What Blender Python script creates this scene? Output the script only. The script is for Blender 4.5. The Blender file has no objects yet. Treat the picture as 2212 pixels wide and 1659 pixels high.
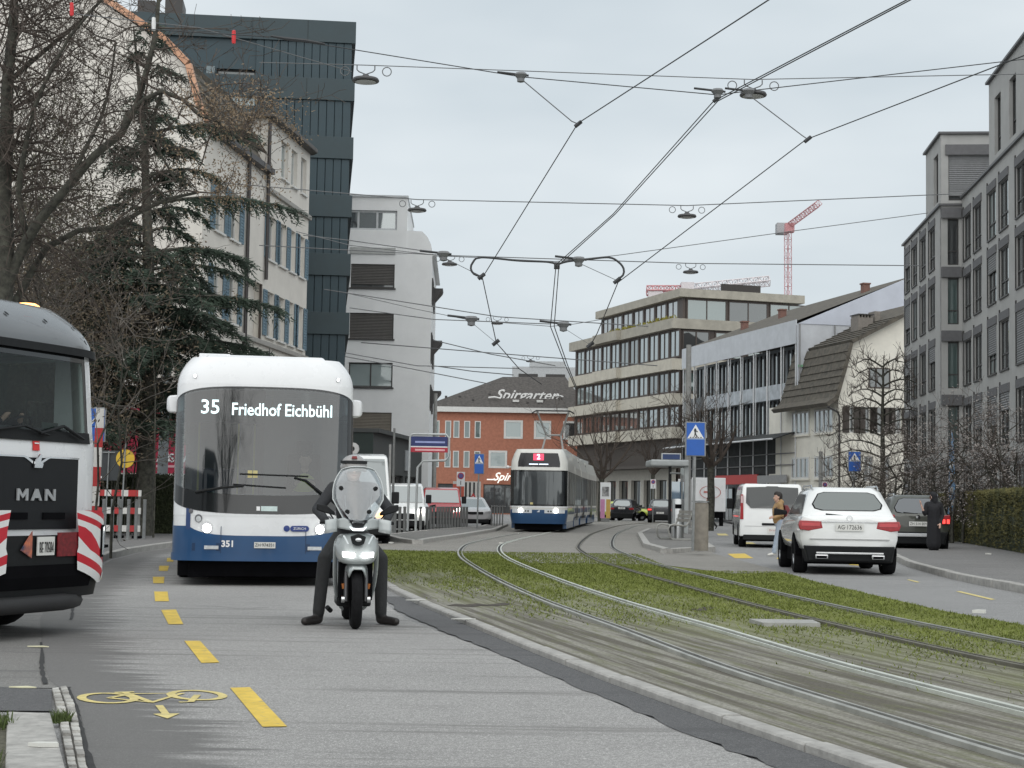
import bpy, bmesh, math, random
import numpy as np
from mathutils import Matrix, Vector, noise as mnoise
R = math.radians
sc = bpy.context.scene
C = sc.collection
# ------------------------------------------------------------------ camera
K, TH, PI_, CH = 3600.0, 0.016, R(4.076), 1.25     # focal in 2212-px units, roll, pitch, eye height
S = CH / 1.2
cam_d = bpy.data.cameras.new('camera'); cam = bpy.data.objects.new('camera', cam_d); C.objects.link(cam)
cam_d.sensor_width = 36; cam_d.lens = 36 * K / 2212; cam_d.clip_start = .1; cam_d.clip_end = 3000
_f = Vector((0, math.cos(PI_), math.sin(PI_))); _u0 = Vector((0, -math.sin(PI_), math.cos(PI_))); _x0 = Vector((1, 0, 0))
_r = _x0 * math.cos(TH) + _u0 * math.sin(TH); _u = -_x0 * math.sin(TH) + _u0 * math.cos(TH)
mw = Matrix.Identity(4)
for i in range(3):
    mw[i][0] = _r[i]; mw[i][1] = _u[i]; mw[i][2] = -_f[i]
mw[2][3] = CH
cam.matrix_world = mw
sc.camera = cam
# ------------------------------------------------------------------ world, sun, exposure
w = bpy.data.worlds.new('World'); sc.world = w; w.use_nodes = True
nt = w.node_tree; N = nt.nodes; Lk = nt.links
bg = N['Background']; bg.inputs['Strength'].default_value = .078
sky = N.new('ShaderNodeTexSky'); sky.sky_type = 'NISHITA'; sky.sun_disc = False
SUN_EL, SUN_ROT = R(42), R(182)
sky.sun_elevation = SUN_EL; sky.sun_rotation = SUN_ROT; sky.dust_density = 4; sky.air_density = 1
tc = N.new('ShaderNodeTexCoord'); mp = N.new('ShaderNodeMapping'); mp.inputs['Scale'].default_value = (1.6, 1.6, 5)
Lk.new(tc.outputs['Generated'], mp.inputs['Vector'])
nz = N.new('ShaderNodeTexNoise'); nz.inputs['Scale'].default_value = 1.7; nz.inputs['Detail'].default_value = 4; nz.inputs['Roughness'].default_value = .5
Lk.new(mp.outputs['Vector'], nz.inputs['Vector'])
cr = N.new('ShaderNodeValToRGB')
cr.color_ramp.elements[0].position = .3; cr.color_ramp.elements[0].color = (5.5, 6.2, 6.65, 1)
cr.color_ramp.elements[1].position = .72; cr.color_ramp.elements[1].color = (7.75, 8.25, 8.5, 1)
Lk.new(nz.outputs['Fac'], cr.inputs['Fac'])
mx = N.new('ShaderNodeMix'); mx.data_type = 'RGBA'; mx.inputs[0].default_value = .93
Lk.new(sky.outputs['Color'], mx.inputs[6]); Lk.new(cr.outputs['Color'], mx.inputs[7]); Lk.new(mx.outputs[2], bg.inputs['Color'])
sd = bpy.data.lights.new('sun', 'SUN'); so = bpy.data.objects.new('sun', sd); C.objects.link(so)
sd.energy = 1.5; sd.angle = R(120); sd.color = (1, .97, .93)
so.rotation_euler = (R(90) - SUN_EL, 0, math.pi - SUN_ROT)   # high soft sun behind the camera
vs = sc.view_settings; vs.view_transform = 'Standard'; vs.look = 'None'; vs.exposure = 0.52; vs.gamma = 1; vs.use_curve_mapping = False
sc.cycles.use_denoising = True
sc.cycles.max_bounces = 6; sc.cycles.transparent_max_bounces = 12; sc.cycles.caustics_reflective = False; sc.cycles.caustics_refractive = False
sc.cycles.sample_clamp_indirect = 4

# ------------------------------------------------------------------ photo geometry helpers (2212 x 1659 frame)
def ray(x, y):
    a = x - 1106; b = 829.5 - y
    a, b = a * math.cos(TH) - b * math.sin(TH), a * math.sin(TH) + b * math.cos(TH)
    a /= K; b /= K
    return Vector((a, math.cos(PI_) - b * math.sin(PI_), math.sin(PI_) + b * math.cos(PI_)))
def G(x, y, z=0.0):
    d = ray(x, y); t = (z - CH) / d.z
    return Vector((d.x * t, d.y * t, z))
def A(x, y, Y):
    d = ray(x, y); t = Y / d.y
    return Vector((d.x * t, Y, CH + d.z * t))
def cr_spline(pts, step=1.0):
    P = [Vector(p) for p in pts]; out = []
    for i in range(len(P) - 1):
        p0 = P[max(i - 1, 0)]; p1 = P[i]; p2 = P[i + 1]; p3 = P[min(i + 2, len(P) - 1)]
        n = max(1, int((p2 - p1).length / step))
        for k in range(n):
            t = k / n
            out.append(.5 * ((2 * p1) + (p2 - p0) * t + (2 * p0 - 5 * p1 + 4 * p2 - p3) * t * t + (3 * p1 - p0 - 3 * p2 + p3) * t ** 3))
    out.append(P[-1]); return out
def interp(pts, y):
    """x at given y on a polyline of (x, y) sorted by y"""
    for (x0, y0), (x1, y1) in zip(pts, pts[1:]):
        if y0 <= y <= y1: return x0 + (x1 - x0) * (y - y0) / (y1 - y0)
    return pts[0][0] if y < pts[0][1] else pts[-1][0]

# ------------------------------------------------------------------ materials
_M = {}
def mat(name, col=(.5, .5, .5), rough=.6, var=.12, scale=5.0, metal=0., bump=0., bscale=60., spec=.5, coat=0., emit=0., alpha=1., trans=0., vec='Object', stretch=None, col2=None, detail=5):
    if name in _M: return _M[name]
    m = bpy.data.materials.new(name); m.use_nodes = True; t = m.node_tree; n = t.nodes; l = t.links
    b = n['Principled BSDF']
    b.inputs['Roughness'].default_value = rough; b.inputs['Metallic'].default_value = metal
    b.inputs['Specular IOR Level'].default_value = spec; b.inputs['Coat Weight'].default_value = coat
    b.inputs['Alpha'].default_value = alpha; b.inputs['Transmission Weight'].default_value = trans
    c3 = tuple(col) + (1,)
    if var > 0 or col2:
        tc = n.new('ShaderNodeTexCoord'); mp = n.new('ShaderNodeMapping'); nz = n.new('ShaderNodeTexNoise'); mxn = n.new('ShaderNodeMix'); mxn.data_type = 'RGBA'
        if stretch: mp.inputs['Scale'].default_value = stretch
        nz.inputs['Scale'].default_value = scale; nz.inputs['Detail'].default_value = detail; nz.inputs['Roughness'].default_value = .62
        rp = n.new('ShaderNodeMapRange'); rp.inputs[1].default_value = .3; rp.inputs[2].default_value = .7
        l.new(tc.outputs[vec], mp.inputs[0]); l.new(mp.outputs[0], nz.inputs['Vector']); l.new(nz.outputs['Fac'], rp.inputs[0]); l.new(rp.outputs[0], mxn.inputs[0])
        a = tuple(x * (1 - var) for x in col) + (1,); c = (tuple(col2) if col2 else tuple(min(1, x * (1 + var)) for x in col)) + (1,)
        mxn.inputs[6].default_value = a; mxn.inputs[7].default_value = c
        l.new(mxn.outputs[2], b.inputs['Base Color'])
        rr = n.new('ShaderNodeMapRange'); rr.inputs[3].default_value = max(0, rough - .06); rr.inputs[4].default_value = min(1, rough + .06)
        l.new(nz.outputs['Fac'], rr.inputs[0]); l.new(rr.outputs[0], b.inputs['Roughness'])
        if bump > 0:
            n2 = n.new('ShaderNodeTexNoise'); n2.inputs['Scale'].default_value = bscale; n2.inputs['Detail'].default_value = 4
            l.new(mp.outputs[0], n2.inputs['Vector'])
            bp = n.new('ShaderNodeBump'); bp.inputs['Strength'].default_value = bump; bp.inputs['Distance'].default_value = .02
            l.new(n2.outputs['Fac'], bp.inputs['Height']); l.new(bp.outputs[0], b.inputs['Normal'])
    else:
        b.inputs['Base Color'].default_value = c3
    if emit:
        b.inputs['Emission Color'].default_value = c3; b.inputs['Emission Strength'].default_value = emit
    _M[name] = m; return m

def glassy(name, col, mirror=.35, rough=.03, edge=.8):
    """window glass seen from outside: dark room behind, sky mirrored in front"""
    if name in _M: return _M[name]
    m = bpy.data.materials.new(name); m.use_nodes = True; t = m.node_tree; n = t.nodes; l = t.links
    b = n['Principled BSDF']; b.inputs['Base Color'].default_value = tuple(col) + (1,); b.inputs['Roughness'].default_value = .4
    g = n.new('ShaderNodeBsdfGlossy'); g.inputs['Roughness'].default_value = rough; g.inputs['Color'].default_value = (.9, .95, .95, 1)
    fr = n.new('ShaderNodeLayerWeight'); fr.inputs['Blend'].default_value = .25
    mr = n.new('ShaderNodeMapRange'); mr.inputs[3].default_value = mirror; mr.inputs[4].default_value = edge
    tc = n.new('ShaderNodeTexCoord'); nz = n.new('ShaderNodeTexNoise'); nz.inputs['Scale'].default_value = .9; nz.inputs['Detail'].default_value = 1
    bp = n.new('ShaderNodeBump'); bp.inputs['Strength'].default_value = .08; bp.inputs['Distance'].default_value = .05
    l.new(tc.outputs['Object'], nz.inputs['Vector']); l.new(nz.outputs['Fac'], bp.inputs['Height']); l.new(bp.outputs[0], g.inputs['Normal'])
    mx = n.new('ShaderNodeMixShader'); l.new(fr.outputs['Facing'], mr.inputs[0]); l.new(mr.outputs[0], mx.inputs[0]); l.new(b.outputs[0], mx.inputs[1]); l.new(g.outputs[0], mx.inputs[2])
    l.new(mx.outputs[0], n['Material Output'].inputs['Surface'])
    _M[name] = m; return m

def clear_glass(name, tint=(.8, .86, .86), mirror=.12, edge=1.):
    """see-through pane: mostly transparent, some reflection"""
    if name in _M: return _M[name]
    m = bpy.data.materials.new(name); m.use_nodes = True; t = m.node_tree; n = t.nodes; l = t.links
    n.remove(n['Principled BSDF'])
    tr = n.new('ShaderNodeBsdfTransparent'); tr.inputs[0].default_value = tuple(tint) + (1,)
    g = n.new('ShaderNodeBsdfGlossy'); g.inputs['Roughness'].default_value = .04
    fr = n.new('ShaderNodeLayerWeight'); fr.inputs['Blend'].default_value = .2
    mr = n.new('ShaderNodeMapRange'); mr.inputs[3].default_value = mirror; mr.inputs[4].default_value = edge
    mx = n.new('ShaderNodeMixShader'); l.new(fr.outputs['Facing'], mr.inputs[0]); l.new(mr.outputs[0], mx.inputs[0]); l.new(tr.outputs[0], mx.inputs[1]); l.new(g.outputs[0], mx.inputs[2])
    l.new(mx.outputs[0], n['Material Output'].inputs['Surface'])
    _M[name] = m; return m

# ------------------------------------------------------------------ mesh builder
class MB:
    def __init__(s, T=None): s.v = []; s.f = []; s.mi = []; s.T = T; s.uv = None
    def add(s, vs, fs, mi=0):
        o = len(s.v)
        if s.T is not None: vs = [tuple(s.T @ Vector(p)) for p in vs]
        s.v.extend([tuple(p) for p in vs]); s.f.extend([tuple(i + o for i in f) for f in fs]); s.mi.extend([mi] * len(fs)); return s
    def box(s, x0, x1, y0, y1, z0, z1, mi=0, cx=0.):
        """box; cx = taper of the top in m"""
        v = [(x0, y0, z0), (x1, y0, z0), (x1, y1, z0), (x0, y1, z0), (x0 + cx, y0 + cx, z1), (x1 - cx, y0 + cx, z1), (x1 - cx, y1 - cx, z1), (x0 + cx, y1 - cx, z1)]
        return s.add(v, [(3, 2, 1, 0), (4, 5, 6, 7), (0, 1, 5, 4), (1, 2, 6, 5), (2, 3, 7, 6), (3, 0, 4, 7)], mi)
    def tube(s, pts, rad, n=8, mi=0, cap=True):
        P = [Vector(p) for p in pts]; rr = rad if hasattr(rad, '__len__') else [rad] * len(P); vs = []; fs = []
        up = Vector((0, 0, 1)); nrm = None
        for i, p in enumerate(P):
            d = (P[min(i + 1, len(P) - 1)] - P[max(i - 1, 0)])
            if d.length < 1e-9: d = Vector((0, 0, 1))
            d.normalize()
            if nrm is None:
                nrm = d.cross(up if abs(d.z) < .9 else Vector((1, 0, 0))).normalized()
            else:
                nrm = (nrm - d * nrm.dot(d)); nrm = nrm.normalized() if nrm.length > 1e-6 else d.orthogonal().normalized()
            bi = d.cross(nrm)
            for k in range(n):
                a = 2 * math.pi * k / n
                vs.append(p + (nrm * math.cos(a) + bi * math.sin(a)) * rr[i])
        for i in range(len(P) - 1):
            for k in range(n):
                fs.append((i * n + k, i * n + (k + 1) % n, (i + 1) * n + (k + 1) % n, (i + 1) * n + k))
        if cap:
            fs.append(tuple(range(n))[::-1]); fs.append(tuple((len(P) - 1) * n + k for k in range(n)))
        return s.add(vs, fs, mi)
    def lathe(s, prof, n=24, mi=0, T=None, closed=False):
        """prof = [(r, h)] round local z (or T)"""
        vs = []; fs = []
        for r, h in prof:
            for k in range(n):
                a = 2 * math.pi * k / n; p = Vector((r * math.cos(a), r * math.sin(a), h)); vs.append(T @ p if T is not None else p)
        m = len(prof)
        for i in range(m if closed else m - 1):
            j = (i + 1) % m
            for k in range(n): fs.append((i * n + k, i * n + (k + 1) % n, j * n + (k + 1) % n, j * n + k))
        if not closed:
            if prof[0][0] > 1e-6: fs.append(tuple(range(n))[::-1])
            if prof[-1][0] > 1e-6: fs.append(tuple((m - 1) * n + k for k in range(n)))
        return s.add(vs, fs, mi)
    def loft(s, rings, mi=0, cap=True, closed=True):
        n = len(rings[0]); vs = [p for r in rings for p in r]; fs = []
        for i in range(len(rings) - 1):
            for k in range(n if closed else n - 1):
                fs.append((i * n + k, i * n + (k + 1) % n, (i + 1) * n + (k + 1) % n, (i + 1) * n + k))
        if cap: fs.append(tuple(range(n))[::-1]); fs.append(tuple((len(rings) - 1) * n + k for k in range(n)))
        return s.add(vs, fs, mi)
    def prism(s, poly, y0, y1, mi=0):
        """poly in x,z extruded along y"""
        n = len(poly); v = [(x, y0, z) for x, z in poly] + [(x, y1, z) for x, z in poly]
        return s.add(v, [tuple(range(n)), tuple(range(n, 2 * n))[::-1]] + [(i + n, (i + 1) % n + n, (i + 1) % n, i)[::1] for i in range(n)], mi)
    def prismz(s, poly, z0, z1, mi=0):
        n = len(poly); v = [(x, y, z0) for x, y in poly] + [(x, y, z1) for x, y in poly]
        return s.add(v, [tuple(range(n))[::-1], tuple(range(n, 2 * n))] + [(i, (i + 1) % n, (i + 1) % n + n, i + n) for i in range(n)], mi)
    def prismx(s, poly, x0, x1, mi=0):
        """poly in y,z extruded along x"""
        n = len(poly); v = [(x0, y, z) for y, z in poly] + [(x1, y, z) for y, z in poly]
        return s.add(v, [tuple(range(n))[::-1], tuple(range(n, 2 * n))] + [(i, (i + 1) % n, (i + 1) % n + n, i + n) for i in range(n)], mi)
    def grid(s, fn, nu, nv, mi=0):
        vs = [fn(i / nu, j / nv) for j in range(nv + 1) for i in range(nu + 1)]
        return s.add(vs, [(j * (nu + 1) + i, j * (nu + 1) + i + 1, (j + 1) * (nu + 1) + i + 1, (j + 1) * (nu + 1) + i) for j in range(nv) for i in range(nu)], mi)
    def mesh(s, name, mats, smooth=None, fixn=True):
        me = bpy.data.meshes.new(name); me.from_pydata(s.v, [], s.f)
        for m in (mats if isinstance(mats, (list, tuple)) else [mats]): me.materials.append(m)
        if any(s.mi): me.polygons.foreach_set('material_index', s.mi)
        if fixn or smooth is not None:
            bm = bmesh.new(); bm.from_mesh(me)
            if fixn: bmesh.ops.recalc_face_normals(bm, faces=bm.faces)
            if smooth is not None:
                an = R(smooth)
                for f in bm.faces: f.smooth = True
                for e in bm.edges:
                    if len(e.link_faces) == 2 and e.calc_face_angle(0) > an: e.smooth = False
            bm.to_mesh(me); bm.free()
        me.update(); return me

def obj(name, data, parent=None, T=None, bevel=0., subsurf=0):
    o = bpy.data.objects.new(name, data); C.objects.link(o)
    if parent is not None: o.parent = parent
    if T is not None: o.matrix_basis = T
    if bevel:
        m = o.modifiers.new('bevel', 'BEVEL'); m.width = bevel; m.segments = 2; m.limit_method = 'ANGLE'; m.angle_limit = R(35)
    if subsurf:
        m = o.modifiers.new('sub', 'SUBSURF'); m.levels = subsurf; m.render_levels = subsurf
    return o
def part(name, mb, mats, parent, smooth=None, bevel=0., label=None, T=None, kind=None, subsurf=0, fixn=True):
    o = obj(name, mb.mesh(name, mats, smooth, fixn), parent, T, bevel, subsurf)
    if label: o['label'] = label
    if kind: o['kind'] = kind
    return o
def thing(name, label, cat, loc=(0, 0, 0), rz=0., group=None):
    o = bpy.data.objects.new(name, None); C.objects.link(o); o.empty_display_size = .1
    o.location = loc; o.rotation_euler = (0, 0, rz); o['label'] = label; o['category'] = cat
    if group: o['group'] = group
    return o
def tag(o, label, cat, group=None, kind=None):
    if kind: o['kind'] = kind
    if label: o['label'] = label
    if cat: o['category'] = cat
    if group: o['group'] = group
    return o
def struct(o): o['kind'] = 'structure'; return o
def copy_tree(o, parent=None):
    c = o.copy(); C.objects.link(c)
    if parent is not None: c.parent = parent
    for ch in o.children: copy_tree(ch, c)
    return c
Tm = Matrix.Translation
def Rz(a): return Matrix.Rotation(a, 4, 'Z')
def Rx(a): return Matrix.Rotation(a, 4, 'X')
def Ry(a): return Matrix.Rotation(a, 4, 'Y')
_txt = {}
def text_mb(body, size, ext=.004, shear=0., align='CENTER', sx=1.0, bold=0., space=1.0):
    """text as geometry in the x,z plane, facing -y"""
    cu = bpy.data.curves.new('t', 'FONT'); cu.body = body; cu.size = size; cu.extrude = ext; cu.shear = shear; cu.align_x = align; cu.align_y = 'CENTER'; cu.offset = bold; cu.resolution_u = 3; cu.space_character = space
    o = bpy.data.objects.new('t', cu); C.objects.link(o); bpy.context.view_layer.update()
    dg = bpy.context.evaluated_depsgraph_get(); me = o.evaluated_get(dg).to_mesh()
    mb = MB(); mb.add([(v.co.x * sx, -v.co.z, v.co.y) for v in me.vertices], [tuple(p.vertices) for p in me.polygons])
    o.evaluated_get(dg).to_mesh_clear(); bpy.data.objects.remove(o); bpy.data.curves.remove(cu)
    return mb
def wrap(mb, fn):
    mb.v = [tuple(fn(*p)) for p in mb.v]; return mb

# facade with real openings: local x along, z up, -y outwards
def wallgrid(mb, x0, x1, z0, z1, holes, y0=0., depth=.25, mi=0, back=False):
    xs = sorted({round(a, 4) for a in [x0, x1] + [h[0] for h in holes] + [h[1] for h in holes] if x0 <= a <= x1})
    zs = sorted({round(a, 4) for a in [z0, z1] + [h[2] for h in holes] + [h[3] for h in holes] if z0 <= a <= z1})
    vd = {}; vs = []; fs = []
    def V(x, y, z):
        k = (x, y, z)
        if k not in vd: vd[k] = len(vs); vs.append(k)
        return vd[k]
    nx = len(xs) - 1; nzz = len(zs) - 1
    inh = [[any(h[0] - 1e-3 < (xs[i] + xs[i + 1]) / 2 < h[1] + 1e-3 and h[2] - 1e-3 < (zs[j] + zs[j + 1]) / 2 < h[3] + 1e-3 for h in holes) for j in range(nzz)] for i in range(nx)]
    y1 = y0 + depth
    for i in range(nx):
        for j in range(nzz):
            a, b, c, d = xs[i], xs[i + 1], zs[j], zs[j + 1]
            if not inh[i][j]:
                fs.append((V(a, y0, c), V(b, y0, c), V(b, y0, d), V(a, y0, d)))
                if back: fs.append((V(b, y1, c), V(a, y1, c), V(a, y1, d), V(b, y1, d)))
                if i == 0 or inh[i - 1][j]: fs.append((V(a, y1, c), V(a, y0, c), V(a, y0, d), V(a, y1, d)))
                if i == nx - 1 or inh[i + 1][j]: fs.append((V(b, y0, c), V(b, y1, c), V(b, y1, d), V(b, y0, d)))
                if j == 0 or inh[i][j - 1]: fs.append((V(a, y0, c), V(a, y1, c), V(b, y1, c), V(b, y0, c)))
                if j == nzz - 1 or inh[i][j + 1]: fs.append((V(a, y0, d), V(b, y0, d), V(b, y1, d), V(a, y1, d)))
    return mb.add(vs, fs, mi)

_wc = {}
def window(root, T, x0, x1, z0, z1, nx=2, nzp=1, y=.12, fw=.07, fmat=None, gmat=None, name='window', rail=None, blind=None, blindmat=None):
    """a window of its own: frame mesh + pane children (+ a blind)"""
    W, Hh = round(x1 - x0, 2), round(z1 - z0, 2); key = (W, Hh, nx, nzp, fw, fmat.name)
    holes = []; cw = (W - fw * (nx + 1)) / nx; zc = [Hh] if nzp == 1 else None
    rows = [(fw, Hh - fw)] if nzp == 1 else [(fw, Hh * rail - fw / 2), (Hh * rail + fw / 2, Hh - fw)]
    for i in range(nx):
        for (a, b) in rows: holes.append((fw + i * (cw + fw), fw + i * (cw + fw) + cw, a, b))
    if key not in _wc:
        mb = MB(); wallgrid(mb, 0, W, 0, Hh, holes, 0, .08, back=True); _wc[key] = mb.mesh('window', fmat, fixn=False)
    o = obj(name, _wc[key], root, T @ Tm((x0, y, z0)))
    for h in holes:
        k2 = (round(h[1] - h[0], 3), round(h[3] - h[2], 3), gmat.name)
        if k2 not in _wc:
            mb = MB(); mb.box(0, k2[0], 0, .012, 0, k2[1]); _wc[k2] = mb.mesh('pane', gmat, fixn=False)
        obj('pane', _wc[k2], o, Tm((h[0], .045, h[2])))
    if blind:
        k3 = (W, round(Hh * blind, 2), blindmat.name, 'bl')
        if k3 not in _wc:
            mb = MB(); n = max(2, int(Hh * blind / .09)); pr = []
            for q in range(n): pr += [(0., Hh * blind * q / n), (-.03, Hh * blind * (q + .5) / n)]
            pr += [(0., Hh * blind), (.02, Hh * blind), (.02, 0)]
            mb.prismx(pr, .02, W - .02); _wc[k3] = mb.mesh('blind', blindmat)
        obj('blind', _wc[k3], o, Tm((0, -.05, Hh * (1 - blind))))
    return o
# ================================================================== GROUND
rnd = random.Random(7)
def sx(pts): return [(x * S, y * S) for x, y in pts]
def uvmesh(name, vs, fs, uvs, m):
    me = bpy.data.meshes.new(name); me.from_pydata(vs, [], fs); me.materials.append(m)
    ul = me.uv_layers.new(name='UVMap')
    for lp in me.loops: ul.data[lp.index].uv = uvs[lp.vertex_index]
    me.update(); return me
def strip(name, Lp, Rp, z, m, y0, y1, dy=1.0, nx=6, zr=None):
    """sheet between two polylines given as (x, y) sorted by y; uv = metres from the left edge, metres along"""
    vs = []; fs = []; uv = []; n = max(2, int((y1 - y0) / dy))
    for j in range(n + 1):
        y = y0 + (y1 - y0) * j / n; a = interp(Lp, y); b = interp(Rp, y)
        for i in range(nx + 1):
            t = i / nx; vs.append((a + (b - a) * t, y, z if zr is None else z + (zr - z) * t)); uv.append(((b - a) * t, y))
    for j in range(n):
        for i in range(nx): k = j * (nx + 1) + i; fs.append((k, k + 1, k + nx + 2, k + nx + 1))
    return obj(name, uvmesh(name, vs, fs, uv, m))

def asphalt(name, base, dark, stain=False, streak=.55, light=None):
    m = bpy.data.materials.new(name); m.use_nodes = True; t = m.node_tree; n = t.nodes; l = t.links; b = n['Principled BSDF']
    g = n.new('ShaderNodeNewGeometry')
    def nz(scale, sc3=(1, 1, 1), det=5, rot=0., rough=.6):
        mp = n.new('ShaderNodeMapping'); mp.inputs['Scale'].default_value = sc3; mp.inputs['Rotation'].default_value = (0, 0, rot); l.new(g.outputs['Position'], mp.inputs[0])
        q = n.new('ShaderNodeTexNoise'); q.inputs['Scale'].default_value = scale; q.inputs['Detail'].default_value = det; q.inputs['Roughness'].default_value = rough; l.new(mp.outputs[0], q.inputs['Vector']); return q.outputs['Fac']
    def mr(x, a, b_, c=0., d=1.):
        q = n.new('ShaderNodeMapRange'); q.inputs[1].default_value = a; q.inputs[2].default_value = b_; q.inputs[3].default_value = c; q.inputs[4].default_value = d; l.new(x, q.inputs[0]); return q.outputs[0]
    def mix(f, a, c):
        q = n.new('ShaderNodeMix'); q.data_type = 'RGBA'; l.new(f, q.inputs[0])
        for k, v in ((6, a), (7, c)):
            if isinstance(v, tuple): q.inputs[k].default_value = v + (1,)
            else: l.new(v, q.inputs[k])
        return q.outputs[2]
    c = mix(mr(nz(.35), .3, .7), tuple(x * .86 for x in base), tuple(x * 1.12 for x in base))
    c = mix(mr(nz(90, det=3, rough=.8), .35, .65, 0, .5), c, tuple(x * .45 for x in base))
    c = mix(mr(nz(26, det=6, rough=.8), .44, .62, 0, .6), c, tuple(x * .5 for x in base))
    c = mix(mr(nz(2.2, det=7, rough=.7), .52, .66, 0, .45), c, tuple(x * .6 for x in base))
    c = mix(mr(nz(48, det=4, rough=.8), .58, .64, 0, .8), c, tuple(min(1, x * 1.7) for x in base))
    c = mix(mr(nz(130, det=2), .56, .66, 0, .8), c, tuple(min(1, x * 1.8) for x in base))
    # tyre-worn streaks across, cracks
    c = mix(mr(nz(1.0, (.14, 3.0, 1), 6, -.05), .54, .64, 0, streak), c, dark)
    c = mix(mr(nz(1.3, (.3, 5, 1), 5, .12), .60, .72, 0, streak * .8), c, dark)
    c = mix(mr(nz(7, (.5, 1.5, 1), 4), .60, .75, 0, .35), c, tuple(min(1, x * 1.25) for x in base))
    if stain:
        uvn = n.new('ShaderNodeTexCoord'); sp = n.new('ShaderNodeSeparateXYZ'); l.new(uvn.outputs['UV'], sp.inputs[0])
        ad = n.new('ShaderNodeMath'); ad.operation = 'MULTIPLY_ADD'; l.new(nz(1.6, (.55, 4.2, 1), 6), ad.inputs[0]); ad.inputs[1].default_value = -1.7; l.new(sp.outputs[0], ad.inputs[2])
        c = mix(mr(ad.outputs[0], -.34, -.06, .8, 0), c, tuple(x * .36 for x in base))
    l.new(c, b.inputs['Base Color']); b.inputs['Roughness'].default_value = .85; b.inputs['Specular IOR Level'].default_value = .3
    bp = n.new('ShaderNodeBump'); bp.inputs['Strength'].default_value = .35; bp.inputs['Distance'].default_value = .01; l.new(nz(140, det=3), bp.inputs['Height']); l.new(bp.outputs[0], b.inputs['Normal'])
    return m
m_road = asphalt('asphalt_road', (.335, .328, .318), (.15, .146, .14), True, .7)
m_road2 = asphalt('asphalt_side_road', (.28, .278, .275), (.16, .158, .155), False, .3)
m_pave = asphalt('tram_paving', (.27, .258, .235), (.16, .155, .145), False, .45)
m_walk = asphalt('pavement_asphalt', (.20, .195, .19), (.12, .118, .115), False, .35)
m_patch = asphalt('patch_asphalt', (.12, .12, .122), (.07, .07, .072), False, .5)
m_drive = asphalt('driveway_concrete', (.22, .215, .205), (.10, .10, .10), False, .7)

# base sheet to the horizon
mb = MB(); mb.add([(-700, -60, -.004), (700, -60, -.004), (700, 1500, -.004), (-700, 1500, -.004)], [(0, 1, 2, 3)])
struct(part('ground', mb, m_road2, None, fixn=False))
ROAD_L = sx([(-1.3, 4), (-1.6, 6.5), (-1.84, 7.5), (-2.35, 9.3), (-2.78, 10.5), (-3.0, 11), (-3.3, 12), (-3.8, 13.7), (-4.6, 16.5), (-5.4, 20), (-6.1, 24), (-6.62, 26.65), (-7.5, 31.6), (-7.9, 35.7), (-7.98, 39.3), (-8.0, 50), (-7, 65), (-5.8, 82)])
ROAD_R = sx([(2.3, 4), (1.6, 6.6), (1.22, 7.84), (.94, 8.95), (.66, 10.2), (.24, 12), (-.21, 13.9), (-1.03, 17), (-1.5, 20), (-1.75, 22), (-2.2, 25), (-2.7, 30), (-3.1, 36), (-3.3, 41), (-3.9, 48), (-4.1, 53), (-3.6, 63), (-2.2, 71), (-1.8, 82)])
struct(strip('road_left', ROAD_L, ROAD_R, .003, m_road, 4 * S, 82 * S, .6, 8))
# dark repair strip along the kerb
KERB = sx([(2.6, 4), (1.9, 6), (1.56, 7.18), (1.12, 8.8), (.65, 10.7), (.23, 12.6), (-.4, 15.6), (-.98, 18.4), (-1.6, 21.85), (-2.1, 25), (-2.6, 30), (-2.95, 36), (-3.13, 40.2)])
KERB = [(x * 1.06, y * 1.06) for x, y in KERB]
PATCH_L = sx([(2.2, 4), (1.55, 6.6), (1.22, 7.84), (.94, 8.95), (.66, 10.2), (.24, 12), (-.21, 13.9), (-.75, 16.2), (-1.2, 18.2), (-1.42, 19.9), (-1.66, 21.4)])
pl2 = []
for i, (x, y) in enumerate([(interp(PATCH_L, 4 + .22 * k), 4 + .22 * k) for k in range(int((21 * S - 4) / .22))]):
    pl2.append((x + rnd.uniform(-.035, .035), y))
struct(strip('road_patch', pl2, [(x - .02, y) for x, y in KERB], .007, m_patch, 4.2, 21 * S, .22, 3))
# crumbling edge of the repair: crack line
mcrack = mat('crack_tar', (.03, .03, .03), .9, .3, 20)
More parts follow.
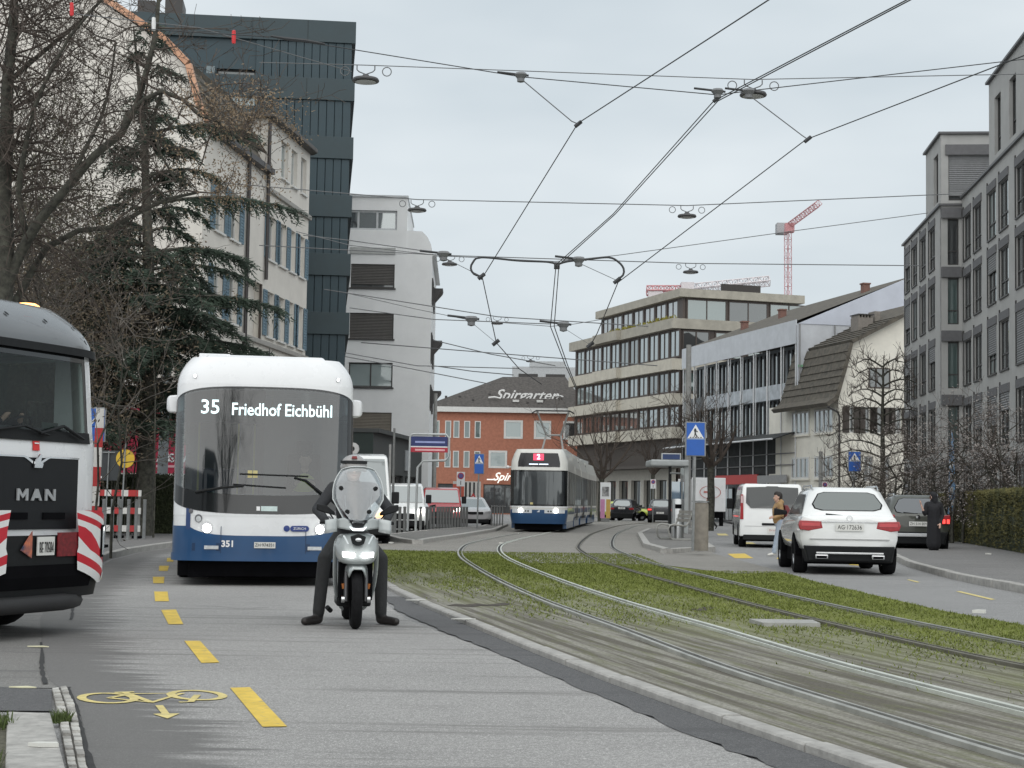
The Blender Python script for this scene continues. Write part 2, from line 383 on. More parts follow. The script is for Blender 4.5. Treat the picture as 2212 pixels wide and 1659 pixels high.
# grass bed ----------------------------------------------------------
BED_R = sx([(7.4, 4), (6.4, 9), (5.7, 13.5), (5.29, 17.2), (5.04, 19.3), (4.96, 21.9), (4.85, 26.3), (4.92, 30), (4.95, 41)])
BED_L = [(x + .10, y) for x, y in KERB]
def turf_mat():
    m = bpy.data.materials.new('turf'); m.use_nodes = True; t = m.node_tree; n = t.nodes; l = t.links; b = n['Principled BSDF']
    uvn = n.new('ShaderNodeTexCoord'); g = n.new('ShaderNodeNewGeometry'); sp = n.new('ShaderNodeSeparateXYZ'); l.new(uvn.outputs['UV'], sp.inputs[0])
    def nz(src, scale, sc3=(1, 1, 1), det=5, rough=.6):
        mp = n.new('ShaderNodeMapping'); mp.inputs['Scale'].default_value = sc3; l.new(src, mp.inputs[0])
        q = n.new('ShaderNodeTexNoise'); q.inputs['Scale'].default_value = scale; q.inputs['Detail'].default_value = det; q.inputs['Roughness'].default_value = rough; l.new(mp.outputs[0], q.inputs['Vector']); return q.outputs['Fac']
    def mr(x, a, b_, c=0., d=1.):
        q = n.new('ShaderNodeMapRange'); q.inputs[1].default_value = a; q.inputs[2].default_value = b_; q.inputs[3].default_value = c; q.inputs[4].default_value = d; l.new(x, q.inputs[0]); return q.outputs[0]
    def mix(f, a, c):
        q = n.new('ShaderNodeMix'); q.data_type = 'RGBA'
        if isinstance(f, float): q.inputs[0].default_value = f
        else: l.new(f, q.inputs[0])
        for k, v in ((6, a), (7, c)):
            if isinstance(v, tuple): q.inputs[k].default_value = v + (1,)
            else: l.new(v, q.inputs[k])
        return q.outputs[2]
    def ma(op, a, b_, c=None):
        q = n.new('ShaderNodeMath'); q.operation = op
        for k, v in enumerate((a, b_, c)):
            if v is None: continue
            if isinstance(v, (int, float)): q.inputs[k].default_value = v
            else: l.new(v, q.inputs[k])
        return q.outputs[0]
    UV = uvn.outputs['UV']; PO = g.outputs['Position']
    green = mix(mr(nz(PO, 1.1), .35, .65), (.105, .14, .028), (.18, .215, .05))
    green = mix(mr(nz(PO, 30, det=6), .35, .7), green, (.21, .205, .085))
    bare = mix(mr(nz(UV, 1.0, (9, .22, 1), 4), .42, .58), (.15, .14, .12), (.34, .33, .29))
    bare = mix(mr(nz(PO, 45, det=4), .4, .7, 0, .6), bare, (.09, .085, .065))
    bare = mix(mr(nz(UV, 3., (4, .5, 1), 5), .5, .68, 0, .6), bare, (.15, .16, .08))
    # worn ground nearer the kerb and towards the crossing, grass further off
    # grassiness = y*a + x*b
    gx = n.new('ShaderNodeSeparateXYZ'); l.new(PO, gx.inputs[0])
    gr = ma('ADD', ma('MULTIPLY', gx.outputs[1], .075), ma('MULTIPLY', sp.outputs[0], .30))
    gr = ma('ADD', gr, ma('MULTIPLY', nz(UV, .8, (1.6, .35, 1), 5), 2.0))
    c = mix(mr(gr, 2.55, 3.9), bare, green)
    blotch = nz(PO, .9, (.5, 1.4, 1), 5); c = mix(mr(blotch, .68, .80, 0, .55), c, (.07, .06, .04))
    l.new(c, b.inputs['Base Color']); b.inputs['Roughness'].default_value = .95; b.inputs['Specular IOR Level'].default_value = .1
    bp = n.new('ShaderNodeBump'); bp.inputs['Strength'].default_value = .8; bp.inputs['Distance'].default_value = .03
    l.new(nz(PO, 26, det=6), bp.inputs['Height']); l.new(bp.outputs[0], b.inputs['Normal'])
    return m
struct(strip('tram_bed', BED_L, BED_R, .035, turf_mat(), 4.2, 40.5 * S, .5, 14))
# grass blades: short tufts, one mass
def grass_blades():
    r2 = np.random.default_rng(3); V = []; F = []; n = 0
    gm = mat('grass_blade', (.135, .17, .038), .85, .3, 2.0, col2=(.22, .25, .07), vec='Object', spec=.15)
    for _ in range(190000):
        y = 6.5 + (34.5) * r2.random() ** 1.25; xl = interp(BED_L, y) + .05; xr = interp(BED_R, y) - .03
        t = r2.random(); x = xl + (xr - xl) * t
        grass = y * .075 + (x - xl) * .30 + 2.0 * (.5 + .5 * mnoise.noise(Vector((x * 1.2, y * .35, 3)))) + r2.normal() * .15
        if r2.random() > min(1., max(0., (grass - 2.7) / 1.6)) * .8: continue
        if y > 30 * S and x > 3.0 * S: continue
        h = .012 + .03 * r2.random(); a = r2.random() * 6.28; wd = .003 + .0003 * y
        dx, dy = math.cos(a) * wd, math.sin(a) * wd; lx, ly = r2.normal() * .02, r2.normal() * .02
        V += [(x - dx, y - dy, .034), (x + dx, y + dy, .034), (x + lx, y + ly, .034 + h)]; F.append((n, n + 1, n + 2)); n += 3
    me = bpy.data.meshes.new('grass'); me.from_pydata(V, [], F); me.materials.append(gm); me.update()
    o = obj('grass', me); o['kind'] = 'stuff'; o['label'] = 'short green turf growing between the tram rails'
grass_blades()
# small black earth scars across the turf
for (pts, nm) in ((((965, 1308), (985, 1304), (1005, 1306), (1030, 1303), (1052, 1306), (1085, 1302), (1108, 1304), (1096, 1307), (1070, 1309), (1040, 1308), (1020, 1311), (990, 1309)), 'bare_earth'), (((1490, 1316), (1530, 1310), (1548, 1312), (1520, 1320)), 'bare_earth')):
    mb = MB(); p = [G(x, y, .039) for x, y in pts]; mb.add(p, [tuple(range(len(p)))]); struct(part(nm, mb, mat('earth', (.06, .05, .04), .95, .5, 12), None))
# manhole slab in the turf
a = [G(x, y, 0) for x, y in ((1620, 1353), (1650, 1356), (1770, 1357), (1765, 1363), (1640, 1360))]
mb = MB(); mb.prismz([(p.x, p.y) for p in (G(1618, 1352), G(1755, 1354), G(1772, 1362), G(1648, 1361))], .02, .075)
tag(part('concrete_slab', mb, mat('slab', (.33, .33, .31), .8, .15, 8), None), 'flat pale grey concrete slab lying in the turf between the rails', 'slab')
# tram paving beyond the turf (stepped edge)
def sheet(name, pts, z, m):
    mb = MB(); mb.add([(x * S, y * S, z) for x, y in pts], [tuple(range(len(pts)))]); bm = bmesh.new(); me = mb.mesh(name, m, fixn=False); bm.from_mesh(me); bmesh.ops.triangulate(bm, faces=bm.faces); bm.to_mesh(me); bm.free()
    return struct(obj(name, me))
sheet('tram_pavement', [(-3.25, 40.1), (-1.24, 38), (.0, 38), (.42, 32.6), (2.95, 32.8), (3.85, 29.0), (4.93, 29.75), (5.0, 41), (6.2, 54), (8.5, 75), (14, 120), (2, 120), (-.2, 86), (-1.2, 60), (-2.4, 47), (-4.0, 46.5)], .043, m_pave)
# kerb stones of the turf ------------------------------------------------
m_stone = mat('granite_kerb', (.36, .35, .33), .8, .22, 9, bump=.3)
def kerb_stones(parent_name, line, y0, y1, wdt, z0, z1, L=1.0, side=1, m=m_stone):
    """row of bevelled stones along a polyline; each its own object under one parent"""
    pe = bpy.data.objects.new(parent_name, None); C.objects.link(pe); pe['kind'] = 'structure'
    P = []; y = y0
    pts = cr_spline([(x, yy, 0) for x, yy in line], .25)
    acc = 0; prev = pts[0]; cuts = [pts[0]]
    for p in pts[1:]:
        acc += (p - prev).length; prev = p
        if acc >= L: cuts.append(p); acc = 0
    for a, b in zip(cuts, cuts[1:]):
        if not (y0 <= a.y <= y1): continue
        d = b - a; ln = d.length - .008; an = math.atan2(d.y, d.x)
        key = ('ks', round(ln, 1), wdt, z0, z1, m.name)
        if key not in _wc:
            mb = MB(); c = .012
            mb.prismx([(0, z0), (wdt, z0), (wdt, z1 - c), (wdt - c, z1), (c, z1), (0, z1 - c)], 0, ln); _wc[key] = mb.mesh('kerb_stone', m)
        o = obj('kerb_stone', _wc[key], pe, Tm((a.x, a.y, rnd.uniform(-.006, .004))) @ Rz(an + rnd.uniform(-.006, .006)) @ Tm((0, -wdt if side > 0 else 0, 0)))
    return pe
kerb_stones('kerb_left', KERB[::1], 4, 40 * S, .13, -.05, .048, 1.0, 1)
# pale flakes of paint/litter on the kerb
for i, (x, y) in enumerate(((898, 1297), (1000, 1338))):
    p = G(x, y, .05); mb = MB(); mb.prismz([(p.x - .12, p.y - .03), (p.x + .05, p.y - .06), (p.x + .13, p.y + .02), (p.x - .02, p.y + .05)], .052, .06)
    tag(part('litter', mb, mat('paper', (.6, .6, .56), .8), None), ['scrap of white litter on the kerb beside the scooter rider', 'scrap of white litter on the kerb further right along the turf'][i], 'litter', 'litter')
for i, (x, y, lab) in enumerate(((2135, 1198, 'crumpled white paper on the right pavement below the hedge'), (2115, 1337, 'white paper scrap at the edge of the turf near the right road'), (845, 1179, 'white scrap on the tram paving right of the scooter'), (1083, 1179, 'white scrap on the paving in front of the left tram island'))):
    p = G(x, y, .12 if i == 0 else .0); mb = MB(); q = .09 if i < 2 else .07; zz = .125 if i == 0 else .07
    mb.prismz([(p.x - q, p.y - .04), (p.x + q * .6, p.y - .07), (p.x + q, p.y + .03), (p.x, p.y + .06)], zz, zz + .035)
    tag(part('litter', mb, mat('paper', (.6, .6, .56), .8), None), lab, 'litter', 'litter')

# rails -------------------------------------------------------------------
T1 = [(3.65, 5.2), (3.2, 6.8), (2.85, 8), (2.55, 9.4), (2.22, 11), (1.92, 12.7), (1.52, 15.6), (1.22, 17.6), (.83, 20.4), (.31, 25), (-.23, 31), (-.55, 35.5), (-.71, 40.4), (-.68, 45.7), (-.42, 50), (.0, 55), (.8, 63), (1.75, 74), (2.55, 84), (3.6, 94), (5.2, 104), (8, 116)]
T2 = [(6.6, 5.2), (5.75, 7.5), (5.0, 9.8), (4.3, 12.6), (4.0, 14.4), (3.62, 17.3), (3.3, 20.3), (2.9, 25.3), (2.42, 32), (2.27, 36), (2.24, 42.6), (2.5, 48.4), (3.0, 56), (3.6, 64), (4.35, 72), (5.2, 80), (6.3, 90), (7.6, 98.7), (10.5, 112)]
TC1 = cr_spline([(x * S, y * S, 0) for x, y in T1], .5); TC2 = cr_spline([(x * S, y * S, 0) for x, y in T2], .5)
m_rail = mat('rail_steel', (.40, .40, .37), .5, .25, 3, metal=.5)
m_railb = mat('rail_bright', (.62, .64, .58), .5, .15, 3, metal=.5); m_raild = mat('rail_dull', (.17, .16, .13), .6, .3, 3, metal=.5)
m_groove = mat('rail_groove', (.035, .035, .035), .9, .2)
def offset_line(pts, off):
    out = []
    for i, p in enumerate(pts):
        d = (pts[min(i + 1, len(pts) - 1)] - pts[max(i - 1, 0)]).normalized(); out.append(p + Vector((d.y, -d.x, 0)) * off)
    return out
def rail(line, name, label, grv, m_rail=m_rail):
    o = thing(name, label, 'rail', (0, 0, 0), 0, 'tram rails')
    for nm, prof, mm in (('rail_head', [(-.019, 0), (-.019, .052), (-.014, .056), (.014, .056), (.019, .052), (.019, 0)], m_rail), ('guard_lip', [(grv * .092 - .01, 0), (grv * .092 - .01, .05), (grv * .092 + .01, .05), (grv * .092 + .01, 0)], m_rail), ('groove', [(min(0, grv * .085), 0), (min(0, grv * .085), .036), (max(0, grv * .085), .036), (max(0, grv * .085), 0)], m_groove)):
        rings = []
        for i, p in enumerate(line):
            d = (line[min(i + 1, len(line) - 1)] - line[max(i - 1, 0)]).normalized(); nn = Vector((d.y, -d.x, 0))
            rings.append([p + nn * a + Vector((0, 0, .012 + b)) for a, b in prof])
        mb = MB(); mb.loft(rings); part(nm, mb, mm, o, 40)
rail(offset_line(TC1, -.53), 'tram_rail', 'left rail of the left tram track, nearest the kerb, with a dark groove', 1)
rail(offset_line(TC1, .53), 'tram_rail', 'right rail of the left tram track, polished bright', -1, m_railb)
rail(offset_line(TC2, -.53), 'tram_rail', 'left rail of the right tram track, dull and half sunk in turf', 1, m_raild)
rail(offset_line(TC2, .53), 'tram_rail', 'right rail of the right tram track, nearest the right road', -1, mat('rail_mid', (.30, .30, .27), .5, .25, 3, metal=.6))

# right road, pavements --------------------------------------------------
RK = sx([(7.25, 5), (7.28, 15), (7.35, 20), (7.49, 24.4), (7.54, 26.6), (7.68, 29.2), (8.25, 34.5), (8.9, 38.5), (9.9, 45), (11.2, 60), (13.3, 90), (16, 130)])
struct(strip('road_right', [(x, y) for x, y in BED_R] + sx([(6.2, 54), (8.5, 75), (12, 110), (14, 130)]), [(x - .02, y) for x, y in RK], .003, m_road2, 5, 128 * S, 1.0, 6))
HB = [(11.2 * S, 5), (11.6 * S, 30 * S), (12.96 * S, 42.1 * S), (13.9 * S, 48.4 * S), (15 * S, 55.7 * S), (16.5 * S, 66 * S), (19, 90), (21, 130)]
def walk(name, Lp, Rp, z, m, y0, y1, dy=1.0):
    o = strip(name, Lp, Rp, z, m, y0, y1, dy, 4); return struct(o)
walk('pavement_right', [(x + .14, y) for x, y in RK], [(x + 1.2, y) for x, y in HB], .12, m_walk, 5, 128)
kerb_stones('kerb_right', RK, 5, 100, .15, -.05, .13, 1.0, 1)
WL = sx([(-9.5, 23.6), (-7.6, 24.6), (-6.75, 26.4), (-6.75, 27.2), (-7.14, 28.7), (-7.6, 31.6), (-8.0, 35.7), (-8.1, 39.3), (-8.12, 50), (-7.1, 65), (-6, 80)])
WLs = [(interp(sx([(-7.2, 24.2), (-6.7, 26.4), (-7.14, 28.7), (-7.6, 31.6), (-8.0, 35.7), (-8.1, 39.3), (-8.12, 50), (-7.1, 65), (-6, 80)]), y), y) for y in [24.2 * S + k * .5 for k in range(115)]]
walk('pavement_left', [(-40, 20), (-40, 90)], [(x - .14, y) for x, y in WLs], .12, m_walk, 24.3 * S, 78 * S)
kerb_stones('kerb_far_left', WLs, 24 * S, 78, .15, -.05, .13, 1.0, -1)
# islands (tram stop platforms)
m_plat = asphalt('platform_asphalt', (.20, .195, .185), (.12, .118, .115), False, .4)
def island(name, pts, z):
    pts = sx(pts); mb = MB(); mb.prismz(pts, -.02, z); struct(part(name, mb, m_plat, None))
    pe = bpy.data.objects.new(name + '_kerb', None); C.objects.link(pe); pe['kind'] = 'structure'
    n = len(pts)
    for i in range(n):
        a = Vector((*pts[i], 0)); b = Vector((*pts[(i + 1) % n], 0)); d = b - a; k = max(1, int(d.length / 1.2)); an = math.atan2(d.y, d.x)
        for q in range(k):
            p = a + d * (q / k); ln = d.length / k - .01
            mb = MB(); mb.prismx([(-.03, -.02), (.16, -.02), (.16, z + .012), (-.015, z + .012), (-.03, z)], 0, ln); key = ('ik', round(ln, 2), z)
            if key not in _wc: _wc[key] = mb.mesh('kerb_stone', m_stone)
            obj('kerb_stone', _wc[key], pe, Tm((p.x, p.y, 0)) @ Rz(an))
island('tram_island_left', [(-3.05, 47), (-2.48, 45.3), (-2.2, 49), (-1.58, 55), (-.55, 67.6), (-.1, 84), (-1.0, 84), (-1.3, 74), (-3.0, 63), (-3.9, 52.3)], .15)
island('tram_island_right', [(3.78, 40.3), (4.5, 41.8), (5.3, 43.3), (6.15, 53.6), (8.3, 75), (6.2, 75), (4.88, 63.5), (3.71, 46)], .15)
# driveway on the left, cobbled gutter, kerb stone -------------------------
struct(strip('driveway', [(-40, 4), (-40, 30)], [(interp(ROAD_L, y), y) for y in [10.9 + .5 * k for k in range(32)]], .001, m_drive, 10.95, 25, 1, 10))
mb = MB(); q = [(x * .5484 * .3165, 0) for x in ()]
def Gz(x, y, z=0.): return G(x * .3165 * .5486, (2500 + y * .3165) * .5486, z)   # from an enlarged corner crop
p = [Gz(0, 620), Gz(640, 690), Gz(650, 960), Gz(0, 960)]
mb = MB(); mb.add([(a.x - (.6 if i in (0, 3) else 0), a.y, .006) for i, a in enumerate(p)], [(0, 1, 2, 3)]); struct(part('driveway_patch', mb, m_patch, None))
# seam crack between driveway and road
def groundline(name, pts, wd, z, m):
    P = cr_spline(pts, .12); vs = []; fs = []
    for i, p in enumerate(P):
        d = (P[min(i + 1, len(P) - 1)] - P[max(i - 1, 0)]).normalized(); nn = Vector((d.y, -d.x, 0)) * wd * rnd.uniform(.4, 1.2) * .5
        vs += [tuple((p - nn).xy) + (z,), tuple((p + nn).xy) + (z,)]
    fs = [(2 * i, 2 * i + 1, 2 * i + 3, 2 * i + 2) for i in range(len(P) - 1)]
    mb = MB(); mb.add(vs, fs); return struct(part(name, mb, m, None))
groundline('road_crack', [Gz(510, 100), Gz(525, 250), Gz(520, 420), Gz(565, 620)], .035, .0075, mcrack)
groundline('road_crack', [Gz(840, 660), Gz(880, 800), Gz(950, 960), Gz(1000, 1180), Gz(1040, 1350), Gz(1120, 1600), Gz(1190, 1760)], .04, .0075, mcrack)
groundline('road_crack', [G(158, 1290), G(156, 1330), G(152, 1340)], .04, .0075, mcrack)
mfc = mat('crack_faint', (.10, .10, .098), .9, .3, 20)
for pts in (((420, 1310), (470, 1311), (520, 1316), (580, 1313)), ((545, 1290), (570, 1289), (600, 1291))):
    groundline('road_crack', [G(*p) for p in pts], .02, .0075, mfc)
# kerb block at the lower left with setts and grass tufts
blk = [Gz(90, 950, .12), Gz(630, 970, .12), Gz(860, 1800, .12), Gz(60, 1800, .12)]
mb = MB(); mb.prismz([(a.x, a.y) for a in blk], -.02, .12)
struct(part('kerb_block', mb, mat('granite_block', (.36, .35, .33), .85, .25, 14, bump=.5, bscale=40), None, bevel=.012))
pe = bpy.data.objects.new('gutter', None); C.objects.link(pe); pe['kind'] = 'structure'
ga = [Gz(640, 690), Gz(690, 930), Gz(760, 1250), Gz(830, 1640), Gz(870, 1840)]; gb = [Gz(830, 660), Gz(950, 940), Gz(1010, 1250), Gz(1080, 1640), Gz(1120, 1840)]
mstt = [mat('sett_a', (.40, .39, .36), .85, .25, 20, bump=.4), mat('sett_b', (.30, .29, .27), .85, .25, 20, bump=.4), mat('sett_c', (.48, .47, .44), .85, .2, 20, bump=.4)]
la = cr_spline(ga, .11); 
def lerp_line(L, t):
    n = len(L) - 1; i = min(int(t * n), n - 1); f = t * n - i; return L[i].lerp(L[i + 1], f)
NS = 34
for i in range(NS):
    a0, b0 = lerp_line(ga, i / NS), lerp_line(gb, i / NS); a1, b1 = lerp_line(ga, (i + .86) / NS), lerp_line(gb, (i + .86) / NS)
    for h in range(2):
        u0, u1 = (.02, .48) if h == 0 else (.54, .98)
        q = [a0.lerp(b0, u0), a0.lerp(b0, u1), a1.lerp(b1, u1), a1.lerp(b1, u0)]
        cx, cy = sum(v.x for v in q) / 4, sum(v.y for v in q) / 4
        mb = MB(); zt = rnd.uniform(.012, .03); lo = [(v.x - cx, v.y - cy, -.02) for v in q]; hi = [((v.x - cx) * .86, (v.y - cy) * .86, zt) for v in q]
        mb.loft([lo, hi]); part('sett', mb, mstt[rnd.randrange(3)], pe, T=Tm((cx, cy, 0)))
struct(part('gutter_bed', (lambda m: m.add([tuple(v.xy) + (.006,) for v in ga] + [tuple(v.xy) + (.006,) for v in gb[::-1]], [tuple(range(len(ga) * 2))]))(MB()), mat('gutter_dirt', (.09, .085, .075), .95, .3), None))
def tuft(cx, cy, z, n, rad, h, seed):
    r2 = random.Random(seed); mb = MB()
    for _ in range(n):
        a = r2.uniform(0, 6.28); rr = rad * math.sqrt(r2.random()); x, y = cx + rr * math.cos(a), cy + rr * math.sin(a) * 1.6; hh = h * r2.uniform(.4, 1.1); w2 = .004
        lx, ly = r2.gauss(0, .35) * hh, r2.gauss(0, .35) * hh; b = r2.uniform(0, 6.28); dx, dy = w2 * math.cos(b), w2 * math.sin(b)
        mb.add([(x - dx, y - dy, z), (x + dx, y + dy, z), (x + dx * .7 + lx * .5, y + dy * .7 + ly * .5, z + hh * .6), (x + lx, y + ly, z + hh)], [(0, 1, 2), (0, 2, 3)])
    return mb
p = Gz(760, 1130); q = Gz(60, 1150, .1); q2 = Gz(70, 1640, .1)
for i, (pp, n, rad, h, lab) in enumerate(((p, 200, .05, .07, 'tuft of grass growing between the kerb block and the cobbled gutter'), (q + Vector((-.08, 0, 0)), 300, .12, .07, 'low fringe of grass along the far left side of the kerb block'), (q2 + Vector((-.08, -.25, 0)), 160, .13, .14, 'taller grass tuft in the lower left corner beside the kerb block'))):
    tag(part('grass_tuft', tuft(pp.x, pp.y, .02 if i == 0 else .1, n, rad, h, i), mat('tuft_green', (.07, .10, .025), .8, .4, 30), None, fixn=False), lab, 'grass', 'grass tufts by the kerb block')
struct(part('verge', (lambda m: m.prismz([(-6, 4), (blk[3].x, 4), (blk[3].x, blk[3].y), (blk[0].x, blk[0].y), (-6, blk[0].y + .1)], -.02, .10))(MB()), mat('verge_soil', (.09, .085, .06), .95, .5, 12, bump=.5), None))
p = Gz(550, 1390, .12); mb = MB(); mb.prismz([(p.x - .07, p.y - .01), (p.x - .02, p.y - .03), (p.x + .07, p.y - .02), (p.x + .05, p.y + .02), (p.x - .03, p.y + .02)], .122, .14)
tag(part('litter', mb, mat('paper', (.6, .6, .56), .8), None), 'flattened white wrapper on the granite block in the lower left corner', 'litter', 'litter')
for i, (x, y, lab) in enumerate(((480, 160, 'yellowed white leaf of litter on the driveway under the truck bumper'), (290, 670, 'pale yellow scrap on the dark driveway patch at the left edge'))):
    p = Gz(x, y); mb = MB(); mb.prismz([(p.x - .09, p.y - .01), (p.x - .02, p.y - .03), (p.x + .09, p.y - .02), (p.x + .02, p.y + .03)], .008, .016)
    tag(part('litter', mb, mat('paper2', (.62, .6, .42), .8), None), lab, 'litter', 'litter')

# markings ------------------------------------------------------------------
def paint(name, col):
    m = mat(name, col, .7, .18, 6, bump=.1, bscale=90, spec=.3)
    t = m.node_tree; n = t.nodes; l = t.links; b = n['Principled BSDF']; src = b.inputs['Base Color'].links[0].from_socket
    g = n.new('ShaderNodeNewGeometry'); q = n.new('ShaderNodeTexNoise'); q.inputs['Scale'].default_value = 16; q.inputs['Detail'].default_value = 8; q.inputs['Roughness'].default_value = .75; l.new(g.outputs['Position'], q.inputs['Vector'])
    mr = n.new('ShaderNodeMapRange'); mr.inputs[1].default_value = .54; mr.inputs[2].default_value = .66; mr.inputs[4].default_value = .75; l.new(q.outputs['Fac'], mr.inputs[0])
    mx = n.new('ShaderNodeMix'); mx.data_type = 'RGBA'; l.new(mr.outputs[0], mx.inputs[0]); l.new(src, mx.inputs[6]); mx.inputs[7].default_value = (.26, .24, .18, 1); l.new(mx.outputs[2], b.inputs['Base Color'])
    return m
m_yel = paint('yellow_paint', (.66, .47, .085)); m_yelp = paint('pale_yellow_paint', (.62, .52, .22))
pe = bpy.data.objects.new('road_markings', None); C.objects.link(pe); pe['kind'] = 'structure'
for q in (((497, 1488), (540, 1487), (620, 1572), (567, 1573)), ((398, 1386), (432, 1386), (474, 1433), (435, 1434)), ((348, 1319), (380, 1318), (396, 1350), (364, 1350)), ((333, 1279), (362, 1279), (365, 1300), (335, 1300)), ((330, 1247), (355, 1247), (354, 1261), (331, 1261)), ((344, 1223), (365, 1223), (362, 1234), (343, 1234)), ((361, 1206), (376, 1206), (374, 1214), (360, 1214))):
    p = [G(*a) for a in q]; mb = MB(); mb.add([(v.x, v.y, .008) for v in p], [(0, 1, 2, 3)]); part('lane_dash', mb, m_yel, pe)
def Gc(x, y): return G((2860 + x * .241) * .5486, (1840 + y * .241) * .5486)
for q in (((20, 1418), (300, 1412), (445, 1492), (140, 1490)), ((820, 1500), (860, 1455), (1130, 1470), (1130, 1545), (980, 1530))):
    p = [Gc(*a) for a in q]; mb = MB(); mb.add([(v.x, v.y, .008) for v in p], [tuple(range(len(p)))]); part('crossing_bar', mb, m_yel, pe)
p = [G(1826, 1214), G(1870, 1216), G(1880, 1224), G(1836, 1221)]
mb = MB(); mb.add([(v.x, v.y, .008) for v in p], [(0, 1, 2, 3)]); part('crossing_bar', mb, m_yel, pe)
def Gd(x, y): return G((3480 + x * .3013) * .5486, (1880 + y * .3013) * .5486)
for q in (((300, 1342), (330, 1338), (475, 1372), (440, 1378)), ((940, 1495), (1000, 1492), (1460, 1600), (1400, 1606))):
    p = [Gd(*a) for a in q]; mb = MB(); mb.add([(v.x, v.y, .008) for v in p], [(0, 1, 2, 3)]); part('lane_dash', mb, m_yelp, pe)
for q in (((1548, 1153), (1568, 1153), (1574, 1157), (1552, 1157)), ((1600, 1172), (1625, 1172), (1634, 1176), (1606, 1176))):
    p = [G(*a) for a in q]; mb = MB(); mb.add([(v.x, v.y, .008) for v in p], [(0, 1, 2, 3)]); part('lane_dash', mb, m_yelp, pe)
# bicycle symbol + arrow: drawn in ground metres
o0 = G(175, 1512); o1 = G(480, 1502); bw = (o1 - o0).length; ex = (o1 - o0).normalized(); ey = Vector((-ex.y, ex.x, 0)); 
def bp_(u, v): q = o0 + ex * (u * bw) + ey * v; return Vector((q.x, q.y, 0))
bk = MB(); st = .028
def stroke(pts, z=.008, w2=st):
    vs = []; P = [Vector(p) for p in pts]
    for i, p in enumerate(P):
        d = (P[min(i + 1, len(P) - 1)] - P[max(i - 1, 0)]).normalized(); nn = Vector((d.y, -d.x, 0)) * w2
        vs += [(p.x - nn.x, p.y - nn.y, z), (p.x + nn.x, p.y + nn.y, z)]
    bk.add(vs, [(2 * i, 2 * i + 1, 2 * i + 3, 2 * i + 2) for i in range(len(P) - 1)])
rx = .185
for cx in (rx, 1 - rx): stroke([bp_(cx + rx * .95 * math.cos(a), .0 + .26 * math.sin(a)) for a in [k * math.pi / 12 for k in range(25)]], .008 if cx < .5 else .0081)
stroke([bp_(.19, 0), bp_(.42, -.30), bp_(.74, .12), bp_(.40, .18), bp_(.19, 0)], .0083, .022)
stroke([bp_(.42, -.30), bp_(.36, .26)], .0085, .022); stroke([bp_(.29, .27), bp_(.43, .27)], .0087, .025)
stroke([bp_(.82, 0), bp_(.68, -.34), bp_(.6, -.34)], .0089, .022)
part('bicycle_symbol', bk, m_yelp, pe)
ar = MB(); q = [G(335, 1526), G(352, 1526), G(366, 1544), G(388, 1544), G(362, 1555), G(330, 1545), G(349, 1544)]
ar.add([(v.x, v.y, .008) for v in q], [tuple(range(7))]); part('arrow_symbol', ar, m_yelp, pe)
# ================================================================== BUILDINGS
bm_beige = mat('render_beige', (.66, .63, .58), .9, .07, 1.2, bump=.1)
bm_white = mat('render_white', (.76, .77, .77), .9, .05, .8, bump=.06)
bm_grey = mat('render_grey', (.39, .39, .38), .9, .08, 1.0, bump=.12)
bm_cream = mat('render_cream', (.74, .71, .63), .9, .08, 1.2, bump=.1)
bm_conc = mat('concrete_band', (.36, .34, .29), .9, .15, 1.5, bump=.1)
bm_brick = mat('brick_orange', (.38, .16, .105), .9, .18, 3.5, bump=.2, bscale=14)
bm_teal = mat('teal_panel', (.022, .046, .058), .55, .12, 1.5)
bm_teal2 = mat('teal_band', (.026, .046, .054), .55, .12, .8)
bm_darkfr = mat('dark_frame', (.035, .033, .032), .5, .1)
bm_brownfr = mat('brown_frame', (.06, .045, .038), .5, .15)
bm_whitefr = mat('white_frame', (.62, .62, .60), .6, .06)
bm_blind = mat('brown_blind', (.10, .095, .09), .7, .12, 4)
bm_greyblind = mat('grey_blind', (.22, .225, .23), .6, .1, 4)
bm_shut = mat('blue_shutter', (.13, .20, .25), .7, .15, 4)
bm_roof = mat('old_tiles', (.085, .078, .068), .9, .3, 3, bump=.5, bscale=10, col2=(.14, .125, .10))
bm_copper = mat('copper_trim', (.44, .215, .125), .45, .25, 2.5, metal=.35, col2=(.58, .34, .22))
g_dark = glassy('glass_dark', (.012, .014, .016), .09); g_sky = glassy('glass_sky', (.06, .07, .075), .30); g_green = glassy('glass_green', (.05, .085, .08), .15)
g_curt = glassy('glass_curtain', (.22, .27, .27), .12); g_pink = glassy('glass_pink', (.14, .12, .13), .25)
GL = [g_dark, g_dark, g_sky, g_green]
def seam_tiles(root, name, T, W, Lr, m, rows, parent=None):
    pass
br = random.Random(11)

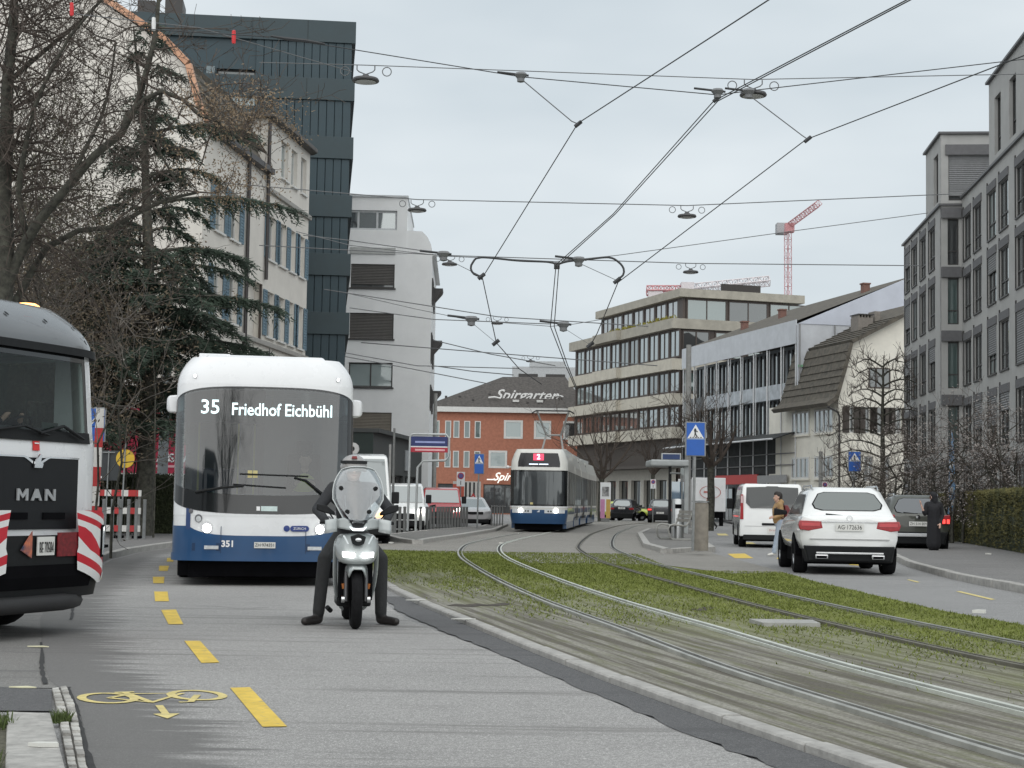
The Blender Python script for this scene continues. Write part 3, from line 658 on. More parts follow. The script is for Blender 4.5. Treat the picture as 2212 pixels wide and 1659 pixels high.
# ---- teal panel tower -----------------------------------------------------
Y = 84.; p = A(752, 700, Y); rz = R(6.5)
root = thing('panel_tower', 'tall dark teal building clad in vertical metal panels with protruding floor bands', 'building', (p.x, Y, 0), rz)
W = 15.0; Tt = Matrix.Identity(4)   # local x from -W to 0
FH = 3.0; base = 25.75
holes = [(-9.9, -7.25, 21.0, 22.9), (-7.0 - 5.6, -10.05, 21.2, 22.9), (-7.9, -6.9, 17.9, 19.8)]
holes = [(-6.95, -5.0, 21.2, 23.05), (-9.6, -7.6, 21.2, 23.05), (-6.2, -5.0, 17.9, 19.75)]
mb = MB(); wallgrid(mb, -W, -.12, 0, 25.6, holes, .18, .4); mb.box(-W, -.12, .6, 13, 0, 25.5); part('wall', mb, bm_teal, root)
for k in range(9):
    zt = base - FH * k
    mb = MB(); mb.box(-W - .02, .06, -.02, 13.1, zt - 1.15, zt - .02); part('floor_band', mb, bm_teal2, root, bevel=.015)
    if k in (0, 1, 2):
        for xx in (-5.2, -2.4): 
            mb = MB(); mb.box(xx, xx + .03, -.032, -.015, zt - 1.13, zt - .05); part('panel_joint', mb, mat('joint', (.02, .03, .033), .7, .1), root)
pz = {}
for k in range(8):
    z1 = base - FH * k - 1.15; z0 = z1 - 1.87
    for q in range(12):
        x1 = -.14 - q * .405; x0 = x1 - .385
        if x0 < -4.98: continue
        if 'a' not in pz:
            mb = MB(); mb.prismz([(0, .04), (.012, .0), (.373, .0), (.385, .04)], 0, 1.86); pz['a'] = mb.mesh('panel', bm_teal)
        obj('panel', pz['a'], root, Tm((x0, .08, z0)))
I4 = Matrix.Identity(4)
window(root, I4, -6.95, -5.0, 21.2, 23.05, 1, 1, .45, .06, bm_darkfr, g_dark)
o = window(root, I4, -9.6, -7.6, 21.2, 23.05, 2, 1, .3, .06, bm_darkfr, g_sky, blind=.95, blindmat=mat('metal_shutter', (.16, .20, .215), .5, .1))
window(root, I4, -6.2, -5.0, 17.9, 19.75, 1, 1, .45, .06, bm_darkfr, g_dark)
mb = MB(); mb.box(-7.45, -7.02, .0, .1, 21.0, 23.1); part('shutter_panel', mb, mat('metal_shutter', (.16, .20, .215), .5, .1), root)
mb = MB(); mb.box(-6.95, -5.0, .2, .23, 21.2, 21.75); part('balcony_glass', mb, mat('balcony_glass', (.35, .42, .43), .2, .3, 3), root)
for xx in (-13.6, -11.2, -9.8):
    mb = MB(); mb.box(xx, xx + .9, 2, 4, base, base + .9 + br.random() * .5); part('roof_box', mb, bm_darkfr, root)
mb = MB(); mb.box(-7.2, -4.4, 4, 6, base - .05, base + .7); mb.box(-6.6, -5.9, 4.2, 5, base + .7, base + 1.0); part('ventilation_unit', mb, bm_whitefr, root)

# ---- beige apartment house with blue shutters ------------------------------
HS = 1.148; Yn, Yf = 62., 78.; pn = A(432, 700, Yn); pf = A(661, 700, Yf); dv = Vector((pf.x - pn.x, Yf - Yn, 0)); Lh = dv.length / HS
# local x along the street facade (near -> far); outward normal must be to the right of the street side
rz = math.atan2(dv.y, dv.x)     # local x = away, local -y = to the right (east): the street side
root = thing('shutter_house', 'beige rendered apartment house with pale blue shutters and copper edged gable', 'building', (pn.x, Yn, 0), rz); root.scale = (HS, HS, HS)
rows = [(13.0, 14.7), (10.05, 11.7), (7.15, 8.85), (4.25, 5.95)]
xsW = [(1.2, 2.3), (3.0, 4.1), (7.9, 9.0), (9.5, 10.6), (11.1, 12.0), (12.6, 13.5)]
holes = []
for i, (a, b) in enumerate(rows):
    for x0, x1 in xsW:
        if i == 0 and x0 < 8.5: continue
        holes.append((x0, x1, a, b))
holes.append((5.2, 7.4, 6.9, 9.0))
mb = MB(); wallgrid(mb, 0, Lh, 0, 13.45, [h for h in holes if h[2] < 12.5], 0, .3); part('wall', mb, bm_beige, root)
mb = MB(); wallgrid(mb, 7.6, Lh, 13.45, 15.3, [(h[0], h[1], 13.45, 14.9) for h in holes if h[2] > 12.5], 0, .3); part('attic_wall', mb, bm_beige, root)
mb = MB(); mb.box(.3, Lh, .3, 10, 0, 13.4); mb.box(7.6, Lh - .02, .32, 10, 13.4, 15.3); part('building_core', mb, bm_beige, root)
for h in holes:
    if h[0] == 5.2:
        mb = MB(); mb.box(h[0], h[1], 1.0, 1.05, h[2], h[3]); part('loggia_back', mb, mat('loggia', (.25, .24, .22), .9), root)
        window(root, I4, 5.5, 6.6, 6.95, 8.8, 1, 1, .85, .06, bm_brownfr, g_dark)
        for q in (5.22, 7.3):
            mb = MB(); mb.box(q, q + .08, .02, .1, h[2], h[3]); part('post', mb, bm_brownfr, root)
        continue
    window(root, I4, h[0], h[1], max(h[2], 13.45 if h[2] > 12.5 else 0), h[3] if h[2] < 12.5 else 14.9, 2, 1, .14, .07, bm_whitefr, br.choice([g_dark, g_curt, g_sky]))
    zz0 = max(h[2], 13.45 if h[2] > 12.5 else 0); hh = (h[3] if h[2] < 12.5 else 14.9) - zz0
    mb = MB(); mb.box(h[0] - .06, h[1] + .06, -.09, .06, zz0 - .07, zz0); part('sill', mb, bm_whitefr, root)
    if h[2] < 12.5:
        for sd_, xa in ((-1, h[0] - .5), (1, h[1] + .02)):
            key = ('shut', round(hh, 2))
            if key not in _wc:
                mb = MB(); pr = []
                n = 14
                holesb = []
                wallgrid(mb, 0, .48, 0, hh, [(.06, .42, .07, hh - .07)], 0, .04, back=True)
                _wc[key] = mb.mesh('shutter', bm_shut, fixn=False)
                mb = MB(); pr = []
                for q in range(n): pr += [(.03, .07 + (hh - .14) * q / n), (.008, .07 + (hh - .14) * (q + .35) / n)]
                pr += [(.03, hh - .07), (.036, hh - .07), (.036, .07)]
                mb.prismx(pr, .06, .42); _wc[key + ('l',)] = mb.mesh('louvre', bm_shut)
            o = obj('shutter', _wc[key], root, Tm((xa, -.06, zz0))); obj('louvre', _wc[key + ('l',)], o)
for z in (12.55, 6.75):
    mb = MB(); mb.box(0 if z < 12 else 7.6, Lh + .1, -.12, .02, z, z + .18); part('cornice', mb, mat('cornice_grey', (.33, .32, .30), .9), root, bevel=.02)
mb = MB(); mb.prismz([(7.3, -.35), (Lh - .15, -.35), (Lh + .25, -.1), (Lh + .25, 10.2), (7.3, 10.2)], 15.3, 15.48); part('attic_roof', mb, mat('roof_edge', (.09, .085, .08), .7), root, bevel=.03)
for xx, z0, z1 in ((4.9, 3.0, 13.2), (7.45, 9.2, 15.2)):
    mb = MB(); mb.tube([(xx, -.1, z0), (xx, -.1, z1)], .07, 8); part('downpipe', mb, mat('pipe', (.035, .03, .03), .5), root, 40)
# mansard roof near end + gable wall (gable faces the camera)
def gprof(): return [(0., 13.3), (.35, 13.9), (.75, 15.25), (1.6, 16.1), (3.4, 17.3), (5.6, 18.5), (9.2, 17.0), (10.4, 15.2), (11, 13.3)]
g2 = gprof()
mb = MB(); mb.prismx([(y, z) for y, z in [(0.02, 0)] + g2 + [(11, 0)]], -.05, .28); part('gable_wall', mb, bm_beige, root)
for i in range(len(g2) - 1):
    (y0, z0), (y1, z1) = g2[i], g2[i + 1]
    if i < 5:
        nx_, nz_ = -(z1 - z0), (y1 - y0); ln = math.hypot(nx_, nz_); nx_, nz_ = nx_ / ln * .12, nz_ / ln * .12
        mb = MB(); mb.prismx([(y0 - .02 + nx_ * .3, z0 + nz_ * .3), (y1 - .02 + nx_ * .3, z1 + nz_ * .3), (y1 + nx_ * 2.2, z1 + nz_ * 2.2), (y0 + nx_ * 2.2, z0 + nz_ * 2.2)], -.22, -.06); part('copper_verge', mb, bm_copper, root)
    mb = MB(); mb.add([(.29, y0, z0 + .05), (7.6, y0, z0 + .05), (7.6, y1, z1 + .05), (.29, y1, z1 + .05)], [(0, 1, 2, 3)])
    mb.add([(.29, y0, z0 - .1), (7.6, y0, z0 - .1), (7.6, y1, z1 - .1), (.29, y1, z1 - .1)], [(3, 2, 1, 0)])
    part('roof_slope', mb, bm_roof, root)
    if i in (1, 2, 3):   # tile courses that show beside the copper
        n = max(2, int(math.hypot(y1 - y0, z1 - z0) / .28))
        for q in range(n):
            t = q / n; ya, za = y0 + (y1 - y0) * t, z0 + (z1 - z0) * t; yb, zb = y0 + (y1 - y0) * (t + 1 / n), z0 + (z1 - z0) * (t + 1 / n)
            mb = MB(); mb.prismx([(ya - .02, za + .13), (ya, za + .06), (yb, zb + .06), (yb, zb + .075)], .29, 7.5); part('tile_course', mb, bm_roof, root)
mb = MB(); mb.box(.3, 7.6, -.3, .05, 13.15, 13.35); part('gutter', mb, mat('pipe', (.035, .03, .03), .5), root)

# ---- white apartment block -------------------------------------------------
Y = 100.; k_ = K / Y; p = A(927, 900, Y); rz = R(1.5)
root = thing('white_block', 'plain white rendered apartment block with dark square windows and a stepped curved attic', 'building', (p.x, Y, 0), rz)
def lx(u): return (u - 928) / k_
def lz(y): return (1083 - y) / k_ + CH
rowsw = [(570, 622), (677, 733), (785, 838), (893, 945)]
holes = [(lx(752), lx(847), lz(b), lz(a)) for a, b in rowsw]
mb = MB(); wallgrid(mb, lx(620), 0, 0, lz(547), holes, 0, .3); mb.box(lx(620), -.02, .3, 14, 0, lz(547) - .05); part('wall', mb, bm_white, root)
for i, h in enumerate(holes):
    window(root, I4, *h, 2, 1, .14, .08, bm_darkfr, [g_dark, g_dark, g_curt, g_dark][i], blind=[.86, 1., None, 1.][i], blindmat=[bm_blind, bm_blind, None, mat('tan_blind', (.20, .18, .15), .7, .1, 4)][i])
    mb = MB(); mb.box(h[0] - .08, h[1] + .08, -.1, .02, h[2] - .09, h[2] - .01); part('sill', mb, bm_darkfr, root)
ztop = [(872, 423), (872, 495), (905, 496), (917, 508), (925, 525), (929, 547)]
pr = [(lx(620), lz(548)), (lx(620), lz(423))] + [(lx(a), lz(b)) for a, b in ztop]
mb = MB(); hz = (lx(640), lx(850), lz(495), lz(452))
mb.prism(pr[:2] + [(lx(872), lz(423)), (lx(872), lz(495)), (lx(872), lz(548))], .3, 11); mb.prism([(lx(872), lz(548)), (lx(872), lz(495))] + pr[4:], .05, 11)
wallgrid(mb, lx(620), lx(872), lz(548), lz(423), [hz], 0, .3); part('attic', mb, bm_white, root)
window(root, I4, *hz, 5, 1, .12, .12, mat('silver_frame', (.5, .52, .53), .5), g_sky)
mb = MB(); mb.box(lx(620), lx(874), -.1, 11, lz(423), lz(423) + .12); part('roof_edge', mb, mat('silver_frame', (.5, .52, .53), .5), root)
mb = MB(); mb.box(lx(750), lx(848), .02 - .1, .0, lz(548), lz(534)); part('relief_band', mb, mat('band_grey', (.42, .43, .42), .8), root)
# narrow street side (faces east)
for i, (a, b) in enumerate(((600, 660), (720, 790), (835, 895))):
    T2_ = Tm((0, .9, 0)) @ Rz(R(90))
    za, zb = lz(b) + .4, lz(a) + .2
    window(root, T2_, .2, 2.6, za, zb, 2, 1, -.06, .08, bm_darkfr, g_dark)
    window(root, T2_, 4.4, 6.8, za, zb, 2, 1, -.06, .08, bm_darkfr, g_dark)
    mb = MB(); mb.prism([(0, zb - .9), (.05, zb - .1), (.6, zb - .1), (.55, zb - .25)], 5.2, 7.4); part('awning_box', mb, bm_darkfr, root)
mb = MB(); mb.box(-.1, .25, .02, 14, lz(549), lz(545)); part('eave', mb, bm_white, root)

# ---- low dark shop with letter R -------------------------------------------
Yn = 81.; pn = A(806, 1000, Yn); pf = A(911, 1000, 97.)
dv = Vector((pf.x - pn.x, 16, 0)); rz = math.atan2(dv.y, dv.x)
root = thing('low_shop', 'low flat roofed dark green shop pavilion with a white letter on its end', 'building', (pn.x, Yn, 0), rz)
bm_dg = mat('dark_green_cladding', (.022, .035, .032), .6, .12, 1.5); bm_dg2 = mat('dark_grey_cladding', (.06, .065, .065), .6, .1, 1)
mb = MB(); wallgrid(mb, 0, dv.length, 0, 4.55, [(1.2, 4.8, .2, 2.6), (5.4, 9.4, .2, 2.6), (10, 14.5, .2, 2.6)], 0, .3); part('wall', mb, bm_dg2, root)
for a, b in ((1.2, 4.8), (5.4, 9.4), (10, 14.5)): window(root, I4, a, b, .2, 2.6, 3, 1, .15, .08, bm_darkfr, g_dark, name='shop_window')
mb = MB(); mb.box(.02, dv.length, .32, 9, 0, 4.5); part('building_core', mb, bm_dg2, root)
mb = MB(); mb.box(-.12, 0, .0, 9, 2.4, 4.6); part('sign_board', mb, bm_dg, root)
tb = text_mb('R', 1.5, .05, bold=.03); Tr = Tm((-.2, .95, 3.45)) @ Rz(R(-90)); 
part('letter', tb, mat('sign_white', (.75, .75, .74), .5), root, T=Tr)
mb = MB(); mb.box(-.2, dv.length, -.3, 9, 4.55, 4.75); part('roof', mb, bm_dg2, root)
mb = MB(); mb.box(9.6, 10.5, -.1, -.02, 2.9, 4.0); part('sign_plate', mb, mat('grey_plate', (.35, .37, .38), .6), root)

# ---- brick hotel with script sign -------------------------------------------
Y = 180.; k_ = K / Y
def bx_(u): return (u - 1106) / k_
def bz(y, u=1106): return (1086 + .016 * (u - 1106) - y) / k_ + CH
root = thing('brick_hotel', 'orange brick hotel with dark tiled hip roof and white script letters', 'building', (0, Y, 0), 0)
xl, xr = bx_(925), bx_(1262)
holes = []; wi = []
for (a, b) in ((908, 948),): wi += [(1090, 1131, a, b, 1), (1155, 1192, a, b, 1), (1218, 1250, a, b, 1)]
for x in (938, 963, 981, 1004, 1027): wi += [(x, x + 13, 911, 948, 0), (x, x + 13, 976, 1012, 0)]
wi += [(1058, 1098, 974, 1012, 1), (1120, 1150, 974, 1012, 1), (1175, 1205, 974, 1012, 1)]
holes = [(bx_(a), bx_(b), bz(d), bz(c)) for a, b, c, d, e in wi]
holes += [(bx_(1048), bx_(1140), .1, 3.2), (bx_(1150), bx_(1240), .1, 3.2), (bx_(950), bx_(1030), .1, 3.2)]
mb = MB(); wallgrid(mb, xl, xr, 0, bz(890), holes, 0, .35); mb.box(xl + .02, xr - .02, .4, 13, 0, bz(890)); part('wall', mb, bm_brick, root)
for h, q in zip(holes, wi + [None] * 3):
    if q is None: window(root, I4, *h, 4, 1, .2, .1, bm_darkfr, g_dark, name='shop_window'); continue
    wide = q[4]; f = .22 if wide else .1
    window(root, I4, *h, 1, 1, -.04, f, bm_whitefr, br.choice([g_green, g_curt, g_dark]) if wide else br.choice([g_curt, g_green]))
mb = MB(); mb.box(xl - .5, xr, -.5, .1, bz(892), bz(881)); part('fascia', mb, bm_whitefr, root)
zr0, zr1 = bz(881), bz(806)
mb = MB(); mb.add([(xl - .5, -.5, zr0), (xr + .5, -.5, zr0), (xr + .5, 14, zr0), (xl - .5, 14, zr0), (bx_(1085), 5.5, zr1), (bx_(1225), 5.5, zr1 + .1)], [(0, 1, 5, 4), (1, 2, 5), (2, 3, 4, 5), (3, 0, 4), (3, 2, 1, 0)]); part('roof', mb, mat('hotel_tiles', (.06, .055, .052), .9, .3, 4, bump=.6, bscale=6, col2=(.11, .10, .092)), root)
def roofpt(x, z): t = (z - zr0) / (zr1 - zr0); return -.5 + 6 * t
tb = text_mb('Spirgarten', 1.55, .04, shear=.45, sx=1.08, bold=.02); zc = bz(852)
Tsg = Tm((bx_(1137), roofpt(0, zc) - .55, zc))
sg = part('script_sign', tb, mat('sign_white', (.75, .75, .74), .5), root, T=Tsg)
for (xa, xb, zz, nm) in ((1055, 1082, 859, 'swash'), (1200, 1218, 853, 'swash')):
    mb = MB(); mb.tube([(bx_(xa), roofpt(0, bz(zz)) - .6, bz(zz)), (bx_((xa + xb) / 2), roofpt(0, bz(zz)) - .6, bz(zz) + .08), (bx_(xb), roofpt(0, bz(zz)) - .6, bz(zz + 1))], .09, 6); part(nm, mb, mat('sign_white', (.75, .75, .74), .5), root)
for xa in (1108, 1160):
    mb = MB(); mb.box(bx_(xa), bx_(xa + 14), roofpt(0, bz(866)) - .4, roofpt(0, bz(866)) + .3, bz(868), bz(863)); part('skylight', mb, bm_whitefr, root)
for i in range(8):
    xa = 960 + i * 30 + br.uniform(-5, 5); za = 872 - br.uniform(0, 20)
    mb = MB(); mb.box(bx_(xa), bx_(xa + 5), roofpt(0, bz(za)) - .1, roofpt(0, bz(za)) + .3, bz(za) - .1, bz(za) + .18); part('roof_vent', mb, bm_darkfr, root)
tb = text_mb('Spirgarten', 1.2, .05, shear=.45, align='LEFT', sx=1.0, bold=.02); part('small_script_sign', tb, mat('sign_lit', (.8, .78, .72), .5, 0, emit=.6), root, T=Tm((bx_(1068), -.3, bz(1031))))
mb = MB(); mb.box(bx_(1055), bx_(1075), -.3, -.24, bz(1038), bz(1035.5)); part('swash', mb, mat('sign_lit', (.8, .78, .72)), root)
root = thing('roof_plant_room', 'pale grey flat box building rising behind the hotel roof', 'building', (bx_(1165) * 1.15, 207, 0))
mb = MB(); mb.box(-3.4, 5.5, 0, 8, 0, 18.2); part('wall', mb, mat('plant_grey', (.42, .44, .45), .8), root)
mb = MB(); mb.box(-1.2, 3.2, -.1, 7, 18.2, 18.9); part('roof_box', mb, mat('plant_grey', (.42, .44, .45), .8), root)
for xx in (-2.6, .8):
    mb = MB(); mb.box(xx, xx + 2.4, -.06, -.01, 16.6, 17.3); part('louvre', mb, bm_darkfr, root)

# ---- concrete terrace block ---------------------------------------------------
pn = A(1458, 1000, 148.); pf = A(1240, 1000, 172.)
dv = Vector((pn.x - pf.x, pn.y - pf.y, 0)); rz = math.atan2(dv.y, dv.x); Lc = dv.length      # local x: far left -> near right, -y = street
root = thing('terrace_block', 'concrete office block with cream bands, brown windows and planted roof terrace', 'building', (pf.x, pf.y, 0), rz)
bands = [(17.0, 17.9), (13.3, 14.3), (10.2, 11.2), (7.2, 8.2)]
steps = [(0, 7.2, 0), (7.2, 13.5, -.5), (13.5, Lc, -.0)]
for (z0, z1) in bands:
    mb = MB(); mb.prismz([(-.6, -.5), (7.2, -.5), (7.2, -.95), (13.5, -.95), (13.5, -.5), (Lc + .3, -.5), (Lc + .3, 14), (-.6, 14)], z0, z1); part('concrete_band', mb, bm_conc if z0 > 16 else mat('cream_band', (.50, .47, .40), .9, .12, 1.5), root)
for i in range(3):
    z0, z1 = bands[i + 1][1], bands[i][0]
    holes = []; x = .4
    while x < Lc - 1.4: holes.append((x, x + 2.05, z0 + .12, z1 - .1)); x += 2.35
    mb = MB(); wallgrid(mb, 0, Lc, z0, z1, holes, 0, .25); mb.box(.02, Lc - .02, .3, 13.5, z0, z1); part('wall', mb, bm_brownfr, root)
    for h in holes: window(root, I4, *h, 2, 1, .05, .13, bm_brownfr, br.choice([g_sky, g_dark, g_curt, g_sky]))
    # right end
    Te = Tm((Lc, 0, 0)) @ Rz(R(90))
    for q in range(3): window(root, Te, .6 + q * 3.2, 3.3 + q * 3.2, z0 + .12, z1 - .1, 2, 1, -.06, .13, bm_brownfr, br.choice([g_green, g_dark]))
z0, z1 = 17.9, 20.2
holes = [(3.0 + 2.7 * q, 5.3 + 2.7 * q, z0 + .1, z1 - .12) for q in range(7)]
mb = MB(); wallgrid(mb, 2.6, Lc - 2.6, z0, z1, holes, 1.8, .25); mb.box(2.62, Lc - 2.62, 2.1, 12, z0, z1); part('penthouse_wall', mb, bm_brownfr, root)
for h in holes: window(root, I4, *h, 2, 1, 1.85, .1, bm_brownfr, g_pink)
Te = Tm((Lc - 2.6, 1.8, 0)) @ Rz(R(90))
for q, gm in ((0, g_green), (1, g_dark), (2, g_green)): window(root, Te, .4 + q * 4.2, 4.4 + q * 4.2, z0 + .1, z1 - .12, 2, 1, -.06, .1, bm_brownfr, gm)
mb = MB(); mb.prismz([(2.2, 1.3), (Lc - 2.1, 1.3), (Lc - 2.1, 14), (2.2, 14)], z1, z1 + .75); part('roof_slab', mb, bm_conc, root)
for a, b, y0, h in ((9, 12, 6, .5), (12.2, 20, 6, .9), (24, 35, 7, 1.1)):
    mb = MB(); mb.box(min(a, Lc - 2.5) - 3, min(b, Lc - 2.2) - 3, y0, y0 + 4, z1 + .75, z1 + .75 + h); part('roof_box', mb, mat('dark_brown', (.045, .04, .038), .8), root)
mb = MB()
pr2 = random.Random(5)
for _ in range(160):
    x, y = pr2.uniform(9, Lc), pr2.uniform(-.4, .1); s_ = .22
    mb.add([(x, y, 17.9), (x + pr2.uniform(-s_, s_), y + pr2.uniform(-s_, s_), 17.9 + pr2.uniform(.1, .45)), (x + pr2.uniform(-s_, s_), y + pr2.uniform(-s_, s_), 17.95 + pr2.uniform(.05, .3))], [(0, 1, 2)])
part('terrace_planting', mb, mat('yellow_shrub', (.20, .18, .03), .8, .5, 3), root, kind='stuff', fixn=False)
# lower floors
mb = MB(); mb.box(.3, Lc - .2, .2, 13, 4.6, 7.2); part('upper_dark_floor', mb, mat('brown_panel', (.07, .06, .052), .7, .2), root)  # dark brown storey between the arcade and the lowest band
holes = [(1 + q * 3.0, 3.2 + q * 3.0, .1, 3.5) for q in range(8)]
mb = MB(); wallgrid(mb, -.4, Lc, 0, 4.6, holes, -.3, .4); part('arcade_wall', mb, mat('pale_concrete', (.47, .45, .40), .9, .1), root)
for h in holes: window(root, I4, *h, 2, 1, .0, .1, bm_darkfr, g_dark, name='shop_window')
mb = MB(); mb.box(0, Lc, .3, 13, 0, 4.6); part('building_core', mb, bm_brownfr, root)
mb = MB(); mb.box(-.8, Lc + .4, -2.2, 0, 4.5, 4.75); part('canopy', mb, mat('brown_panel', (.07, .06, .052), .7, .2), root)

# ---- scaffolded building --------------------------------------------------------
pn = A(1738, 900, 115.); pf = A(1492, 900, 138.); dv = Vector((pn.x - pf.x, pn.y - pf.y, 0)); rz = math.atan2(dv.y, dv.x); Ls = dv.length
root = thing('scaffolded_building', 'long office building behind scaffolding and white sheeting, with a dark tiled roof', 'building', (pf.x, pf.y, 0), rz)
bays = 9; bw_ = Ls / bays
holes = []
for (a, b) in ((9.9, 12.5), (6.6, 9.0)):
    for q in range(bays):
        for r_ in range(3): holes.append((q * bw_ + .12 + r_ * (bw_ - .1) / 3, q * bw_ + .12 + (r_ + .8) * (bw_ - .1) / 3, a, b))
m_glz = mat('scaffold_facade', (.10, .115, .125), .5, .2, 2)
mb = MB(); wallgrid(mb, 0, Ls, 0, 12.7, holes, .5, .25); mb.box(.02, Ls - .02, .9, 14, 0, 12.7); part('wall', mb, m_glz, root)
for h in holes: window(root, I4, *h, 1, 1, .55, .05, bm_darkfr, g_dark if h[2] > 9 else br.choice([g_dark, g_dark, g_sky]))
m_sheet = mat('white_sheeting', (.52, .54, .57), .7, .1, 1.2, bump=.25, bscale=2.)
m_sheet2 = mat('pale_netting', (.40, .43, .46), .7, .3, 1.5)
mb = MB(); mb.box(-.2, Ls + .2, -.75, -.68, 12.55, 14.2); part('sheet_band', mb, m_sheet, root)
for q in range(bays):
    mb = MB(); mb.box(q * bw_ + .05, (q + 1) * bw_ - .05, -.6, -.57, 8.9, 9.95); part('net_panel', mb, m_sheet2 if q > 1 else m_glz, root)
for q in range(bays + 1):
    mb = MB(); mb.tube([(q * bw_, -.66, .2), (q * bw_, -.66, 12.6)], .06, 6); part('scaffold_pole', mb, mat('scaffold_white', (.6, .61, .62), .5), root)
    mb = MB(); mb.box(q * bw_ + .25, q * bw_ + .31, -.62, -.58, 6.4, 12.5); part('scaffold_strap', mb, mat('scaffold_white', (.6, .61, .62), .5), root)
m_net = mat('dark_netting', (.035, .037, .038), .9, .4, 2)
mb = MB(); mb.box(0, Ls, -.6, -.55, 3.6, 6.4); part('debris_net', mb, m_net, root)
mb = MB(); mb.add([(0, -.7, 6.45), (Ls, -.7, 6.45), (Ls, -2.4, 5.9), (0, -2.4, 5.9), (0, -.7, 6.4), (Ls, -.7, 6.4), (Ls, -2.4, 5.85), (0, -2.4, 5.85)], [(0, 1, 2, 3), (7, 6, 5, 4), (2, 3, 7, 6)]); part('fan_canopy', mb, m_net, root)
mb = MB(); mb.tube([(0, -2.4, 5.92), (Ls, -2.4, 5.92)], .07, 6); part('canopy_edge', mb, mat('scaffold_white', (.6, .61, .62), .5), root)
for zz in (4.2, 5.0):
    mb = MB(); mb.tube([(0, -.72, zz), (Ls, -.72, zz)], .04, 5); part('scaffold_rail', mb, mat('scaffold_dull', (.22, .22, .22), .6), root)
mb = MB(); mb.box(Ls * .35, Ls * .72, -.85, -.75, 2.9, 3.6); part('shop_sign', mb, mat('sign_red', (.50, .035, .03), .5), root, label='red shop sign')
mb = MB(); mb.box(Ls * .72, Ls * .95, -.85, -.76, 2.95, 3.5); part('shop_sign', mb, mat('sign_grey', (.30, .3, .3), .5), root)
for q in range(5): window(root, I4, 1 + q * 4.4, 4.6 + q * 4.4, .1, 2.7, 2, 1, .3, .1, bm_darkfr, g_dark, name='shop_window')
# roof: eave z 14.2 at the street, ridge 19.5 further in, sheeted gable at the near end
mb = MB(); mb.add([(-.6, -.5, 14.2), (Ls + .2, -.5, 14.2), (Ls + .2, 8.5, 17.8), (-.6, 8.5, 17.8), (-.6, 17, 14.2), (Ls + .2, 17, 14.2)], [(0, 1, 2, 3), (3, 2, 5, 4), (0, 3, 4), (0, 4, 5, 1)]); part('roof', mb, bm_roof, root)
mb = MB(); mb.add([(Ls + .25, -.7, 13.9), (Ls + .25, 17, 13.9), (Ls + .25, 8.5, 17.85), (Ls + .5, -.7, 13.9), (Ls + .5, 17, 13.9), (Ls + .5, 8.5, 17.85)], [(0, 1, 2), (5, 4, 3), (0, 2, 5, 3), (1, 2, 5, 4), (0, 1, 4, 3)]); part('gable_sheet', mb, mat('tarp_blue', (.50, .53, .60), .6, .06, 1.), root)
mb = MB(); mb.box(Ls + .25, Ls + .45, -.7, 16, 8.2, 13.9); part('side_sheet', mb, m_sheet, root)
mb = MB(); mb.box(Ls + .5, Ls + .56, -.7, 16, 10.9, 11.05); part('green_edge', mb, mat('green_edge', (.2, .42, .25), .6), root)
for q in range(6):
    mb = MB(); mb.tube([(Ls + .55, -.6 + q * 2.6, 8.2), (Ls + .55, -.6 + q * 2.6, 13.9)], .05, 5); part('scaffold_pole', mb, mat('scaffold_dull', (.22, .22, .22), .6), root)
for (xx, yy) in ((9, 4.2), (19.5, 6.3), (4, 3)):
    mb = MB(); zz = 14.2 + (yy + .5) * 3.6 / 9; mb.box(xx, xx + .5, yy - .2, yy + .3, zz - .3, zz + .55); mb.box(xx - .06, xx + .56, yy - .26, yy + .36, zz + .55, zz + .65); part('chimney', mb, mat('chimney_red', (.20, .11, .09), .9), root)

# ---- old cream farmhouse ----------------------------------------------------------
Y = 108.; k_ = K / Y; p = A(1811, 1000, Y); rz = R(13)
root = thing('old_farmhouse', 'old cream rendered farmhouse with a swept dark tile roof and dark shuttered windows', 'building', (p.x, Y, 0), rz)
def fx(u): return (u - 1811) / k_ + .03
def fz(y): return (1098 - y) / k_ + CH
verge = [(-.9, fz(880)), (-.2, fz(862)), (fx(1822), fz(800)), (fx(1837), fz(742)), (fx(1953), fz(682)), (fx(2010), fz(648)), (12.4, fz(742)), (13.0, fz(862))]
gw = [(fx(1880), fx(1931), fz(836), fz(792)), (fx(1836), fx(1856), fz(935), fz(878)), (fx(1862), fx(1884), fz(935), fz(878)), (fx(1900), fx(1926), fz(935), fz(878)), (fx(1936), fx(1958), fz(935), fz(878)), (fx(1838), fx(1858), fz(1040), fz(985)), (fx(1870), fx(1892), fz(1040), fz(985)), (fx(1910), fx(1932), fz(1040), fz(985))]
mb = MB(); wallgrid(mb, 0, 12.3, 0, fz(862), [h for h in gw if h[3] < fz(862)], 0, .3); mb.box(.02, 12.28, .32, 12, 0, fz(862)); part('wall', mb, bm_cream, root)
mb = MB(); mb.prism([(0, fz(862)), (fx(1822), fz(800)), (fx(1837), fz(742)), (fx(1953), fz(682)), (fx(2010), fz(648)), (12.3, fz(742)), (12.3, fz(862))], .0, .3); part('gable_wall', mb, bm_cream, root)
for i, h in enumerate(gw): window(root, I4, *h, 2 if i else 3, 1, .1 if i else -.06, .07, bm_whitefr if i else bm_brownfr, g_dark)
for h in gw[1:5]:
    for xa in (h[0] - .5, h[1] + .03):
        mb = MB(); mb.box(xa, xa + .46, -.06, -.01, h[2], h[3]); part('shutter', mb, mat('brown_shutter', (.05, .042, .036), .7, .2), root)
Ts = Tm((0, 8.2, 0)) @ Rz(R(-90))     # street side: local x from far to near
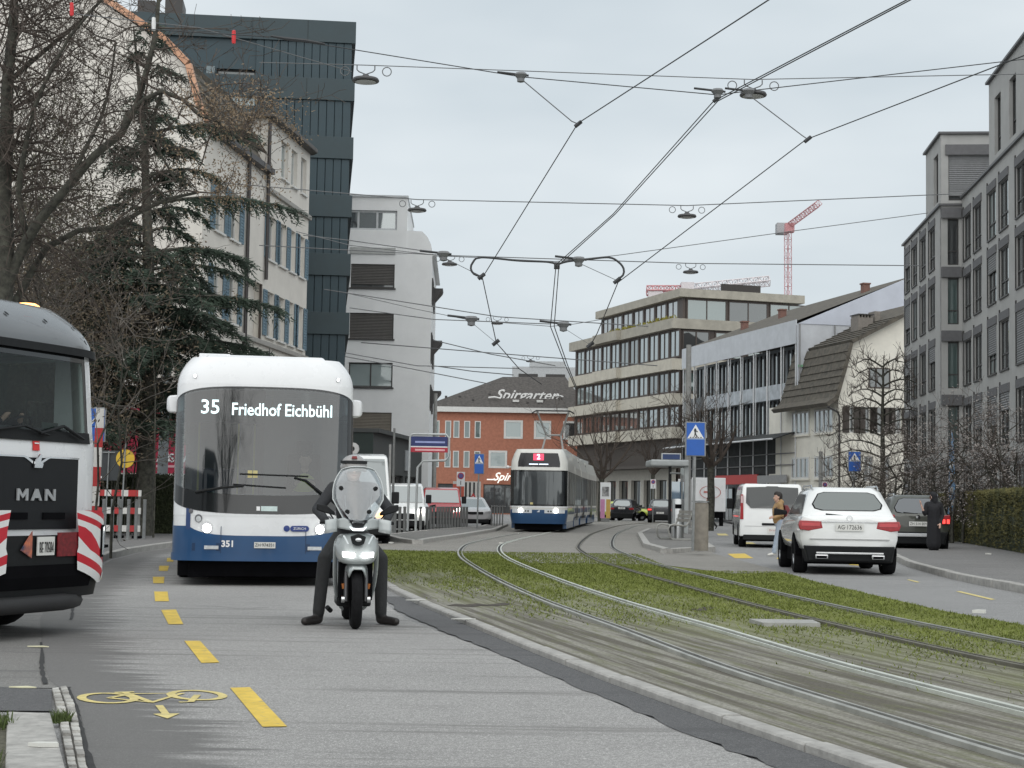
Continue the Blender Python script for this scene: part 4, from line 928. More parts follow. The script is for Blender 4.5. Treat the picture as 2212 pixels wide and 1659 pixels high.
for (za, zb) in ((fz(933), fz(880)), (fz(1033), fz(984))):
    for q in range(2):
        x0 = .5 + q * 3.9; window(root, Ts, x0, x0 + 3.0, za, zb, 4, 1, -.05, .12, bm_whitefr, g_dark)
        mb = MB(T=Ts); mb.box(x0 - .1, x0 + 3.1, -.12, .0, za - .12, za); part('sill', mb, bm_cream, root)
for i in range(len(verge) - 1):
    (x0, z0), (x1, z1) = verge[i], verge[i + 1]; y0, y1 = -.5, 8.9
    d = math.hypot(x1 - x0, z1 - z0); nx_, nz_ = -(z1 - z0) / d * .22, (x1 - x0) / d * .22
    mb = MB(); mb.prism([(x0, z0), (x1, z1), (x1 + nx_, z1 + nz_), (x0 + nx_, z0 + nz_)], y0, y1); part('roof_slope', mb, bm_roof, root)
    if i < 4:
        n = max(1, int(d / .45))
        for q in range(n):
            t = (q + .0) / n; xa, za = x0 + (x1 - x0) * t, z0 + (z1 - z0) * t; t2 = (q + 1) / n; xb, zb = x0 + (x1 - x0) * t2, z0 + (z1 - z0) * t2
            mb = MB(); mb.prism([(xa + nx_ * 1.0, za + nz_ * 1.0), (xb + nx_, zb + nz_), (xb + nx_ * 1.05, zb + nz_ * 1.05), (xa + nx_ * 1.35, za + nz_ * 1.35)], y0 - .02, y1 + .02); part('tile_course', mb, bm_roof, root)
mb = MB(); mb.box(fx(1896), fx(1932), 2.6, 3.8, fz(740), fz(672)); part('chimney', mb, mat('chimney_grey', (.22, .20, .18), .9, .2), root)
for q in range(5):
    mb = MB(); mb.box(fx(1897 + q * 7.2), fx(1900 + q * 7.2), 2.6, 3.8, fz(672), fz(666)); part('chimney_pier', mb, mat('chimney_grey', (.22, .20, .18), .9, .2), root)
mb = MB(); mb.box(fx(1895), fx(1933), 2.5, 3.9, fz(666), fz(664)); part('chimney_cap', mb, bm_darkfr, root)
mb = MB(); mb.box(fx(1942), fx(1956), 3, 4, fz(700), fz(655)); part('chimney', mb, mat('chimney_grey', (.22, .20, .18), .9, .2), root)
mb = MB(); mb.tube([(-.95, -.4, fz(880)), (-.2, -.35, fz(892)), (.02, -.1, fz(900)), (.02, -.1, 0)], .07, 6); part('downpipe', mb, bm_darkfr, root)

# ---- grey modern apartment row on the right ------------------------------------------
Xf = 12.6; d0 = .093
def fpt(u_, off): r_ = (u_ - 1106) / K; Yq = (Xf + off) / (r_ - d0); return Vector((r_ * Yq, Yq, 0))
pf = fpt(1955, 0); pc = fpt(2036, 0); pn2 = fpt(2074, .9); pe2 = fpt(2330, .9)
rz = math.atan2(-1, -d0)
def grey_row(root, L, floors, zs, xw, win_w, top, Tb=I4):
    holes = []
    for z in zs:
        for x in xw: holes.append((x, x + win_w, z, z + 1.95))
    return holes
root = thing('grey_apartments', 'dark grey rendered apartment row with tall windows, bays and roof storeys at the right edge', 'building', (pf.x, pf.y, 0), rz)
L1 = (pc - pf).length; zs = [1.0, 3.95, 6.9, 9.85, 12.6]; TOP1 = 15.25
def facade_grey(T, L, zs, xw, top, win=1.7, bl=0.22):
    holes = [(x, x + win, z, z + 2.0) for z in zs for x in xw]
    mb = MB(T=T); wallgrid(mb, 0, L, 0, top, holes, 0, .3); part('wall', mb, bm_grey, root)
    for h in holes:
        b_ = br.random()
        window(root, T, *h, 2, 2, .05, .06, bm_darkfr, br.choice([g_sky, g_sky, g_dark, g_curt, g_sky]), rail=.32, blind=(br.choice([.35, .6, 1.]) if b_ < bl else None), blindmat=bm_greyblind)
        mb = MB(T=T); mb.box(h[0] - .12, h[1] + .12, -.05, .04, h[3] + .02, h[3] + .36); part('blind_box', mb, mat('blind_box_grey', (.13, .13, .135), .8), root)
        mb = MB(T=T); mb.box(h[0] - .05, h[1] + .05, -.06, .06, h[2] - .06, h[2]); part('sill', mb, bm_darkfr, root)
        mb = MB(T=T); mb.box(h[0] - .07, h[0] - .01, -.05, -.0, h[2], h[3] + .5); part('guide_rail', mb, bm_darkfr, root)
n1 = 4
facade_grey(I4, L1, zs, [.5, 3.0, 5.8, 8.6] if L1 > 11 else [.5, 2.8, 5.4, 7.8], TOP1)
mb = MB(); mb.box(.02, L1 - .4, .35, 14, 0, TOP1); part('building_core', mb, bm_grey, root)
# roof storey of the far block
xs0 = L1 * .62; 
mb = MB(); wallgrid(mb, xs0, L1 + .02, TOP1, 18.6, [(L1 - 2.2, L1 - .9, 15.6, 17.9)], .02, .3); mb.box(xs0 + .02, L1 - .4, .35, 12, TOP1, 18.55); part('attic_wall', mb, bm_grey, root)
window(root, I4, L1 - 2.2, L1 - .9, 15.6, 17.9, 1, 1, .16, .06, bm_darkfr, g_dark)
Tend = Tm((L1, 0, 0)) @ Rz(R(90))          # end wall facing the camera; local x runs to the right
ho = [(.35, 2.6, 15.5, 17.6)]
mb = MB(T=Tend); wallgrid(mb, 0, 6, TOP1, 18.6, ho, -.0, .3); part('end_wall', mb, bm_grey, root)
window(root, Tend, *ho[0], 2, 1, .1, .07, bm_darkfr, g_dark, blind=.9, blindmat=bm_greyblind)
mb = MB(T=Tend); mb.box(.2, 2.8, -.12, .02, 17.62, 18.1); part('blind_box', mb, mat('blind_box_grey', (.13, .13, .135), .8), root)
holes = [(.12, .8, z - .1, z + 2.05) for z in zs]
mb = MB(T=Tend); wallgrid(mb, 0, .95, 0, TOP1, holes, 0, .3); part('end_wall', mb, bm_grey, root)
for h in holes:
    window(root, Tend, *h, 1, 2, .1, .06, bm_darkfr, br.choice([g_green, g_dark]), rail=.3)
    mb = MB(T=Tend); mb.box(0, .9, -.16, .02, h[3] + .02, h[3] + .5); part('blind_box', mb, mat('blind_box_grey', (.13, .13, .135), .8), root)
# near block
L2 = (pe2 - pn2).length
Rm = Matrix.Rotation(rz, 4, 'Z'); loc = Rm.inverted() @ (pn2 - pf)
Tn = Tm((L1 + .02, .95, 0))
xw = [1.2 + 3.0 * q if q % 2 == 0 else .6 + 3.0 * q for q in range(9)]
facade_grey(Tn, 27, zs, [.5, 3.0, 6.2, 8.7, 11.9, 14.4, 17.6, 20.1, 23.3], TOP1 + .3)
mb = MB(T=Tn); mb.box(.02, 27, .35, 14, 0, TOP1 + .25); part('building_core', mb, bm_grey, root)
xs1 = 6.4
ho = [(xs1 + 1.2, xs1 + 2.5, 16.0, 18.4), (xs1 + 4.2, xs1 + 5.5, 16.0, 18.4)]
mb = MB(T=Tn); wallgrid(mb, xs1, 27, TOP1 + .3, 19.3, ho, .02, .3); mb.box(xs1 + .02, 26.9, .35, 12, TOP1 + .3, 19.25); part('attic_wall', mb, bm_grey, root)
for h in ho: window(root, Tn, *h, 1, 2, .16, .06, bm_darkfr, g_dark, rail=.3)
for (T_, a, b, z, y1) in ((I4, -.1, L1 + .1, TOP1, 14), (I4, xs0 - .1, L1 + .15, 18.6, 12), (Tn, 0.15, 27, TOP1 + .3, 14), (Tn, xs1 - .1, 27, 19.3, 12)):
    mb = MB(T=T_); mb.box(a, b, -.12, y1, z, z + .1); part('parapet_cap', mb, mat('cap_metal', (.10, .10, .105), .5), root)

# ---- cranes -------------------------------------------------------------------------
m_cr = mat('crane_red', (.50, .24, .25), .6, .15); m_crw = mat('crane_pale', (.60, .56, .57), .6, .1)
def lattice(mb, a, b, wd, n, r=.06):
    a = Vector(a); b = Vector(b); d = (b - a).normalized(); u_ = d.orthogonal().normalized(); v_ = d.cross(u_); cs = [(u_ * sx_ + v_ * sy_) * wd / 2 for sx_, sy_ in ((-1, -1), (1, -1), (1, 1), (-1, 1))]
    for c in cs: mb.tube([a + c, b + c], r, 4, cap=False)
    for i in range(n):
        p0 = a + (b - a) * (i / n); p1 = a + (b - a) * ((i + 1) / n)
        for k in range(4):
            c0, c1 = cs[k], cs[(k + 1) % 4]
            mb.tube([p0 + (c0 if i % 2 else c1), p1 + (c1 if i % 2 else c0)], r * .7, 3, cap=False); mb.tube([p1 + c0, p1 + c1], r * .7, 3, cap=False)
Yk = 260.; b0 = A(1704, 1000, Yk); t0 = A(1702, 497, Yk); j1 = A(1768, 440, Yk - 14); cb = A(1689, 494, Yk + 3)
root = thing('tower_crane', 'pink red tower crane with raised jib standing far behind the roofs', 'crane', (b0.x, Yk, 0))
o_ = Vector((b0.x, Yk, 0))
mb = MB(); lattice(mb, (0, 0, 0), t0 - o_, .8, 30, .05); part('mast', mb, m_cr, root, kind='stuff')
mb = MB(); lattice(mb, t0 - o_ + Vector((0, 0, .6)), j1 - o_, .8, 14, .06); part('jib', mb, m_cr, root, kind='stuff')
mb = MB(); q = cb - o_; mb.box(q.x - .9, q.x + .9, q.y - 1, q.y + 1, q.z - .9, q.z + .8); part('counterweight', mb, mat('crane_grey', (.35, .35, .36), .7), root)
mb = MB(); q = t0 - o_; mb.box(q.x - .7, q.x + .7, q.y - 2, q.y - .7, q.z - .6, q.z + .8); part('cab', mb, m_cr, root)
Yk = 235.; b0 = A(1484, 1000, Yk); t0 = A(1484, 628, Yk); j1 = A(1662, 607, Yk); cb = A(1397, 628, Yk); o_ = Vector((b0.x, Yk, 0))
root = thing('tower_crane', 'pale crane with a long level jib showing above the terrace block roof', 'crane', (b0.x, Yk, 0))
mb = MB(); lattice(mb, (0, 0, 0), t0 - o_, 1.2, 18, .1); part('mast', mb, m_crw, root, kind='stuff')
mb = MB(); lattice(mb, t0 - o_ + Vector((0, 0, .2)), j1 - o_, 1.0, 16, .09); part('jib', mb, m_crw, root, kind='stuff')
mb = MB(); lattice(mb, t0 - o_, cb - o_, 1.0, 7, .1); part('counter_jib', mb, m_cr, root, kind='stuff')
mb = MB(); q = cb - o_; mb.box(q.x + .2, q.x + 2.2, -.6, .6, q.z - 1.4, q.z + .2); part('counterweight', mb, m_crw, root)
mb = MB(); q = t0 - o_; mb.box(q.x - .9, q.x + .9, -1.1, 1.1, q.z - .8, q.z + 1.1); part('cab', mb, m_crw, root)
# ================================================================== VEHICLES
vm_white = mat('paint_white', (.74, .75, .76), .28, .03, 2, coat=.5); vm_cream = mat('paint_cream', (.70, .70, .66), .3, .04, 2, coat=.4)
vm_blue = mat('paint_blue', (.016, .066, .165), .3, .06, 3, coat=.5); vm_black = mat('black_plastic', (.010, .011, .012), .6, .25, 20, spec=.25)
vm_tyre = mat('tyre_rubber', (.011, .011, .012), .9, .3, 30, bump=.2, spec=.15); vm_rim = mat('rim_alloy', (.35, .36, .37), .35, .1, 9, metal=.8)
vm_glass = glassy('car_glass', (.006, .007, .008), .035, .03, .5); vm_glassg = glassy('car_glass_pale', (.05, .06, .06), .14)
vm_chrome = mat('chrome', (.62, .63, .64), .15, .05, 4, metal=1.); vm_red = mat('tail_red', (.32, .012, .018), .2, .2, 30, coat=.6); vm_redlit = mat('tail_red_lit', (.8, .05, .04), .3, 0, emit=1.6)
vm_lamp = mat('headlight_lit', (1., .97, .9), .3, 0, emit=7.); vm_lampdim = mat('lamp_clear', (.55, .57, .58), .15, .2, 30, coat=.6); vm_amber = mat('amber_lit', (1., .42, .12), .3, 0, emit=3.)
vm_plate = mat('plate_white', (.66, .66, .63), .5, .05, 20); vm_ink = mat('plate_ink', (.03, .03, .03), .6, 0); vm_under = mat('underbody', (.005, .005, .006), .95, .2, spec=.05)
vm_grey = mat('paint_scooter_grey', (.34, .37, .37), .28, .03, 3, coat=.6)

class FB:
    """vehicle nose: plan outline is a super-ellipse; local -y is forward"""
    def __init__(s, W, d, n, lean): s.W = W; s.d = d; s.n = n; s.lean = lean
    def y(s, x, z):
        w = s.W(z); t = min(abs(x) / w, 1.); return s.lean(z) + s.d * (1 - max(0., 1 - t ** s.n) ** (1 / s.n))
    def pt(s, f, z, off=0.):
        """f in -1..1 = angle fraction across the nose; returns a point off metres outside the skin"""
        th = f * math.pi / 2; w = s.W(z); x = w * math.copysign(abs(math.sin(th)) ** (2 / s.n), th) if False else w * math.sin(th)
        p = Vector((x, s.y(x, z), z))
        if off:
            e = .02; x2 = w * math.sin(min(1, max(-1, f + e)) * math.pi / 2); x1 = w * math.sin(min(1, max(-1, f - e)) * math.pi / 2)
            t = Vector((x2 - x1, s.y(x2, z) - s.y(x1, z), 0)).normalized(); p = p + Vector((t.y, -t.x, 0)) * off
        return p
    def ring(s, z, L, nf=28, back=None):
        r = [s.pt(-1 + 2 * i / nf, z) for i in range(nf + 1)]
        w = s.W(z); return r + [Vector((w, L, z)), Vector((-w, L, z))]
    def shell(s, zs, L, nf=28):
        mb = MB(); mb.loft([s.ring(z, L, nf) for z in zs]); return mb
    def patch(s, f0, f1, zlo, zhi, off=.006, nu=24, nv=6, thick=0):
        zl = zlo if callable(zlo) else (lambda f: zlo); zh = zhi if callable(zhi) else (lambda f: zhi)
        mb = MB(); mb.grid(lambda u_, v_: s.pt(f0 + (f1 - f0) * u_, zl(f0 + (f1 - f0) * u_) * (1 - v_) + zh(f0 + (f1 - f0) * u_) * v_, off), nu, nv); return mb
    def at(s, x, z, off=.01): return Vector((x, s.y(x, z) - off, z))
    def wrap(s, mb, x0, z0, off): return wrap(mb, lambda x, y, z: (x0 + x, s.y(x0 + x, z0 + z) - off + y, z0 + z))
    def disc(s, x, z, r, off=.012, depth=.02, n=16, sx=1.):
        mb = MB(); vs = [s.at(x, z, off + .004)]; 
        for k in range(n): a = 2 * math.pi * k / n; vs.append(s.at(x + r * sx * math.cos(a), z + r * math.sin(a), off))
        mb.add(vs, [(0, k + 1, (k + 1) % n + 1) for k in range(n)]); return mb

def wheel(parent, x, y, r, wd, side, rimmat=vm_rim, spokes=5, name='wheel'):
    """tyre + rim; axle along x; side = +1/-1 for the outer face"""
    T = Tm((x, y, r)) @ Ry(R(90))
    key = ('wh', r, wd, rimmat.name, spokes)
    if key not in _wc:
        mb = MB(); c = .18 * wd; mb.lathe([(r * .62, -wd / 2), (r * .93, -wd / 2), (r, -wd / 2 + c), (r, wd / 2 - c), (r * .93, wd / 2), (r * .62, wd / 2)], 28, closed=True); t = mb.mesh('tyre', vm_tyre, 40)
        mb = MB(); mb.lathe([(r * .62, -wd * .45), (r * .62, wd * .40), (r * .56, wd * .44), (r * .52, wd * .30), (r * .16, wd * .30), (r * .15, wd * .36), (0, wd * .36)], 24); 
        for k in range(spokes):
            a = 2 * math.pi * k / spokes; mb.T = Matrix.Rotation(a, 4, 'Z'); mb.box(r * .1, r * .6, -.05 * r, .05 * r, wd * .28, wd * .42); mb.T = None
        _wc[key] = (t, mb.mesh('rim', rimmat, 40))
    o = obj(name, _wc[key][0], parent, T if side > 0 else T @ Rx(math.pi)); obj('rim', _wc[key][1], o); return o

# ------------------------------------------------------------------ trolley-free bus (line 35)
heading = R(10.5); pf = A(568, 1206, 23.9)
bus = thing('city_bus', 'white and blue city bus facing the camera with destination 35 Friedhof Eichbühl', 'bus', (pf.x, 23.9, 0), heading)
Wb = lambda z: 1.275 - (.0 if z < 2.85 else .26 * ((z - 2.85) / .5) ** 2.2)
leanb = lambda z: .0 if z < 1.0 else (.055 * (z - 1.0) + (.0 if z < 2.9 else .9 * (z - 2.9) ** 2))
fb = FB(Wb, .42, 3.2, leanb)
part('body_shell', fb.shell([.36, .45, .6, .9, 1.02], 11.5), vm_white, bus, 35)
part('roof_shell', fb.shell([2.88, 2.98, 3.08, 3.17, 3.24, 3.29], 11.5), vm_white, bus, 35)
part('blue_skirt', fb.patch(-1, 1, .38, lambda f: .85 - .13 * (1 - min(1, abs(f / .62)) ** 4) if abs(f) < .62 else .85, .007, 40, 4), vm_blue, bus, 40)
part('bumper_lip', fb.patch(-1, 1, .36, .47, .022, 40, 2), vm_blue, bus, 40)
# windscreen: curved black glass with an arched top and a smiling lower edge
wl = lambda f: 1.03 + .22 * abs(f) ** 2.6; wh = lambda f: 2.86 - .26 * abs(f) ** 3.0
mbe = mat('black_glass_edge', (.008, .009, .01), .12, 0, coat=.5)
part('front_apron', fb.patch(-1, 1, 1.0, lambda f: wl(f) + .01, .003, 40, 3), vm_white, bus, 40); part('brow', fb.patch(-1, 1, lambda f: wh(f) - .01, 2.90, .003, 40, 3), vm_white, bus, 40)
for f0, f1 in ((-1., -.86), (.74, 1.)): part('windscreen_pillar', fb.patch(f0, f1, wl, wh, .008, 10, 8), mbe, bus, 40)
part('windscreen_lower_band', fb.patch(-.87, .75, wl, lambda f: wl(f) + .28, .009, 32, 3), mbe, bus, 40); part('windscreen_upper_band', fb.patch(-.87, .75, lambda f: wh(f) - .05, wh, .009, 32, 2), mbe, bus, 40)
m_bint = mat('bus_interior', (.16, .17, .175), .8, .1); m_bseat = mat('bus_seat', (.05, .07, .11), .85, .2); m_bdark = mat('bus_dash', (.02, .021, .023), .8, .1)
for sgn in (-1, 1):
    for z0, z1 in ((1.0, 1.26), (2.58, 2.9)):
        mb = MB(); mb.box(min(sgn * 1.235, sgn * 1.272), max(sgn * 1.235, sgn * 1.272), .42, 11.45, z0, z1); part('side_wall', mb, vm_white, bus)
    for yy in (4.5, 6.0, 7.5): 
        for xx in (.35, .85):
            mb = MB(); mb.box(sgn * xx - .2, sgn * xx + .2, yy, yy + .1, 1.02, 1.75); mb.box(sgn * xx - .2, sgn * xx + .2, yy - .4, yy, 1.02, 1.2); part('passenger_seat', mb, m_bseat, bus, bevel=.03)
mb = MB(); mb.box(-1.23, 1.23, 11.4, 11.45, 1.0, 2.9); part('rear_wall', mb, m_bint, bus)
mb = MB(); mb.box(-1.1, 1.1, .5, .85, 1.02, 1.22); mb.box(.25, 1.0, .55, .9, 1.22, 1.36); part('dashboard', mb, m_bdark, bus, bevel=.03)
mb = MB(); mb.box(.05, 1.2, 1.95, 2.0, 1.02, 2.55); part('driver_partition', mb, m_bint, bus)
mb = MB(); mb.box(.40, .90, 1.62, 1.75, 1.05, 1.95); mb.box(.52, .78, 1.63, 1.73, 1.95, 2.15); part('driver_seat', mb, m_bdark, bus, bevel=.04)
mb = MB(); mb.lathe([(.22, -.012), (.235, 0), (.22, .012), (.205, 0)], 24, T=Tm((.62, 1.0, 1.45)) @ Rx(R(-28)), closed=True); part('steering_wheel', mb, m_bdark, bus)
mb = MB(); mb.box(-1.15, .0, .62, .68, 2.35, 2.88); part('destination_unit', mb, m_bdark, bus)
for xx, yy in ((-.1, 2.1), (-.95, 2.4), (-.3, 4.2), (.25, 4.2)):
    mb = MB(); mb.tube([(xx, yy, 1.02), (xx, yy, 2.88)], .018, 6); part('grab_pole', mb, mat('pole_yellow', (.45, .40, .12), .4), bus)
for q in range(4):
    mb = MB(); mb.box(-.5, -.35, 3 + q * 1.8, 4.2 + q * 1.8, 2.855, 2.875); part('ceiling_light', mb, mat('bus_ceiling_light', (.9, .95, 1.), .5, 0, emit=1.5), bus)
bus_glass = clear_glass('bus_windscreen', (.38, .46, .48), .13, .45)
part('windscreen', fb.patch(-.86, .74, lambda f: wl(f) + .27, lambda f: wh(f) - .03, .013, 40, 8), bus_glass, bus, 40)
m_dest = mat('destination_led', (.72, .90, .92), .5, 0, emit=.75)
part('route_number', fb.wrap(text_mb('35', .285, .002, bold=.003), -.80, 2.545, .024), m_dest, bus)
part('destination', fb.wrap(text_mb('Friedhof Eichbühl', .25, .002, bold=.003, sx=.83), .225, 2.52, .024), m_dest, bus)
# dark dashboard zone + white fleet marks
part('white_panel_seam', fb.patch(-.655, -.60, .80, lambda f: wl(f), .0085, 4, 6), mat('seam_blue', (.03, .06, .16), .4, 0), bus)
part('fleet_number', fb.wrap(text_mb('351', .125, .002, bold=.004), -.50, .60, .014), mat('sticker_white', (.8, .8, .8), .5, 0), bus)
mb = MB(); mb.box(-.15, .15, 0, .012, -.042, .042); pl = part('number_plate', fb.wrap(mb, .02, .59, .03), vm_plate, bus); part('plate_text', fb.wrap(text_mb('ZH·974351', .066, .001, sx=.92), .02, .59, .036), vm_ink, pl)
# small round logo and name lozenge
part('logo_disc', fb.disc(.325, .83, .045, .012), mat('logo_blue', (.02, .045, .2), .4, 0), bus)
mb = MB(); n_ = 20; pts = [(.12 * (1 if math.cos(a) > 0 else -1) * .75 + .045 * math.cos(a), .042 * math.sin(a)) for a in [2 * math.pi * k / n_ for k in range(n_)]]
mb.prism(pts, 0, .008); lz_ = part('logo_lozenge', fb.wrap(mb, .51, .83, .02), mat('logo_blue', (.02, .045, .2), .4, 0), bus)
part('logo_lettering', fb.wrap(text_mb('ZÜRICH', .05, .001), .51, .83, .026), mat('sticker_white', (.8, .8, .8), .5, 0), lz_)
mb = MB(); mb.box(-.115, .115, 0, .006, -.035, .035); part('info_sticker', fb.wrap(mb, .07, 1.11, .018), mat('sticker_pale', (.55, .66, .64), .5, .1, 30), bus)
mb = MB(); mb.box(-.05, .0, 0, .006, -.03, .03); part('info_sticker', fb.wrap(mb, -.06, 1.11, .018), mat('sticker_white', (.8, .8, .8), .5, 0), bus)
for q in range(2):
    mb = MB(); mb.box(-.032, .032, 0, .006, -.052, .052); part('yellow_sticker', fb.wrap(mb, -.215 + q * .075, 1.60, .018), mat('sticker_yellow', (.55, .48, .22), .5, .1), bus)
for sgn in (-1, 1):
    a_ = part('high_light', fb.disc(sgn * 1.03, 3.0, .036, .012, sx=.8), vm_chrome, bus, 60); part('lamp', fb.disc(sgn * 1.03, 3.0, .018, .02, sx=.8), vm_lamp, a_)
    part('fog_lamp', fb.disc(sgn * 1.03, 1.06, .035, .014, sx=.9), mat('lamp_ring', (.12, .12, .13), .3), bus, 60)
    h_ = part('headlight', fb.disc(sgn * .92, .96, .058, .016, sx=.9), mat('lamp_ring', (.12, .12, .13), .3), bus, 60); part('reflector', fb.disc(sgn * .92, .95, .042, .024, sx=.9), vm_lampdim, h_)
    h_ = part('headlight', fb.disc(sgn * .80, .82, .072, .016, sx=.95), vm_lampdim, bus, 60); part('bulb', fb.disc(sgn * .80, .82, .058, .026, sx=.95), mat('bus_lamp', (1., .99, .96), .3, 0, emit=14.), h_)
    mb = MB(); mb.box(-.2, .2, 0, .01, -.06, .05); part('grille_slot', fb.wrap(mb, sgn * .80, .56, .012), mat('dark_blue', (.01, .035, .09), .4, 0), bus)
    mb = MB(); mb.box(-.10, .10, 0, .012, -.025, .025); part('fog_cluster', fb.wrap(mb, sgn * .73, .55, .022), vm_lampdim, bus)
    mb = MB(); mb.box(-.004, .004, 0, .01, -.2, .25); part('panel_gap', fb.wrap(mb, sgn * .60, .6, .012), mat('dark_blue', (.01, .035, .09), .4, 0), bus)
    # mirror housings
    ym = .55; mb = MB()
    mb.loft([[(sgn * x, ym + y, z) for x, y, z in q] for q in ([(1.17, -.08, 2.50), (1.17, .1, 2.50), (1.17, .1, 2.70), (1.17, -.08, 2.70)], [(1.28, -.13, 2.47), (1.28, .13, 2.47), (1.28, .13, 2.73), (1.28, -.13, 2.73)], [(1.39, -.11, 2.48), (1.39, .11, 2.48), (1.39, .11, 2.72), (1.39, -.11, 2.72)], [(1.42, -.05, 2.52), (1.42, .05, 2.52), (1.42, .05, 2.68), (1.42, -.05, 2.68)])])
    part('mirror', mb, vm_white, bus, 50, bevel=.02)
    wheel(bus, sgn * 1.08, 2.75, .48, .29, sgn)
    # side windows & doors
    mb = MB(); mb.box(min(sgn * 1.282, sgn * 1.27), max(sgn * 1.282, sgn * 1.27), .6, 11.2, 1.25, 2.6); part('side_glazing', mb, clear_glass('bus_side_glass', (.5, .55, .56), .08), bus)
    mb = MB(); mb.box(min(sgn * 1.281, sgn * 1.27), max(sgn * 1.281, sgn * 1.27), .45, 11.4, .36, .92); part('side_skirt', mb, vm_blue, bus)
# wipers
for pts in ([(-.98, 1.33), (-.62, 1.40), (-.30, 1.43), (.30, 1.41)], [(.86, 1.30), (.58, 1.52), (.42, 1.56), (-.36, 1.60)]):
    mb = MB(); mb.tube([fb.at(x, z, .05) for x, z in pts[:3]], [.024, .02, .016], 6); w_ = part('wiper', mb, vm_black, bus, 60)
    mb = MB(); a_, b_ = pts[2], pts[3]; mb.tube([fb.at(a_[0] + (a_[0] - b_[0]) * .25, a_[1] + .02, .035), fb.at(b_[0], b_[1], .03)], .012, 5); part('wiper_blade', mb, vm_black, w_)
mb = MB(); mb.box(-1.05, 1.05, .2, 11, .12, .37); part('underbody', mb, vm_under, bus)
part('bumper_dark_skirt', FB(lambda z: 1.2, .4, 3.2, lambda z: .08 + .3 * (.36 - z)).shell([.14, .36], 6), vm_under, bus, 40)  # near-black skirt set back below the blue bumper lip
mb = MB(); mb.loft([[(-.95, .55, 3.22), (.95, .55, 3.22), (.95, 9, 3.22), (-.95, 9, 3.22)], [(-.85, .85, 3.37), (.85, .85, 3.37), (.85, 9, 3.37), (-.85, 9, 3.37)]]); part('roof_fairing', mb, vm_white, bus, bevel=.03)
mb = MB(); mb.box(-.98, -.52, 1.4, 2.2, 3.30, 3.43); part('roof_box', mb, vm_white, bus, bevel=.01)
mb = MB(); mb.tube([(.05, .9, 3.36), (.05, .92, 3.5)], [.012, .004], 6); part('antenna', mb, vm_black, bus)

# ------------------------------------------------------------------ turning truck at the left
a_t = R(69); pc_ = A(68, 1200, 14.7)
trk = thing('construction_truck', 'white and grey construction truck cab with red and white warning stripes at the left edge', 'truck', (pc_.x, 14.7, 0), a_t)
Wt = lambda z: 1.13 if z < 2.1 else 1.13 - .02 * (z - 2.1) - (.0 if z < 2.62 else .75 * (z - 2.62) ** 1.6)
leant = lambda z: .0 if z < 1.5 else (.10 * (z - 1.5) + (0 if z < 2.45 else 1.4 * (z - 2.45) ** 1.7))
ft = FB(Wt, .36, 3.5, leant)
vm_tgrey = mat('truck_roof_grey', (.10, .105, .11), .25, .05, 3, coat=.7)
part('cab_shell', ft.shell([.62, .8, 1.0, 1.25, 1.5, 1.62], 1.9), vm_white, trk, 35)
m_cabin = mat('cabin_dark', (.02, .021, .023), .8, .2)
mb = MB(); mb.box(-1.09, 1.09, 1.78, 1.88, 1.6, 2.46); part('cab_rear_wall', mb, mat('cabin_grey', (.06, .062, .066), .8, .2), trk)
for sgn in (-1, 1):
    o_ = part('pillar', ft.patch(sgn * .52, sgn * 1.0, 1.60, 2.45, .0, 10, 6), vm_white, trk, 40); o_.modifiers.new('s', 'SOLIDIFY').thickness = .05
    mb = MB(T=Tm((sgn * 1.13, 0, 0)) @ Rz(R(90))); wallgrid(mb, .34, 1.88, 1.6, 2.45, [(.62, 1.5, 1.72, 2.36)], 0, .04, back=True); part('door_frame', mb, vm_white, trk)
    mb = MB(); mb.box(sgn * 1.11 - .004, sgn * 1.11 + .004, .60, 1.52, 1.70, 2.38); part('door_glass', mb, clear_glass('cab_glass', (.55, .62, .6), .10), trk)
    mb = MB(); mb.box(sgn * .5 - .26, sgn * .5 + .26, 1.25, 1.4, 1.5, 2.2); mb.box(sgn * .5 - .14, sgn * .5 + .14, 1.27, 1.37, 2.2, 2.36); part('seat', mb, m_cabin, trk, bevel=.03)
mb = MB(); mb.loft([[(-1.05, .36, 1.62), (1.05, .36, 1.62), (1.05, .85, 1.62), (-1.05, .85, 1.62)], [(-1.0, .40, 1.78), (1.0, .40, 1.78), (1.0, .72, 1.74), (-1.0, .72, 1.74)]]); part('dashboard', mb, m_cabin, trk)
mb = MB(); mb.box(.28, .52, .36, .37, 1.75, 1.83); part('name_board', mb, mat('name_board', (.05, .07, .06), .6), trk, T=Tm((.42, .1, .0))); part('name_lettering', text_mb('DELU', .075, .001), mat('sticker_white', (.8, .8, .8), .5, 0), trk, T=Tm((.82, .455, 1.79)))
mb = MB(); mb.box(-.12, .12, 0, .02, -.12, .12); part('cab_sticker', mb, mat('pennant', (.4, .05, .06), .6, .5, 14, col2=(.6, .6, .6)), trk, T=Tm((.62, 1.2, 2.05)))
part('roof_cap', FB(lambda z: Wt(z) + .004, .36, 3.5, lambda z: leant(z) - .03).shell([2.42, 2.5, 2.58, 2.66, 2.74, 2.81, 2.86, 2.89], 1.85), vm_tgrey, trk, 50)
part('windscreen_header', ft.patch(-.54, .54, 2.31, 2.44, .008, 24, 2), mat('black_glass_edge', (.008, .009, .01), .12, 0, coat=.5), trk, 40)
for sgn in (-1, 1): part('windscreen_edge', ft.patch(sgn * .49, sgn * .54, 1.60, 2.40, .009, 4, 4), mat('black_glass_edge', (.008, .009, .01), .12, 0, coat=.5), trk, 40)
part('windscreen', ft.patch(-.52, .52, 1.66, 2.36, .004, 24, 6), clear_glass('truck_windscreen', (.62, .70, .68), .03, .12), trk, 40)
